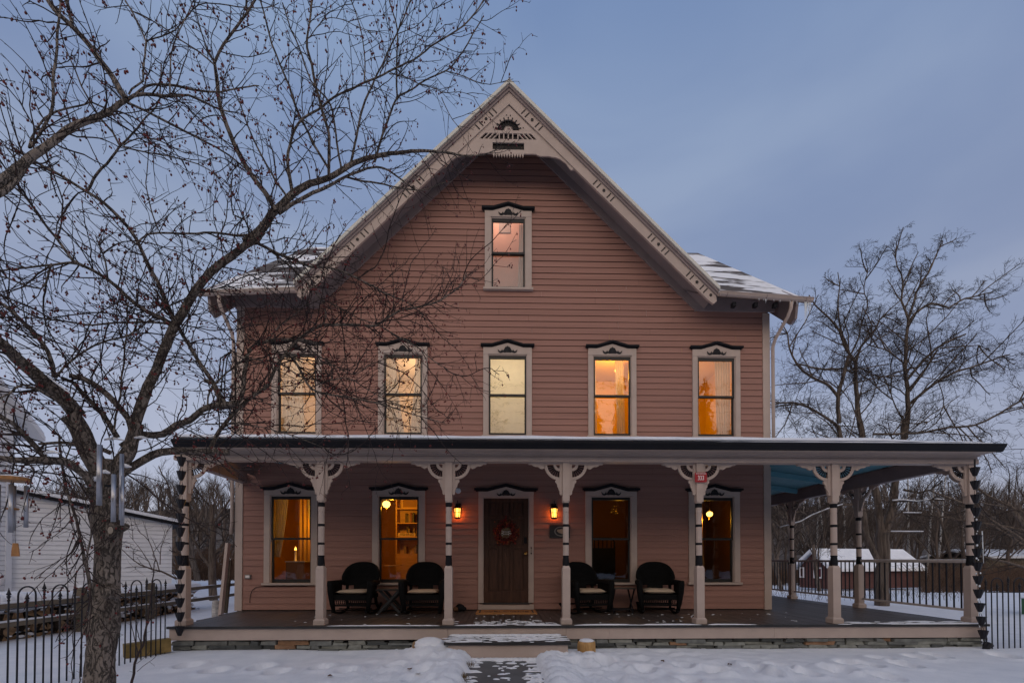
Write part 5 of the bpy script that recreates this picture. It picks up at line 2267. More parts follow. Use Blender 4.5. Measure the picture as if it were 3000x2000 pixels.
def limb_path(crop, pts, w0, w1, Y0, Y1, wig=.006, step=.05):
    ox, oy, s = CROPS[crop]
    px = np.array(pts, float) / s + np.array([ox, oy])
    seg = np.r_[0, np.cumsum(np.linalg.norm(np.diff(px, axis=0), axis=1))]
    seg /= seg[-1]
    Ys = Y0 + (Y1 - Y0) * seg
    P = [at(u, v, Y) for (u, v), Y in zip(px, Ys)]
    rad = [.97 * (w0 + (w1 - w0) * t) / s / 2 * Y / FPX for t, Y in zip(seg, Ys)]
    # a tube seen far off the optical axis is drawn wider than it is: undo that
    tg = np.gradient(px, axis=0)
    tg /= np.linalg.norm(tg, axis=1)[:, None] + 1e-9
    ab = np.stack([(px[:, 0] - 1500) / FPX, (px[:, 1] - 1621) / FPX], 1)
    nr = -tg[:, 1] * ab[:, 0] + tg[:, 0] * ab[:, 1]
    rad = [a_ / math.sqrt(1 + b_ * b_) for a_, b_ in zip(rad, nr)]
    Q, r = smooth_path([tuple(p) for p in P], rad, step)
    k = len(Q)
    if wig and k > 3:
        jit = trng.normal(0, wig, (k, 3))
        jit = (jit + np.roll(jit, 1, 0) + np.roll(jit, -1, 0)) / 3
        jit[0] = jit[-1] = 0
        Q = Q + jit * np.minimum(1, np.arange(k) / 2)[:, None]
    return Q, r


# (crop, path in enlarged-crop pixels, width at start, width at end, depth at start, depth at end)
LIMBS = [
    ('A', [(-60, 1225), (0, 1195), (110, 1100), (230, 1010), (340, 930), (480, 840), (620, 775), (740, 715), (830, 655)], 95, 45, 2.6, 3.0),
    ('A', [(-40, 1290), (60, 1220), (150, 1130), (215, 1030)], 60, 50, 2.6, 2.75),
    ('A', [(830, 655), (740, 500), (640, 370), (530, 235), (430, 140), (330, 30), (280, -40)], 38, 28, 3.0, 3.1),
    ('A', [(825, 660), (880, 632), (1000, 635), (1130, 630), (1240, 626), (1340, 670), (1450, 720), (1560, 740)], 32, 9, 3.0, 3.5),
    ('A', [(890, 618), (960, 575), (1060, 555), (1170, 560), (1270, 590), (1360, 607), (1450, 600), (1580, 570), (1700, 565)], 24, 10, 3.05, 3.6),
    ('A', [(835, 675), (960, 730), (1100, 800), (1210, 860), (1330, 925), (1410, 965), (1500, 1020), (1600, 1100), (1720, 1190)], 20, 8, 3.0, 3.7),
    ('A', [(190, 970), (240, 850), (300, 780), (420, 720), (560, 690), (610, 680), (700, 715)], 22, 12, 2.75, 3.2),
    ('A', [(195, 970), (290, 830), (340, 680), (358, 560), (367, 420), (378, 260), (385, 130), (402, -20)], 30, 18, 2.75, 2.9),
    ('A', [(430, -30), (450, 60), (470, 150)], 30, 22, 3.2, 3.2),
    ('D', [(1345, 650), (1300, 550), (1250, 430), (1210, 330), (1160, 250), (1100, 130), (1040, 0), (985, -85), (915, -165), (800, -270), (655, -360), (470, -480), (270, -590), (100, -700)], 34, 16, 3.9, 3.5),
    ('A', [(575, 1250), (640, 1140), (700, 1075), (790, 965), (870, 880), (960, 760), (1020, 700), (1045, 640), (1060, 500), (1058, 420)], 25, 9, 3.6, 3.3),
    ('A', [(810, 955), (900, 912), (1000, 912), (1100, 950), (1200, 1000), (1280, 1000)], 12, 6, 3.45, 3.4),
    ('A', [(805, 962), (900, 990), (1060, 1015), (1200, 1050), (1350, 1100), (1440, 1165)], 12, 6, 3.45, 3.4),
    ('A', [(790, 965), (740, 870), (660, 780), (590, 660), (530, 560), (480, 450), (420, 300), (385, 150)], 14, 7, 3.45, 3.2),
    ('B', [(240, 1385), (200, 1310), (130, 1220), (60, 1120), (0, 1010), (-60, 880), (-100, 760), (-130, 650), (-148, 500), (-158, 410), (-120, 340), (-66, 250), (20, 120), (110, -10), (150, -70)], 34, 20, 3.95, 3.6),
    ('D', [(640, 210), (560, 170), (500, 90), (430, 0), (310, -150), (245, -255), (175, -335), (105, -400)], 26, 14, 3.3, 3.0),
    ('A', [(890, 1600), (930, 1565), (970, 1535), (1040, 1525), (1130, 1530), (1240, 1530), (1340, 1525), (1450, 1530), (1560, 1545), (1640, 1540)], 14, 16, 3.6, 4.0),
    ('A', [(1640, 1540), (1610, 1450), (1530, 1410), (1520, 1300), (1515, 1190)], 12, 6, 4.0, 3.9),
    ('A', [(1450, 1530), (1480, 1430), (1500, 1280), (1530, 1150)], 10, 5, 3.9, 3.8),
    ('A', [(1040, 1512), (1000, 1400), (975, 1290), (960, 1200), (970, 1100), (980, 980), (985, 850)], 10, 5, 3.7, 3.6),
    ('A', [(960, 270), (1060, 240), (1150, 190), (1230, 100), (1300, 30), (1400, 18), (1500, 30), (1620, 60), (1740, 58), (1830, 20)], 14, 8, 3.3, 3.3),
    ('A', [(845, 620), (865, 588), (938, 540), (938, 480), (945, 400), (952, 320), (962, 280), (905, 160), (840, 40), (800, -30)], 18, 9, 3.05, 3.2),
    ('A', [(1115, 612), (1112, 520), (1120, 440), (1135, 300), (1180, 190), (1240, 70), (1280, -20)], 13, 8, 3.1, 3.2),
    ('A', [(1410, 430), (1300, 340), (1150, 240), (1000, 140), (880, 80), (820, 10)], 11, 6, 3.65, 3.4),
    ('A', [(1405, 410), (1340, 280), (1300, 150), (1270, -10)], 11, 6, 3.65, 3.4),
    ('B', [(40, 1590), (150, 1500), (220, 1400), (290, 1340), (350, 1272), (430, 1220), (500, 1195), (580, 1165), (650, 1130), (720, 1085), (800, 1050), (900, 1025), (1000, 1010), (1100, 995), (1200, 988), (1330, 1000), (1430, 1015), (1530, 1020), (1640, 1005), (1730, 960)], 74, 6, 4.0, 4.6),
    ('B', [(262, 1400), (350, 1340), (450, 1285), (560, 1235), (660, 1180), (740, 1140), (850, 1102), (910, 1098), (980, 1112), (1080, 1190), (1160, 1250)], 36, 8, 4.0, 4.5),
    ('B', [(700, 1160), (820, 1190), (950, 1210), (1090, 1240), (1200, 1245), (1300, 1220), (1400, 1190)], 16, 6, 4.3, 4.6),
    ('B', [(592, 1165), (590, 1070), (595, 900), (570, 800), (540, 700), (500, 550), (480, 430), (450, 320), (455, 200), (475, 50), (482, -40)], 22, 13, 4.2, 3.9),
    ('B', [(352, 1285), (330, 1150), (320, 1050), (335, 950), (370, 850), (420, 790), (520, 715), (600, 660), (740, 585), (830, 540), (920, 500), (1060, 440), (1180, 360), (1300, 280), (1430, 205), (1500, 140), (1580, 50), (1620, -20)], 24, 11, 4.05, 3.9),
    ('B', [(330, 1310), (250, 1200), (190, 1090), (120, 960), (60, 830), (0, 650), (-60, 520)], 15, 7, 4.05, 3.7),
    ('B', [(590, 1110), (500, 960), (440, 840), (380, 720), (320, 560), (270, 420), (220, 290), (180, 150), (135, -10)], 16, 10, 4.2, 3.8),
    ('B', [(730, 1090), (770, 900), (810, 720), (870, 580), (900, 500), (940, 420), (1000, 290), (1040, 210), (1090, 90), (1135, -20)], 18, 10, 4.3, 4.0),
    ('B', [(890, 1062), (930, 930), (970, 800), (1030, 660), (1130, 590), (1220, 530), (1360, 465), (1440, 375), (1500, 290), (1560, 180), (1605, 105)], 18, 8, 4.4, 4.1),
    ('B', [(1040, 650), (1030, 500), (1035, 350), (1040, 200), (1010, 80), (980, -20)], 13, 8, 4.3, 4.1),
    ('B', [(1355, 467), (1440, 490), (1550, 530), (1650, 545), (1720, 540), (1800, 520)], 9, 5, 4.2, 4.1),
    ('B', [(672, 1115), (650, 980), (630, 830), (600, 690), (540, 610), (470, 520), (400, 330), (340, 200), (285, 20)], 14, 8, 4.25, 3.9),
    ('B', [(985, 485), (1100, 510), (1190, 560), (1280, 590), (1330, 610), (1450, 605), (1570, 645)], 10, 4, 4.1, 4.1),
    ('B', [(1330, 640), (1360, 710), (1400, 780), (1465, 855)], 6, 4, 4.1, 4.1),
    ('B', [(822, 540), (820, 300), (800, 170), (770, 80), (735, -10)], 10, 6, 4.0, 3.9),
    ('B', [(430, 285), (560, 120), (640, 120), (760, 160), (870, 212)], 9, 5, 3.9, 3.8),
    ('B', [(1045, 222), (1150, 180), (1230, 110), (1300, 20)], 8, 5, 4.0, 3.9),
    ('B', [(925, 480), (1010, 390), (1100, 340), (1200, 290), (1310, 180)], 9, 4, 4.0, 3.9),
    # lower crown
    ('E', [(690, 330), (660, 220), (625, 120), (560, -10), (514, -105), (450, -190)], 150, 128, 3.85, 3.62),
    ('D', [(600, 1350), (480, 1210), (350, 1100), (250, 1010), (130, 920), (30, 815), (-60, 740)], 128, 78, 3.7, 3.2),
    ('D', [(415, 1060), (405, 960), (370, 850), (300, 760), (200, 660), (130, 590), (50, 520), (-30, 470)], 42, 26, 3.5, 3.2),
    ('D', [(430, 1060), (500, 970), (600, 890), (720, 820), (860, 770), (980, 735), (1080, 670), (1160, 600), (1300, 520), (1450, 440), (1600, 390)], 22, 8, 3.55, 4.0),
    ('E', [(700, 330), (740, 220), (800, 110), (850, 40), (870, -20), (890, -90), (908, -140)], 140, 84, 3.85, 3.85),
    ('D', [(1040, 1400), (1060, 1330), (1110, 1180), (1170, 1050), (1230, 900), (1290, 760), (1340, 650), (1400, 560), (1460, 450), (1530, 350), (1620, 250), (1720, 170), (1830, 80), (1960, 0), (2010, -60)], 98, 62, 3.85, 4.0),
    ('D', [(1310, 660), (1240, 610), (1170, 580), (1060, 510), (980, 450), (900, 380), (820, 310), (720, 250), (620, 200), (540, 182), (400, 190), (200, 215), (-30, 260)], 36, 14, 3.9, 3.3),
    ('D', [(395, 190), (370, 280), (310, 380), (200, 360), (60, 300), (-30, 280)], 22, 12, 3.4, 3.2),
    ('D', [(825, 310), (810, 180), (760, 50), (730, -30)], 16, 9, 3.6, 3.5),
    ('D', [(1290, 650), (1240, 640), (1100, 635), (900, 640), (700, 655), (500, 630), (300, 600), (150, 540), (-20, 400)], 20, 10, 3.9, 3.3),
    ('D', [(1690, 1245), (1650, 1150), (1590, 1040), (1520, 930), (1440, 800), (1370, 680), (1290, 540), (1180, 380)], 40, 12, 4.1, 4.0),
    ('D', [(1240, 880), (1150, 850), (1050, 780), (940, 720), (760, 700), (560, 720)], 12, 6, 3.9, 3.6),
    ('D', [(870, 1480), (880, 1400), (920, 1200), (940, 1000), (965, 760), (985, 480)], 20, 12, 3.75, 3.7),
    ('D', [(1010, 1480), (980, 1380), (880, 1250), (760, 1140), (640, 1070), (530, 1045)], 52, 36, 3.85, 3.6),
    ('D', [(900, 1520), (820, 1400), (740, 1290), (640, 1190), (560, 1100), (470, 1060)], 46, 24, 3.85, 3.6),
    ('D', [(560, 1300), (420, 1220), (300, 1150), (180, 1110), (60, 1180), (-30, 1230)], 26, 16, 3.6, 3.2),
    ('E', [(690, 340), (620, 290), (560, 200), (490, 145), (430, 115), (250, 108), (100, 105), (-20, 90)], 70, 36, 3.8, 3.2),
    ('E', [(300, 100), (240, 20), (170, -50), (90, -130), (-20, -190)], 44, 26, 3.5, 3.2),
    ('E', [(730, 60), (640, 20), (500, 0), (380, -10), (250, 0)], 30, 16, 3.8, 3.5),
    ('E', [(720, 290), (810, 190), (900, 130), (1000, 72), (1100, 50), (1250, 47), (1400, 50), (1505, 55)], 62, 42, 3.85, 4.1),
    ('D', [(930, 1590), (1010, 1540), (1100, 1500), (1240, 1500), (1350, 1430), (1450, 1390), (1550, 1310), (1650, 1272), (1800, 1255)], 60, 48, 3.85, 4.1),
    ('F', [(100, 1190), (220, 1165), (260, 1080), (290, 900), (312, 790), (400, 735), (480, 712), (600, 712), (700, 716), (830, 745)], 40, 22, 4.1, 4.4),
    ('F', [(40, 1480), (100, 1350), (200, 1230), (330, 1120), (450, 1020), (520, 880), (600, 780), (700, 680), (820, 610), (950, 600), (1100, 606), (1220, 610), (1290, 560), (1380, 510), (1550, 470), (1700, 415), (1800, 330), (1850, 240)], 36, 10, 4.1, 4.7),
    ('F', [(330, 10), (430, 60), (520, 110), (640, 150), (740, 200), (880, 206), (980, 230), (1080, 280), (1200, 340), (1290, 390), (1420, 440), (1500, 500), (1560, 570)], 24, 8, 4.05, 4.6),
    ('F', [(430, 60), (560, 160), (680, 270), (780, 380), (840, 470), (852, 540), (840, 600)], 14, 10, 4.1, 4.4),
    ('F', [(840, 430), (950, 480), (1100, 570), (1230, 605)], 10, 6, 4.3, 4.5),
    ('F', [(450, 700), (530, 620), (650, 530), (760, 430)], 12, 7, 4.2, 4.3),
    ('F', [(590, 800), (660, 900), (740, 1050), (850, 1095), (1050, 1125), (1250, 1170), (1480, 1240), (1700, 1300)], 20, 6, 4.3, 4.6),
    ('F', [(740, 1050), (850, 1010), (960, 985), (1050, 1000), (1150, 1060), (1300, 1140), (1450, 1190)], 10, 5, 4.4, 4.6),
    ('F', [(1250, 620), (1380, 700), (1500, 760), (1600, 850), (1720, 920)], 12, 5, 4.6, 4.7),
    ('F', [(700, 720), (800, 830), (880, 870), (900, 960), (870, 1020)], 12, 7, 4.4, 4.5),
    ('F', [(320, 850), (450, 860), (560, 900), (700, 980), (820, 1010)], 10, 6, 4.2, 4.4),
    ('F', [(560, 830), (760, 860), (900, 890), (1050, 960), (1180, 880), (1330, 830)], 10, 5, 4.3, 4.6),
    ('F', [(0, 1000), (60, 1020), (110, 1120), (150, 1170)], 30, 34, 4.1, 4.1),
    ('F', [(20, 1170), (40, 1060), (130, 970), (230, 890), (330, 790)], 16, 12, 4.1, 4.2),
    ('F', [(-40, 380), (100, 350), (250, 330), (420, 250), (520, 170), (600, 130)], 9, 5, 4.1, 4.2),
    ('F', [(120, 420), (180, 520), (260, 620), (320, 740)], 13, 8, 4.1, 4.2),
    ('F', [(0, 1310), (200, 1300), (420, 1330), (700, 1420), (900, 1500)], 9, 5, 4.1, 4.4),
    ('E', [(390, -60), (395, 100), (420, 230), (460, 370), (500, 500), (540, 650), (560, 780), (590, 930), (620, 1060), (640, 1150)], 16, 30, 3.6, 3.78),
    ('E', [(575, 820), (580, 680), (600, 560), (570, 430), (545, 330)], 14, 8, 3.65, 3.5),
    ('E', [(420, 130), (450, 30), (480, -40)], 14, 8, 3.6, 3.5),
]

TX, TY = at(296, 1900, 3.85).x, 3.85
tree = thing('crabapple_tree', 'leafless crabapple tree dotted with dark red fruit in front of the house', 'tree', (TX, TY, 0))
tb = TB()
paths = []
for L in LIMBS:
    Q, r = limb_path(*L)
    k = 12 if r[0] > .02 else (8 if r[0] > .008 else 6)
    # lumpy thickness
    rr = r * (1 + .07 * np.array([ns(i * .35, r[0] * 1000, 2) for i in range(len(r))]))
    tb.tube(Q, rr, k)
    paths.append((Q, r))
# the trunk with its flare, burls and bark ridges
tr_pts = [(653, 1900), (655, 1568), (657, 1400), (668, 1290), (676, 1200), (690, 1100), (700, 1000), (705, 800), (708, 650), (706, 560), (700, 480), (692, 400), (690, 300), (705, 200), (720, 110)]
tr_w = [210, 202, 190, 196, 216, 190, 178, 168, 168, 196, 205, 190, 186, 200, 190]
ox, oy, s_ = CROPS['E']
P = [tuple(at(a / s_ + ox, b / s_ + oy, TY)) for a, b in tr_pts]
rad = [.80 * w_ / s_ / 2 * TY / FPX for w_ in tr_w]
Q, r = smooth_path(P, rad, .012)
K = 72
mbv = []
for i in range(len(Q)):
    for j in range(K):
        a = 2 * PI * j / K
        ca, sa = math.cos(a), math.sin(a)
        z = Q[i][2]
        rdg = .045 * abs(ns(ca * 3.2, sa * 3.2, z * 3.0)) + .05 * abs(ns(ca * 7, sa * 7, z * 6.5)) + .035 * ns(ca * 14, sa * 14, z * 16) + .09 * ns(ca * 1.2, sa * 1.2, z * 2.2)
        rq = r[i] * (1 + rdg - .04)
        mbv.append((Q[i][0] + rq * ca, Q[i][1] + rq * sa, z))
n_ = len(Q)
tb.V.append(np.array(mbv))
i = np.arange(n_ - 1)[:, None] * K
j = np.arange(K)[None, :]
tb.F.append(np.stack([i + j, i + (j + 1) % K, i + K + (j + 1) % K, i + K + j], -1).reshape(-1, 4) + tb.n)
tb.n += n_ * K


def stub(crop, a, b, r0, r1, Y, dirv):
    ox, oy, s = CROPS[crop]
    p = np.array(at(a / s + ox, b / s + oy, Y))
    d = np.array(dirv, float)
    d /= np.linalg.norm(d)
    tb.tube([p - d * .05, p, p + d * .03, p + d * .045, p + d * .045], [r0 * 1.3, r0 * 1.12, r0, r1, .001], 12)


stub('E', 605, 312, .032, .024, TY - .07, (-.5, -1, .1))
stub('E', 812, 545, .028, .022, TY - .03, (1, -.5, .2))
stub('E', 590, 1215, .05, .02, TY - .02, (-1, -.4, .1))
stub('E', 715, 975, .045, .034, TY - .078, (.1, -1, .05))
trunk = tb.build('trunk', M['trunk_bark'], tree)
# pale sawn knot with a raised collar
mb = MB()
kp = at(735 / s_ + ox, 565 / s_ + oy, TY - .10)
N = 22
mb.add([(kp.x + .022 * math.cos(2 * PI * i / N), kp.y - .016, kp.z + .029 * math.sin(2 * PI * i / N)) for i in range(N)], [tuple(range(N))])
mb.build('sawn_knot', mat('sawn_wood', (.40, .34, .28), .9, .15, 20), tree)
tb = TB()
tb.tube([(kp.x + .036 * math.cos(2 * PI * i / N), kp.y - .004, kp.z + .042 * math.sin(2 * PI * i / N)) for i in range(N + 1)], .017, 8)
tb.build('knot_collar', M['trunk_bark'], tree)

# ------------------------------------------------- twigs, spurs and fruit
tw = TB()
berries, stems = [], TB()


def grow(p, d, L, r, level, up):
    n = max(3, int(L / .05))
    pts = [p]
    d = d / np.linalg.norm(d)
    drift = trng.normal(0, .10, 3)
    for i in range(n):
        d = d + drift * .35 + trng.normal(0, .12, 3)
        d[2] += up * .06
        d /= np.linalg.norm(d)
        pts.append(pts[-1] + d * (L / n))
    pts = np.array(pts)
    tw.tube(pts, np.linspace(r, max(r * .45, .0014), len(pts)), 4 if level == 1 else 3)
    if level < 3:
        step = .075 if level == 1 else .085
        m = int(L / step)
        for q in range(m):
            t = (q + trng.random()) / m
            if t < .12:
                continue
            i = min(int(t * n), n - 1)
            base = pts[i] + (pts[i + 1] - pts[i]) * (t * n - i)
            dd = pts[i + 1] - pts[i]
            dd /= np.linalg.norm(dd)
            side = np.cross(dd, trng.normal(0, 1, 3))
            side /= np.linalg.norm(side) + 1e-9
            ang = trng.uniform(.5, 1.15)
            nd = dd * math.cos(ang) + side * math.sin(ang)
            if trng.random() < .55:
                grow(base, nd, trng.uniform(.018, .05), max(.0018, r * .5), 3, 0)       # spur
            else:
                grow(base, nd, L * trng.uniform(.2, .5) * (1 - t * .5), max(.0018, r * .6), level + 1, up)
    if level >= 2 and trng.random() < (.27 if level == 3 else .45):
        for q in range(trng.integers(1, 4)):
            fruit(pts[-1])
    elif level == 1 and trng.random() < .35:
        fruit(pts[-1])


def fruit(p):
    L = trng.uniform(.015, .034)
    e = p + np.array([trng.normal(0, .008), trng.normal(0, .008), -L])
    stems.tube([p, (p + e) / 2 + trng.normal(0, .003, 3), e], .0007, 3)
    berries.append((e + np.array([0, 0, -.005]), trng.uniform(.0055, .0085)))


for (Q, r), L in zip(paths, LIMBS):
    seg = np.r_[0, np.cumsum(np.linalg.norm(np.diff(Q, axis=0), axis=1))]
    tot = seg[-1]
    s = .05
    while s < tot:
        i = min(np.searchsorted(seg, s), len(Q) - 2)
        rr = r[i]
        s += (trng.uniform(.020, .044) if rr < .02 else trng.uniform(.032, .075)) * (1.55 if L[0] in ('A', 'B') else 1.0)
        d = Q[i + 1] - Q[max(i - 1, 0)]
        d /= np.linalg.norm(d) + 1e-9
        side = np.cross(d, trng.normal(0, 1, 3))
        side[1] *= .8
        side /= np.linalg.norm(side) + 1e-9
        ang = trng.uniform(.55, 1.2)
        nd = d * math.cos(ang) + side * math.sin(ang)
        if rr > .03 and trng.random() < .25:
            continue
        if trng.random() < .30:
            grow(Q[i], nd, trng.uniform(.02, .06), .0022, 3, 0)
            continue
        Lt = trng.uniform(.16, .62) * (1.0 if rr > .006 else .75)
        up = .5 if Q[i][2] > 2.6 else -.25
        grow(Q[i], nd, Lt, min(.0052, max(.0030, rr * .5)), 1, up)
# longer secondary branches that knit the lower crown into a tangle
for (Q, r), L in zip(paths, LIMBS):
    if L[0] not in ('D', 'F', 'E'):
        continue
    seg = np.r_[0, np.cumsum(np.linalg.norm(np.diff(Q, axis=0), axis=1))]
    s = .15
    while s < seg[-1]:
        i = min(np.searchsorted(seg, s), len(Q) - 2)
        s += trng.uniform(.17, .34)
        if Q[i][2] < 1.75:
            continue
        d = Q[i + 1] - Q[max(i - 1, 0)]
        d /= np.linalg.norm(d) + 1e-9
        side = np.cross(d, trng.normal(0, 1, 3))
        side[1] *= .5
        side /= np.linalg.norm(side) + 1e-9
        ang = trng.uniform(.4, 1.3)
        grow(Q[i], d * math.cos(ang) + side * math.sin(ang), trng.uniform(.6, 1.25), trng.uniform(.0042, .0065), 1, trng.uniform(-.12, .3))
tw.build('twigs', M['twig'], tree)
stems.build('fruit_stalk', M['twig'], tree)['kind'] = 'stuff'


def berry_mesh(lst, name, one=False):
    k, n = 5, 7
    vs, fs = [], []
    base = MB()
    base.ball((0, 0, 0), 1.0, k, n, 0, (.92, .92, 1.12))
    bv = np.array(base.v)
    out = MB()
    for c, rr in lst:
        off = len(out.v)
        out.v.extend((bv * rr + c).tolist())
        out.f.extend([tuple(off + q for q in f) for f in base.f])
        out.m.extend([0] * len(base.f))
    return out


def vis(b):
    u, v, z = seen(b[0])
    return (b[1] / z) if (z > .3 and 0 < u < 3000 and 0 < v < 2000) else 0


berries.sort(key=vis, reverse=True)
for b in berries[:100]:
    berry_mesh([b], 'fruit').build('fruit', M['berry'], tree, True)
o = berry_mesh(berries[100:], 'fruit_cluster').build('fruit_cluster', M['berry'], tree, True)
o['kind'] = 'stuff'
print('crabapple: berries', len(berries), 'twig verts', tw.n)

# snow resting on the big limbs and in the crotch
mb = MB()
for crop, pts, w_, Y in (('D', [(360, 1040), (410, 1085), (470, 1130), (545, 1185)], 13, 3.42), ('D', [(800, 1535), (870, 1525), (950, 1540)], 20, 3.78), ('D', [(1030, 1520), (1080, 1515), (1130, 1525)], 22, 3.78),
                         ('E', [(290, 62), (340, 52), (390, 60)], 22, 3.4), ('E', [(590, 240), (620, 230), (655, 215)], 34, 3.70), ('E', [(650, 190), (690, 180), (720, 190)], 26, 3.66), ('E', [(790, 125), (830, 145), (860, 150)], 24, 3.78),
                         ('E', [(480, 115), (520, 140), (560, 175)], 16, 3.6)):
    ox_, oy_, s2 = CROPS[crop]
    pp = [at(a / s2 + ox_, b / s2 + oy_, Y) for a, b in pts]
    rr = w_ / s2 / 2 * Y / FPX
    Q, r = smooth_path([tuple(p) for p in pp], [rr * .6] + [rr] * (len(pp) - 2) + [rr * .5], .02)
    mb.tube([tuple(q) for q in Q], [x * (1 + .3 * ns(i * .8, w_)) for i, x in enumerate(r)], 8)
mb.build('limb_snow', M['snow'], tree, True)

# thin saplings in front of the porch
tw = TB()
berries, stems = [], TB()
for L in (('E', [(858, 1580), (880, 1480), (905, 1370), (935, 1320), (955, 1210), (985, 1050), (1000, 900), (1020, 760)], 20, 7, 5.3, 5.5),
          ('E', [(905, 1370), (885, 1290), (870, 1210), (862, 1150)], 9, 4, 5.3, 5.3),
          ('E', [(930, 1330), (900, 1230), (905, 1160)], 8, 4, 5.3, 5.4),
          ('E', [(900, 1490), (960, 1440), (1028, 1385)], 4, 3, 5.3, 5.5),
          ('E', [(895, 1440), (960, 1390), (990, 1340)], 4, 3, 5.3, 5.5),
          ('E', [(955, 1215), (1030, 1080), (1130, 990), (1185, 930)], 7, 5, 5.3, 5.7)):
    Q, r = limb_path(*L, step=.03)
    tw.tube(Q, r, 6)
    for i in range(4, len(Q) - 1, 5):
        d = Q[i + 1] - Q[i]
        d /= np.linalg.norm(d)
        sd_ = np.cross(d, trng.normal(0, 1, 3))
        sd_ /= np.linalg.norm(sd_)
        grow(Q[i], d * .5 + sd_, trng.uniform(.03, .14), .0022, 3, .2)
sp = at(858 / 2.24, 1300 + 1580 / 2.24, 5.3)
o = tw.build('sapling', M['twig'], None, True, origin=(sp.x, 5.3, 0))
setp(o, 'thin bare sapling rising from the snow before the mossy timber', 'sapling')
tw = TB()
for L in (('E', [(472, 1580), (470, 1450), (485, 1330), (468, 1180), (458, 1100)], 8, 5, 4.4, 4.4), ('E', [(520, 1580), (535, 1440), (532, 1300), (545, 1240)], 10, 5, 4.2, 4.2), ('E', [(545, 1000), (548, 860), (538, 700)], 8, 5, 4.2, 4.2),
          ('E', [(760, 1420), (762, 1340), (775, 1250)], 6, 3, 4.3, 4.3)):
    Q, r = limb_path(*L, step=.03)
    tw.tube(Q, r, 5)
    for i in range(2, len(Q) - 1, 2):
        d = Q[i + 1] - Q[i]
        d /= np.linalg.norm(d)
        sd_ = np.cross(d, trng.normal(0, 1, 3))
        sd_ /= np.linalg.norm(sd_)
        grow(Q[i], d * .5 + sd_, trng.uniform(.015, .05), .002, 3, .2)
sp = at(490 / 2.24, 1300 + 1568 / 2.24, 4.3)
o = tw.build('dry_stalks', M['twig'], None, True, origin=(sp.x, 4.3, 0))
setp(o, 'dry upright weed stalks crowding the foot of the crabapple trunk', 'stalks', kind='stuff')
# ================================================================== BARE TREES BEHIND
def grow_tree(tbw, tbt, p, d, L, r, level, maxlev, rng, up=.25, spread=.7, tips=None):
    n = max(3, int(4 + 3 * (level == 0)))
    pts = [np.array(p, float)]
    d = np.array(d, float) / np.linalg.norm(d)
    for i in range(n):
        d = d + rng.normal(0, .13, 3)
        d[2] += up * .14
        d /= np.linalg.norm(d)
        pts.append(pts[-1] + d * L / n)
    pts = np.array(pts)
    r1 = r * (.55 if level < maxlev else .4)
    (tbw if level < 2 else tbt).tube(pts, np.linspace(r, r1, len(pts)), 7 if level == 0 else (5 if level == 1 else 3))
    if level >= maxlev:
        return
    m = [7, 6, 5, 4][min(level, 3)]
    for q in range(m):
        t = (.30 if level == 0 else .15) + (1 - (.30 if level == 0 else .15)) * (q + rng.random() * .8) / m
        i = min(int(t * n), n - 1)
        b = pts[i] + (pts[i + 1] - pts[i]) * (t * n - i)
        dd = pts[i + 1] - pts[i]
        dd /= np.linalg.norm(dd)
        side = np.cross(dd, rng.normal(0, 1, 3))
        side /= np.linalg.norm(side) + 1e-9
        a = rng.uniform(.45, 1.0) * spread / .7
        grow_tree(tbw, tbt, b, dd * math.cos(a) + side * math.sin(a), L * rng.uniform(.42, .68) * (1.1 - .45 * t), max(r * (1 - t * .5) * .5, .004), level + 1, maxlev, rng, up, spread)


def bare_tree(x, y, h, r, label, group, seed, maxlev=4, spread=.7, up=.25, z=0.0, m=None, lean=(0, 0), name='bare_tree'):
    rng = np.random.default_rng(seed)
    t = thing(name, label, 'tree', (x, y, z), group)
    a, b = TB(), TB()
    grow_tree(a, b, (x, y, z - .2), (lean[0], lean[1], 1), h * .62, r, 0, maxlev, rng, up, spread)
    a.build('trunk', m or M['tree_bark'], t)
    b.build('crown', M['far_twig'], t)
    return t


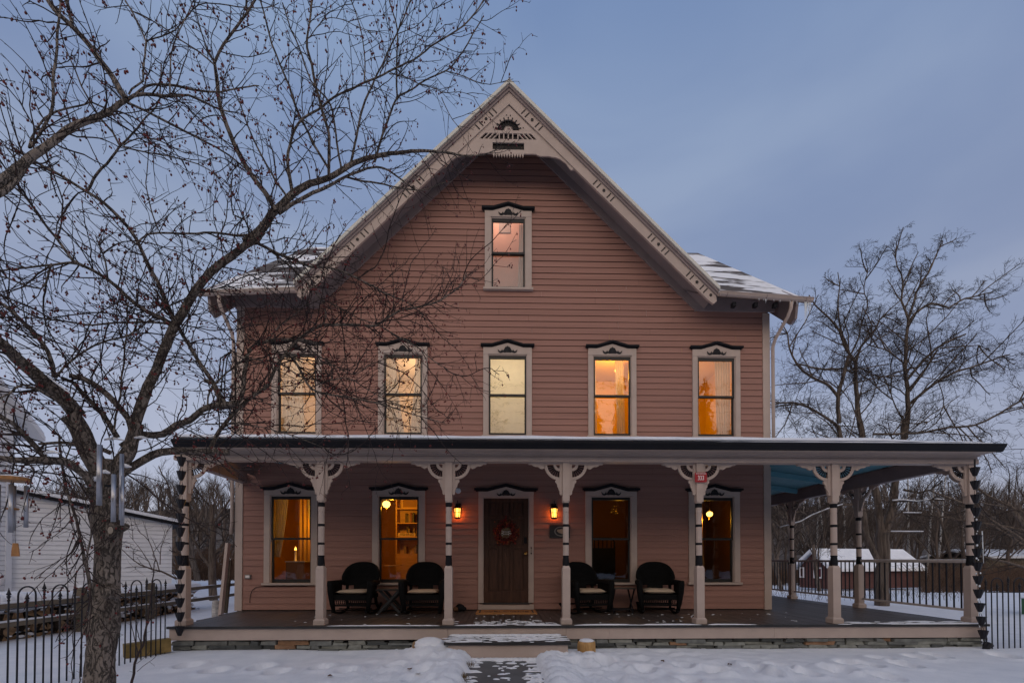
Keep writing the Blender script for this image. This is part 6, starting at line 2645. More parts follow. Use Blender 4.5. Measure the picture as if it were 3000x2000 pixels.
# the big forked maple behind the right-hand porch, limbs traced from the photograph
mt = thing('maple_tree', 'big grey three-stemmed bare tree standing behind the right porch railing', 'tree', (at(2584, 1775, 14).x, 14.0, 0))
a, b = TB(), TB()
MAPLE = [
    ('H', [(858, 1110), (858, 1000), (862, 850), (868, 700), (872, 620), (868, 560)], 112, 96, 14, 14),
    ('H', [(850, 800), (800, 700), (750, 560), (735, 430), (690, 330), (640, 200), (610, 80), (595, -10), (575, -110)], 52, 34, 14, 13.6),
    ('H', [(862, 600), (835, 460), (815, 330), (790, 220), (760, 100), (735, -10), (712, -150)], 58, 44, 14, 14.2),
    ('H', [(872, 620), (905, 480), (940, 300), (960, 180), (985, 60), (1000, -10), (1012, -160)], 60, 46, 14, 14.0),
    ('H', [(900, 520), (960, 470), (1000, 455), (1120, 455)], 16, 8, 13.9, 13.4),
    ('H', [(870, 580), (1000, 578), (1130, 578)], 14, 10, 13.8, 13.3),
    ('H', [(760, 440), (700, 405), (600, 400), (500, 430), (400, 470), (330, 510), (180, 550)], 18, 7, 13.9, 13.0),
    ('H', [(930, 375), (1000, 372), (1100, 382), (1180, 368), (1270, 370)], 20, 10, 13.9, 13.2),
    ('H', [(1000, 300), (1100, 320), (1180, 300), (1260, 240)], 16, 9, 13.9, 13.4),
    ('G', [(580, 1320), (570, 1160), (600, 1040), (622, 950), (640, 880)], 34, 24, 13.6, 13.6),
    ('G', [(578, 1345), (440, 1250), (330, 1195), (230, 1190), (140, 1205)], 24, 10, 13.6, 13.0),
    ('G', [(575, 1150), (520, 1080), (400, 1020), (310, 930), (250, 830), (235, 740), (200, 660)], 28, 9, 13.6, 13.2),
    ('G', [(320, 935), (450, 960), (600, 958), (668, 992)], 12, 16, 13.5, 14),
    ('G', [(735, 1420), (712, 1290), (692, 1150), (680, 1000), (685, 925), (640, 850), (580, 720), (500, 630), (420, 550), (380, 480)], 46, 10, 14.2, 13.8),
    ('G', [(687, 930), (720, 820), (800, 720), (860, 620), (930, 600)], 20, 8, 14.1, 14.4),
    ('G', [(650, 870), (625, 780), (590, 690), (570, 560), (590, 420), (570, 330)], 16, 7, 14.1, 13.9),
    ('G', [(660, 860), (700, 760), (760, 560), (740, 430), (770, 300)], 14, 6, 14.1, 14.3),
    ('G', [(1012, 1420), (1020, 1250), (1018, 1100), (1015, 950), (1020, 800), (1030, 640), (985, 520), (1000, 400), (960, 300), (930, 200)], 46, 8, 14, 13.7),
    ('G', [(1025, 700), (1080, 600), (1180, 540), (1300, 560), (1380, 520), (1450, 490), (1590, 458)], 22, 7, 14, 14.6),
    ('G', [(1030, 640), (1100, 430), (1180, 300), (1240, 170), (1260, 130)], 20, 6, 14, 14.2),
    ('G', [(1030, 1030), (1130, 910), (1220, 830), (1340, 770), (1410, 735)], 20, 10, 14, 13.6),
    ('G', [(1040, 1110), (1120, 1010), (1190, 900), (1225, 840)], 20, 12, 14, 13.8),
    ('G', [(1040, 1195), (1150, 1100), (1280, 1010), (1440, 950), (1580, 900), (1700, 870)], 22, 8, 14, 13.2),
    ('G', [(1012, 935), (920, 860), (840, 820), (760, 800)], 16, 7, 14, 13.8),
    ('G', [(800, 1390), (1000, 1388), (1150, 1380), (1300, 1350), (1480, 1330), (1620, 1270), (1800, 1150)], 16, 12, 14, 13),
    ('G', [(1005, 1300), (960, 1220), (920, 1120), (890, 1060)], 14, 6, 14, 13.8),
    ('G', [(700, 1050), (800, 1030), (870, 1015), (940, 1025)], 10, 5, 14, 13.6),
    ('G', [(1240, 830), (1330, 820), (1480, 815), (1560, 840)], 10, 5, 13.7, 13.4),
    ('G', [(720, 1260), (790, 1180), (830, 1080), (860, 980)], 10, 5, 14.1, 14.4),
    ('G', [(1230, 1050), (1260, 1160), (1240, 1250), (1130, 1330)], 9, 6, 13.8, 13.6),
]
brng = np.random.default_rng(77)
for L in MAPLE:
    Q, r = limb_path(*L, wig=.03, step=.22)
    a.tube(Q, r, 10 if r[0] > .1 else 6)
    seg = np.r_[0, np.cumsum(np.linalg.norm(np.diff(Q, axis=0), axis=1))]
    s = .5
    while s < seg[-1]:
        i = min(np.searchsorted(seg, s), len(Q) - 2)
        if r[i] > .17 or Q[i][2] < 2.5:
            s += .6
            continue
        s += brng.uniform(.14, .28)
        d = Q[i + 1] - Q[i]
        d /= np.linalg.norm(d)
        side = np.cross(d, brng.normal(0, 1, 3))
        side /= np.linalg.norm(side) + 1e-9
        an = brng.uniform(.5, 1.1)
        lv_ = 1 if brng.random() < .5 else 2
        grow_tree(a, b, Q[i], d * math.cos(an) + side * math.sin(an), (brng.uniform(1.0, 2.1) if lv_ == 1 else brng.uniform(.5, .95)) * (1 - .45 * sstep(6.5, 9.5, Q[i][2])), .020 if lv_ == 1 else .012, lv_, 4, brng, .08, .9)
a.build('trunk', M['tree_bark'], mt)
b.build('crown', M['far_twig'], mt)
mb = MB()
for crop, pts, w_, Y in (('H', [(930, 368), (1000, 364), (1100, 374), (1180, 360), (1265, 362)], 9, 13.4), ('H', [(1000, 448), (1120, 450)], 7, 13.3), ('H', [(920, 571), (1130, 572)], 8, 13.3), ('H', [(600, 394), (500, 424), (400, 464), (330, 504), (190, 545)], 8, 13.0)):
    ox_, oy_, s2 = CROPS[crop]
    pp = [at(q / s2 + ox_, e / s2 + oy_, Y) for q, e in pts]
    mb = MB()
    mb.tube(pp, w_ / s2 / 2 * Y / FPX, 6)
    mb.build('limb_snow', M['snow'], mt, True)


# terrain helper lives here because trees stand on it
def hill_h(x, y):
    """rise of the wooded ground far behind"""
    k = sstep(34, 130, y) * (17 + 3 * ns(x * .02, y * .015) - 5 * sstep(-30, -120, x))
    return k


def land(x, y):
    g = -.8 * sstep(14, 36, y) * sstep(3, 12, x) + .35 * sstep(10, 18, y) * sstep(-6, -13, x)
    return g + hill_h(x, y) * (1 if y > 34 else 0)


# individual birches on the slope
for i, (u, lean, h, Y) in enumerate(((2388, .06, 9, 40), (2432, -.13, 10, 40), (2478, -.02, 9.5, 41), (2663, .0, 11, 42), (2712, .10, 10, 42), (2745, .10, 10.5, 44), (2822, .03, 9.0, 45), (2352, .02, 9, 43))):
    x = at(u, 1640, Y).x
    z = land(x, Y)
    rng = np.random.default_rng(300 + i)
    t = thing('birch_tree', 'slender white birch trunk among the brown woods behind the right porch railing', 'tree', (x, Y, z), 'white birches in the woods')
    a, b = TB(), TB()
    pts = [(x + lean * h * q + .12 * ns(q * 3, i) * q, Y, z + h * q) for q in np.linspace(0, 1, 9)]
    a.tube(pts, np.linspace(.13, .04, 9), 6)
    for q in range(14):
        k = int(rng.integers(3, 9)) - 1
        grow_tree(b, b, pts[k], (rng.normal(0, 1), rng.normal(0, .5), .9), rng.uniform(1, 2.4), .022, 2, 3, rng, .3, .6)
    a.build('trunk', M['birch'], t)
    b.build('crown', M['far_twig'], t)

# dark tangled tree at the right edge, shrubby tree behind the left porch corner, others
bare_tree(at(3060, 1700, 12).x, 12, 9.0, .10, 'dark dense bare tree with low spreading limbs at the far right edge', None, 41, 4, .85, .12, land(14, 12), lean=(-.12, 0))
bare_tree(at(3060, 1700, 19).x, 19, 8.0, .14, 'bare tree half hidden behind the dark tree at the far right edge', None, 47, 4, .8, .2, -.3)
t1 = bare_tree(at(628, 1700, 15).x, 15, 5.4, .13, 'bushy bare tree framed between the left porch post and the house corner', None, 52, 4, .75, .3, .1)
bare_tree(at(580, 1700, 24).x, 24, 8.5, .16, 'pale bare tree beyond the white barn roof end', None, 58, 4, .6, .45, .2)
lb = [(470, 30, 8.5, 60), (360, 31, 9.5, 61), (250, 33, 9, 62), (150, 30, 8.5, 63), (415, 36, 10.5, 64), (520, 38, 9.5, 66), (310, 40, 10, 65), (200, 40, 10.5, 67)]
for u, Y, h, sd in lb:
    bare_tree(at(u, 1640, Y).x, Y, h, .16, 'distant bare tree rising behind the snowy white barn roof', 'bare trees behind the white barn', sd, 4, .65, .4, land(-20, Y))
for u, Y, h, sd in ((2318, 24, 9.0, 71), (2400, 30, 7.5, 72), (2290, 30, 8, 73)):
    bare_tree(at(u, 1640, Y).x, Y, h, .13, 'slim bare tree beside the right wall of the house', 'bare trees beside the house', sd, 4, .5, .5, land(15, Y))
# low arching shrub in front of the white barn
rng = np.random.default_rng(91)
sx_, sy_ = at(508, 1690, 11.8).x, 11.8
t = thing('barn_shrub', 'low wide shrub with bare arching stems in front of the white barn wall', 'shrub', (sx_, sy_, .2))
a, b = TB(), TB()
for L in (('E', [(1160, 885), (1100, 855), (1000, 820), (920, 790), (850, 740), (800, 690)], 16, 5, 11.8, 11.0), ('E', [(1050, 840), (1010, 740), (980, 640), (900, 560)], 9, 4, 11.7, 11.5), ('E', [(1000, 820), (930, 700), (850, 600)], 8, 3, 11.6, 11.2), ('E', [(1050, 790), (1060, 680), (1100, 560)], 8, 3, 11.7, 11.6), ('E', [(980, 810), (900, 800), (820, 810)], 7, 3, 11.6, 11.2)):
    Q, r = limb_path(*L, wig=.02, step=.12)
    a.tube(Q, r, 6)
    for i in range(2, len(Q) - 1, 2):
        d = Q[i + 1] - Q[i]
        d /= np.linalg.norm(d)
        sd_ = np.cross(d, rng.normal(0, 1, 3))
        sd_ /= np.linalg.norm(sd_)
        grow_tree(a, b, Q[i], d + sd_, rng.uniform(.3, .7), .008, 3, 4, rng, .3, .7)
a.build('stems', M['tree_bark'], t)
b.build('twigs', M['far_twig'], t)

# ------------------------------------------------------------- the wooded hill
w_ = TB()
rng = np.random.default_rng(123)
variants = []
for k in range(7):
    a = TB()
    grow_tree(a, a, (0, 0, -.3), (rng.normal(0, .05), rng.normal(0, .05), 1), 6.2, .12, 0, 3, rng, .5, .5)
    V, F = np.concatenate(a.V), np.concatenate(a.F)
    variants.append((V, F))
big = TB()
def put_tree(x, y, z, s, k):
    V, F = variants[k]
    an = rng.uniform(0, 6.28)
    c, s_n = math.cos(an), math.sin(an)
    W = np.stack([V[:, 0] * c - V[:, 1] * s_n, V[:, 0] * s_n + V[:, 1] * c, V[:, 2]], 1) * s + np.array([x, y, z])
    big.V.append(W)
    big.F.append(F + big.n)
    big.n += len(W)
cnt = 0
while cnt < 470:
    y = 38 + 95 * rng.random() ** 1.25
    u = rng.uniform(2150, 3250) if rng.random() < .72 else rng.uniform(-150, 720)
    x = at(u, 1640, y).x
    put_tree(x, y, land(x, y) - .2, rng.uniform(.75, 1.35), int(rng.integers(0, 7)))
    cnt += 1
o = big.build('woods', M['wood_twig'], None, True, origin=(0, 60, 0))
setp(o, 'brown leafless woods covering the hillside behind the yard', 'woods', kind='stuff')
# brush along the foot of the hill and in the yard edge
br = TB()
for i in range(1900):
    y = rng.uniform(24, 40)
    u = rng.uniform(2600, 3150) if rng.random() < .6 else rng.uniform(2250, 2700)
    if u < 2700 and y < 37:
        y = rng.uniform(38, 46)
    if i > 1500:
        u, y = rng.uniform(530, 720), rng.uniform(24, 34)
    x = at(u, 1640, y).x
    z = land(x, y) - .1
    for q in range(3):
        d = np.array([rng.normal(0, .5), rng.normal(0, .4), 1.0])
        L = rng.uniform(.6, 2.0)
        p = np.array([x, y, z])
        br.tube([p, p + d * L * .5, p + d * L * .85 + rng.normal(0, .15, 3), p + d * L + rng.normal(0, .25, 3)], [.018, .013, .010, .005], 3)
o = br.build('brush', mat('brush_rust', (.085, .050, .035), .95, .35, .4, c2=(.15, .085, .05)), None, True, origin=(20, 30, 0))
setp(o, 'tangled rusty brush at the foot of the wooded hill', 'brush', kind='stuff')
# dry weeds poking through snow beside the porch railing
wd = TB()
for i in range(420):
    y = rng.uniform(15.4, 24)
    x = at(rng.uniform(2250, 2860), 1640, y).x
    if x < 8.4:
        continue
    z = land(x, y)
    L = rng.uniform(.15, .5)
    p = np.array([x, y, z - .03])
    d = np.array([rng.normal(0, .35), rng.normal(0, .3), 1])
    wd.tube([p, p + d * L * .6, p + d * L + rng.normal(0, .05, 3)], [.005, .004, .002], 3)
o = wd.build('dry_weeds', mat('weed_tan', (.13, .085, .06), .95, .3, 2), None, True, origin=(12, 18, 0))
setp(o, 'dry brown weeds poking through snow behind the porch railing', 'weeds', kind='stuff')

# ================================================================== WHITE BARN, RED SHED, FAR HOUSES
barn = thing('white_barn', 'white clapboard barn with tall gable and long low snow-edged wing', 'barn', (-14.75, 14, .2))
BX = -14.75
mb = MB()
h = .145
z = .1
def gable_top(y):
    return 5.9 + max(0, min(14 - y, y - 5.5)) * 1.0
while z < 10:
    ya, yb = 5.5, 14.0
    if z > 5.9:
        ya, yb = 5.5 + (z - 5.9), 14.0 - (z - 5.9)
    if yb - ya < .2:
        break
    mb.quad((BX + .014, ya, z), (BX + .014, yb, z), (BX, yb, z + h), (BX, ya, z + h))
    mb.quad((BX + .0155, ya, z), (BX + .0155, yb, z), (BX + .0155, yb, z + .012), (BX + .0155, ya, z + .012), 1)  # grey strip painting the shade line at each lap
    z += h
mb.box(BX - 7, BX - .02, 5.5, 13.98, 0, 5.9)
mb.build('gable_wall', [M['white_siding'], mat('barn_gable_lap_shade', (.34, .34, .36), .9, .2, 3)], barn)
mb = MB()
mb.box(BX - .02, BX + .03, 13.85, 14.02, .1, 5.9)
mb.build('corner_board', M['white_siding'], barn)
mb = MB()
for s in (1, -1):
    yc = 9.75
    e = 4.95
    a_, b_ = (yc, 5.9 + 4.25 + .12), (yc + s * e, 5.9 + 4.25 + .12 - e)
    mb.prism([a_, b_, (b_[0], b_[1] - .14), (a_[0], a_[1] - .14)], BX - 7.2, BX + .30, 'yz', 0)
rf = mb.build('roof', M['white_siding'], barn)
mb = MB()
for s in (1, -1):
    a_, b_ = (9.75, 10.29), (9.75 + s * 4.95, 10.29 - 4.95)
    mb.prism([a_, b_, (b_[0], b_[1] + .10), (a_[0], a_[1] + .10)], BX - 7.1, BX + .26, 'yz', 0)
mb.build('roof_snow', M['snow'], rf)
# wing
wa, wb = Vector((-14.9, 14.15, 0)), Vector((-11.9, 16.7, 0))
dw = (wb - wa).normalized()
nw = Vector((dw.y, -dw.x, 0)).normalized()
mb = MB()
z = .0
h = .145
WZ0, WZ1 = 3.56, 2.80
LW = (wb - wa).length
while z < WZ0:
    e0 = 1.0 if z + h < WZ1 else max(0.02, (WZ0 - z - h) / (WZ0 - WZ1))
    p, q = wa, wa + (wb - wa) * min(1, e0 + .05)
    mb.add([p + nw * .022 + Vector((0, 0, z)), q + nw * .022 + Vector((0, 0, z)), q + Vector((0, 0, z + h)), p + Vector((0, 0, z + h))], [(0, 1, 2, 3)])
    mb.add([p + nw * .0235 + Vector((0, 0, z)), q + nw * .0235 + Vector((0, 0, z)), q + nw * .0235 + Vector((0, 0, z + .012)), p + nw * .0235 + Vector((0, 0, z + .012))], [(0, 1, 2, 3)], 1)  # lap shade drawn as a thin grey strip along the board foot
    z += h
q = wb - nw * 6
mb.add([wb, q, q + Vector((0, 0, WZ1)), wb + Vector((0, 0, WZ1))], [(0, 1, 2, 3)])
mb.build('wing_wall', [M['white_siding'], mat('barn_lap_shade', (.52, .52, .54), .9, .2, 3)], barn)
mb = MB()
up_ = Vector((0, 0, 1))
for o0, o1 in ((.22, -6.2),):
    A_, B_, C_, D_ = wa + nw * o0 + up_ * WZ0, wb + nw * o0 + dw * .25 + up_ * (WZ1 - .05), wb + nw * o1 + dw * .25 + up_ * (WZ1 - .05), wa + nw * o1 + up_ * WZ0
    mb.add([A_, B_, C_, D_], [(0, 1, 2, 3)])
    mb.add([A_ - up_ * .09, B_ - up_ * .09, C_ - up_ * .09, D_ - up_ * .09], [(0, 1, 2, 3)])
    mb.quad(A_, B_, B_ - up_ * .09, A_ - up_ * .09)
wr = mb.build('wing_roof', M['trim_dark'], barn)
mb = MB()
A_, B_, C_, D_ = [p + up_ * .02 for p in (A_, B_, C_, D_)]
sn = up_ * .11
ins = -nw * .06
mb.add([A_ + ins, B_ + ins, B_ + sn + ins * 1.5, A_ + sn + ins * 1.5, C_ + sn, D_ + sn, C_, D_], [(0, 1, 2, 3), (3, 2, 4, 5), (1, 6, 4, 2), (0, 3, 5, 7)])
mb.build('wing_roof_snow', M['snow'], wr)
t = thing('barn_lamp', 'round white fixture low on the white barn wall', 'lamp', (BX, 13.55, 1.4))
mb = MB()
c_ = at(30, 1694, 13.5)
mb.lathe([(.17, 0), (.17, .05), (.12, .09), (0, .10)], 0, 0, 16)
mb.v = [(BX + .015 + p[2], 13.62 + p[0], .83 + p[1]) for p in mb.v]
mb.build('dome', M['white_letter'], t, True)

shed = thing('red_shed', 'low red shed with snowy roof and white-trimmed window beyond the porch railing', 'shed', (at(2437, 1721, 31).x, 31, -.75))
S0 = at(2437, 1721, 31)          # near corner
SL = at(2343, 1713, 33.5)        # far end of the gable wall
SR = at(2690, 1716, 33.0)        # end of the long wall
zb = S0.z - .1
def lv(p, z):
    return Vector((p.x, p.y, z))
ez = at(2437, 1662, 31).z
mid = (S0 + SL) / 2
rz = at(2381, 1612, 32.3).z
mb = MB()
mb.add([lv(S0, zb), lv(SL, zb), lv(SL, ez), lv(mid, rz), lv(S0, ez)], [(0, 1, 2, 3, 4)])
mb.add([lv(S0, zb), lv(SR, zb), lv(SR, ez), lv(S0, ez)], [(0, 1, 2, 3)])
back_ = SR + (SL - S0)
mb.add([lv(SR, zb), lv(back_, zb), lv(back_, ez), lv(SR + (mid - S0), rz), lv(SR, ez)], [(0, 1, 2, 3, 4)])
mb.build('wall', M['red_wall'], shed)
along = (SR - S0).normalized()
acr = (SL - S0).normalized()
mb = MB()
r0, r1 = lv(mid, rz) - along * .4, lv(SR + (mid - S0), rz) + along * .4
dn = lambda p, s: p + (acr * s * ((SL - S0).length / 2 + .35)) - Vector((0, 0, (rz - ez) * 1.13))
for s in (-1, 1):
    q = [r0, r1, dn(r1, s), dn(r0, s)]
    mb.add([Vector(p) + Vector((0, 0, .16)) for p in q] + [Vector(p) + Vector((0, 0, .06)) for p in q], [(0, 1, 2, 3), (4, 5, 6, 7), (2, 3, 7, 6), (0, 3, 7, 4), (1, 2, 6, 5)])
mb.build('roof_snow', M['snow'], shed)
mb = MB()
for s in (-1, 1):
    mb.bar(r0, dn(r0, s), .06, .18)
    mb.bar(dn(r0, s), dn(r1, s), .06, .14)
mb.build('fascia', M['white_siding'], shed)
def on_gable(t_, z):
    return S0 + (SL - S0) * t_ + Vector((0, 0, 0)) - along * .03
mb = MB()
for t_, w2 in ((.40, .30), (.92, .16)):
    c_ = on_gable(t_, 0)
    zc = at(2412, 1677, 31.8).z
    for s in (-1, 1):
        p = c_ + acr * s * w2
        mb.bar(lv(p, zc - .34), lv(p, zc + .34), .10, .04, along)
    for dz in (-.34, .34):
        mb.bar(lv(c_ - acr * (w2 + .05), zc + dz), lv(c_ + acr * (w2 + .05), zc + dz), .04, .1)
wn_ = mb.build('window', M['white_letter'], shed)
mb = MB()
c_ = on_gable(.40, 0)
mb.bar(lv(c_, zc - .28), lv(c_, zc + .28), .5, .02, along)
mb.build('pane', mat('shed_pane', (.10, .015, .02), .3), wn_)

def far_house(u0, u1, Y, v_eave, v_ridge, v_base, label):
    a_, b_ = at(u0, v_base, Y), at(u1, v_base, Y)
    e, r_ = at(u0, v_eave, Y).z, at(u0, v_ridge, Y).z
    t = thing('far_house', label, 'house', ((a_.x + b_.x) / 2, Y + 2, a_.z))
    mb = MB()
    mb.box(a_.x, b_.x, Y + .3, Y + 6, a_.z - .3, e)
    mb.build('wall', M['gray_wood'], t)
    mb = MB()
    mb.prism([(Y - .2, e - .06), (Y + 3.1, r_), (Y + 6.5, e - .06), (Y + 6.5, e + .12), (Y + 3.1, r_ + .2), (Y - .2, e + .12)], a_.x - .4, b_.x + .4, 'yz')
    mb.build('roof', M['snow'], t)


far_house(2900, 3150, 40, 1632, 1612, 1690, 'distant low house with snowy roof behind the brush at the right edge')
far_house(545, 640, 30, 1690, 1642, 1745, 'distant shed with snowy roof between the white barn and the house corner')
t = thing('green_box', 'green utility box with snowy top at the right picture edge', 'utility box', (at(3010, 1812, 10.9).x, 10.9, land(13, 10.9)))
p = at(2993, 1812, 11.7)
p.y = 10.9
mb = MB()
mb.box(p.x, p.x + .9, 10.9, 11.7, -.1, at(2993, 1760, 10.9).z)
mb.build('cabinet', mat('utility_green', (.06, .15, .075), .5, .1, 4), t)
mb = MB()
zt = at(2993, 1760, 10.9).z
mb.box(p.x - .02, p.x + .92, 10.88, 11.72, zt + .001, zt + .02)
mb.ball((p.x + .45, 11.3, zt + .02), .43, 6, 14, 0, (1, .9, .14))
mb.build('lid_snow', M['snow'], t, True)

# unseen spruces across the road, added to block low light, mirrored in the panes
sp = MB()
srng = random.Random(19)


def spruce(x, y, h):
    sp.tube([(x, y, -.5), (x, y, h)], [h * .014, .03], 5)
    n = int(h * 2.6)
    for i in range(n):
        t = i / n
        z = h * (.06 + .94 * t)
        R_ = h * .20 * (1 - t) ** .85 + .15
        m = 9
        for k in range(m):
            a = 2 * PI * (k + srng.random()) / m
            r = R_ * srng.uniform(.7, 1.15)
            c, s = math.cos(a), math.sin(a)
            w2 = r * .42
            sp.add([(x, y, z), (x + c * r * .6 - s * w2, y + s * r * .6 + c * w2, z - r * .28), (x + c * r, y + s * r, z - r * .48), (x + c * r * .6 + s * w2, y + s * r * .6 - c * w2, z - r * .28)], [(0, 1, 2, 3)])


for i in range(58):
    x = -70 + 140 * i / 57 + srng.uniform(-1, 1)
    h = srng.uniform(14.5, 17.5) if abs(x) < 34 else srng.uniform(23, 29)  # outer trees made taller to cut low light into the porch
    spruce(x, -33 + srng.uniform(-4, 3), h)
for x, h in ((10.5, 19.5), (13.5, 22), (17.5, 18), (21.5, 21), (25.5, 19), (-24, 19), (-29, 20), (33, 18)):
    spruce(x, -31 + srng.uniform(-2, 2), h)
wires = MB()
for y, z0, sag in ((-5.0, 8.75, .25), (-5.0, 9.25, .3), (-5.4, 9.9, .4), (-5.0, 10.6, .2), (-5.6, 11.0, .45)):
    wires.tube([(x, y, z0 + sag * ((x - 3) / 22) ** 2) for x in range(-30, 37, 3)], .016, 4)
o = wires.build('overhead_wire', M['trim_dark'], origin=(0, -5, 8))
setp(o, 'overhead wires along the road mirrored as thin lines in the upper panes', 'wires')
o = sp.build('roadside_spruce_screen', mat('added_spruce_green', (.018, .026, .018), .95, .4, 1.5, c2=(.035, .045, .028)), None, False, origin=(0, -33, 0))
setp(o, 'dark spruces across the road, an unseen row added to block low light, mirrored in the window panes', 'trees', kind='stuff')
# ================================================================== GROUND, PATH, HILL
PATHX, PATHW = .02, .44


def gz(x, y):
    b = land(x, y) if y > 9 else 0.0
    if y < 9.5:
        b += .045 * ns(x * .55, y * .6, 2) + .020 * ns(x * 1.7, y * 1.9, 5)
        # shovelled banks and trampled snow either side of the walk
        d = abs(x - PATHX - .03 * ns(y * 2.3, 1))
        if y < 7.2:
            edge = d - (PATHW + .05 * ns(y * 5, 3 if x > 0 else 8) + .03 * ns(y * 13, 9))
            bank = .105 * math.exp(-((edge - .22) / .20) ** 2) if edge > 0 else 0
            trough = -.10 * (1 - sstep(-.02, .10, edge))
            b += bank + trough
            amp = .050 * math.exp(-((d - 1.0) / .9) ** 2) if d > .3 else 0
            b += amp * (ns(x * 5.5, y * 5.5, 1) + .8 * abs(ns(x * 10, y * 10, 4)) + .5 * ns(x * 21, y * 19, 6))
            # pile against the step
            b += .16 * math.exp(-((x + 1.05) / .35) ** 2 - ((y - 6.8) / .3) ** 2) + .06 * math.exp(-((x - 1.2) / .45) ** 2 - ((y - 6.55) / .25) ** 2)
        if x > .7 and y < 7.1:
            b += .036 * sstep(.7, 1.2, x) * (1 - sstep(3.0, 5.0, x)) * (ns(x * 4.2, y * 4.6, 7) + .5 * ns(x * 9, y * 9, 8))
        for fx, fy in FOOT:
            q = ((x - fx) / .11) ** 2 + ((y - fy) / .16) ** 2
            if q < 6:
                b += -.085 * math.exp(-q * q * .6) + .03 * math.exp(-((math.sqrt(q) - 1.5) / .5) ** 2)
        b = b * (1 - .6 * sstep(7.0, 7.3, y))
    # bank towards the woodpile and rail fence
    if x < -5.3:
        b += .015 * sstep(-5.4, -7.6, x) * (1 - sstep(12, 18, y))
    return b


FOOT = []
rnd = random.Random(77)
for k in range(9):
    FOOT.append((1.0 + .46 * k + rnd.uniform(-.07, .07), 6.3 - .10 * k + (.12 if k % 2 else -.12)))
for k in range(7):
    FOOT.append((2.2 + .52 * k + rnd.uniform(-.1, .1), 5.55 + .09 * k + (.12 if k % 2 else -.12)))
for k in range(8):
    FOOT.append((-1.0 - .45 * k + rnd.uniform(-.08, .08), 5.9 + .03 * k + (.12 if k % 2 else -.12)))
for k in range(5):
    FOOT.append((5.0 + .55 * k + rnd.uniform(-.2, .2), 6.4 + rnd.uniform(-.5, .4)))
xs = np.concatenate([-np.geomspace(220, 7.2, 40), np.arange(-7, 9.0, .042), np.geomspace(9.1, 220, 40)])
ysg = np.concatenate([[-200, -60, -20, -6, 0, 2, 3, 3.6, 4.1], np.arange(4.4, 7.4, .034), np.linspace(7.5, 20, 34), np.linspace(21, 60, 26), np.geomspace(63, 420, 30)])
V = np.array([(x, y, gz(x, y)) for y in ysg for x in xs])
nx, ny = len(xs), len(ysg)
i = np.arange(ny - 1)[:, None] * nx
j = np.arange(nx - 1)[None, :]
F = np.stack([i + j, i + j + 1, i + nx + j + 1, i + nx + j], -1).reshape(-1, 4)
# the far slope is woodland floor, so its faces use the leaf-litter material
gt = TB()
gt.V, gt.F, gt.n = [V], [F], len(V)
ground = gt.build('ground', M['snow'], None, True, origin=(0, 0, 0))
litter = mat('woodland_floor', (.095, .072, .060), .95, .3, .25, c2=(.17, .145, .13), bump=.8, bscale=3, bdist=.4)
ground.data.materials.append(litter)
mi = np.zeros(len(F), dtype=np.int32)
yc = V[F].mean(1)
mi[(yc[:, 1] > 37 + 2.5 * np.sin(yc[:, 0] * .3))] = 1
ground.data.polygons.foreach_set('material_index', mi)
setp(ground, kind='structure')

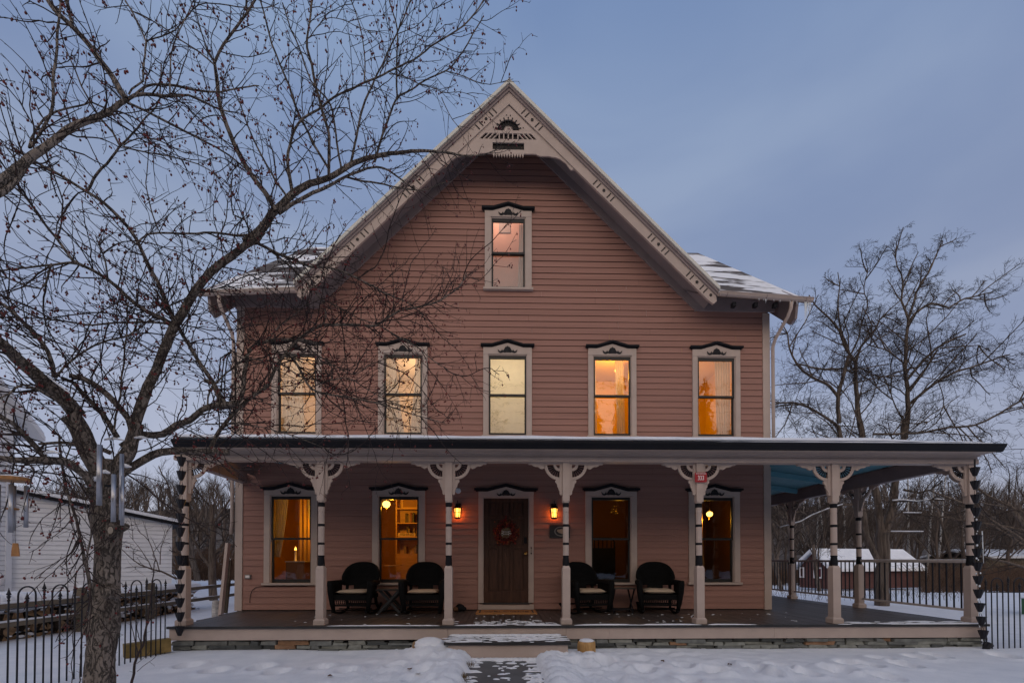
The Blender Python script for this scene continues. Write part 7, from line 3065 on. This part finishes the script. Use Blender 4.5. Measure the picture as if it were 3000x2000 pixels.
mb = MB()
mb.box(PATHX - .62, PATHX + .62, -1, 6.60, -.08, -.012)
for y in (6.58, 5.36, 4.1, 2.9, 1.7, .5):
    pass
path = mb.build('path', M['concrete'])
setp(path, kind='structure')
mb = MB()
rnd = random.Random(41)
for i in range(34):
    y = 4.9 + 1.7 * rnd.random()
    x = PATHX + rnd.gauss(0, .22)
    if abs(x - PATHX) > .42:
        continue
    blob(mb, x, y, -.0115, rnd.uniform(.01, .07), rnd.uniform(.012, .035), .008, 9, 1200 + i)
for i in range(60):
    sd_ = rnd.choice((-1, 1))
    y = 4.9 + 1.7 * rnd.random()
    blob(mb, PATHX + sd_ * rnd.uniform(.36, .46), y, -.0115, rnd.uniform(.04, .14), rnd.uniform(.012, .035), .014, 10, 1500 + i)
for i in range(14):
    blob(mb, PATHX - .45 + i * .07, 6.53, -.0115, .07, .05, .035, 10, 1700 + i)
o = mb.build('path_snow', M['snow'])
setp(o, 'streaks of trodden snow on the dark concrete walk', 'snow', kind='stuff')
mb = MB()
rnd = random.Random(44)
for i in range(260):
    c = rnd.choice([(-.50, 5.55), (-.46, 5.5), (-.52, 5.3), (-.43, 6.15), (-.50, 5.42)])
    x, y = c[0] + rnd.gauss(0, .035), c[1] + rnd.gauss(0, .05)
    z = -.01 + .02
    mb.tube([(x, y, z), (x + rnd.gauss(0, .02), y + rnd.gauss(0, .02), z + rnd.uniform(.02, .06))], [.003, .001], 3)
o = mb.build('dead_grass', mat('grass_tan', (.14, .095, .045), .9, .4, 20))
setp(o, 'tufts of dead grass showing at the edge of the walk', 'grass', kind='stuff')
for k, (x, y) in enumerate(((-2.05, 5.5), (-1.15, 5.75), (-1.35, 6.1), (-1.0, 5.5), (2.2, 6.2), (3.05, 6.05), (-4.45, 5.2))):
    mb = MB()
    z = gz(x, y) + .012
    rnd = random.Random(60 + k)
    pts = [(x + .035 * math.cos(a) * rnd.uniform(.5, 1.2), y + .03 * math.sin(a) * rnd.uniform(.5, 1.2), z + rnd.uniform(0, .025)) for a in [2 * PI * i / 7 for i in range(7)]]
    mb.add(pts + [(x, y, z + .012)], [(i, (i + 1) % 7, 7) for i in range(7)])
    o = mb.build('dead_leaf', mat('leaf_brown_dry', (.10, .05, .028), .8, .3, 30))
    setp(o, 'small curled brown leaf lying on the trampled snow', 'leaf', 'dead leaves on the snow')
mb = MB()
mb.box(-160, 160, -14, -4.2, .02, .05)  # unseen dark road, added to cut low snow bounce onto the porch
added_road = mb.build('added_road', mat('added_road_asphalt', (.05, .05, .052), .8, .3, .8, c2=(.11, .11, .115)))
setp(added_road, kind='structure')
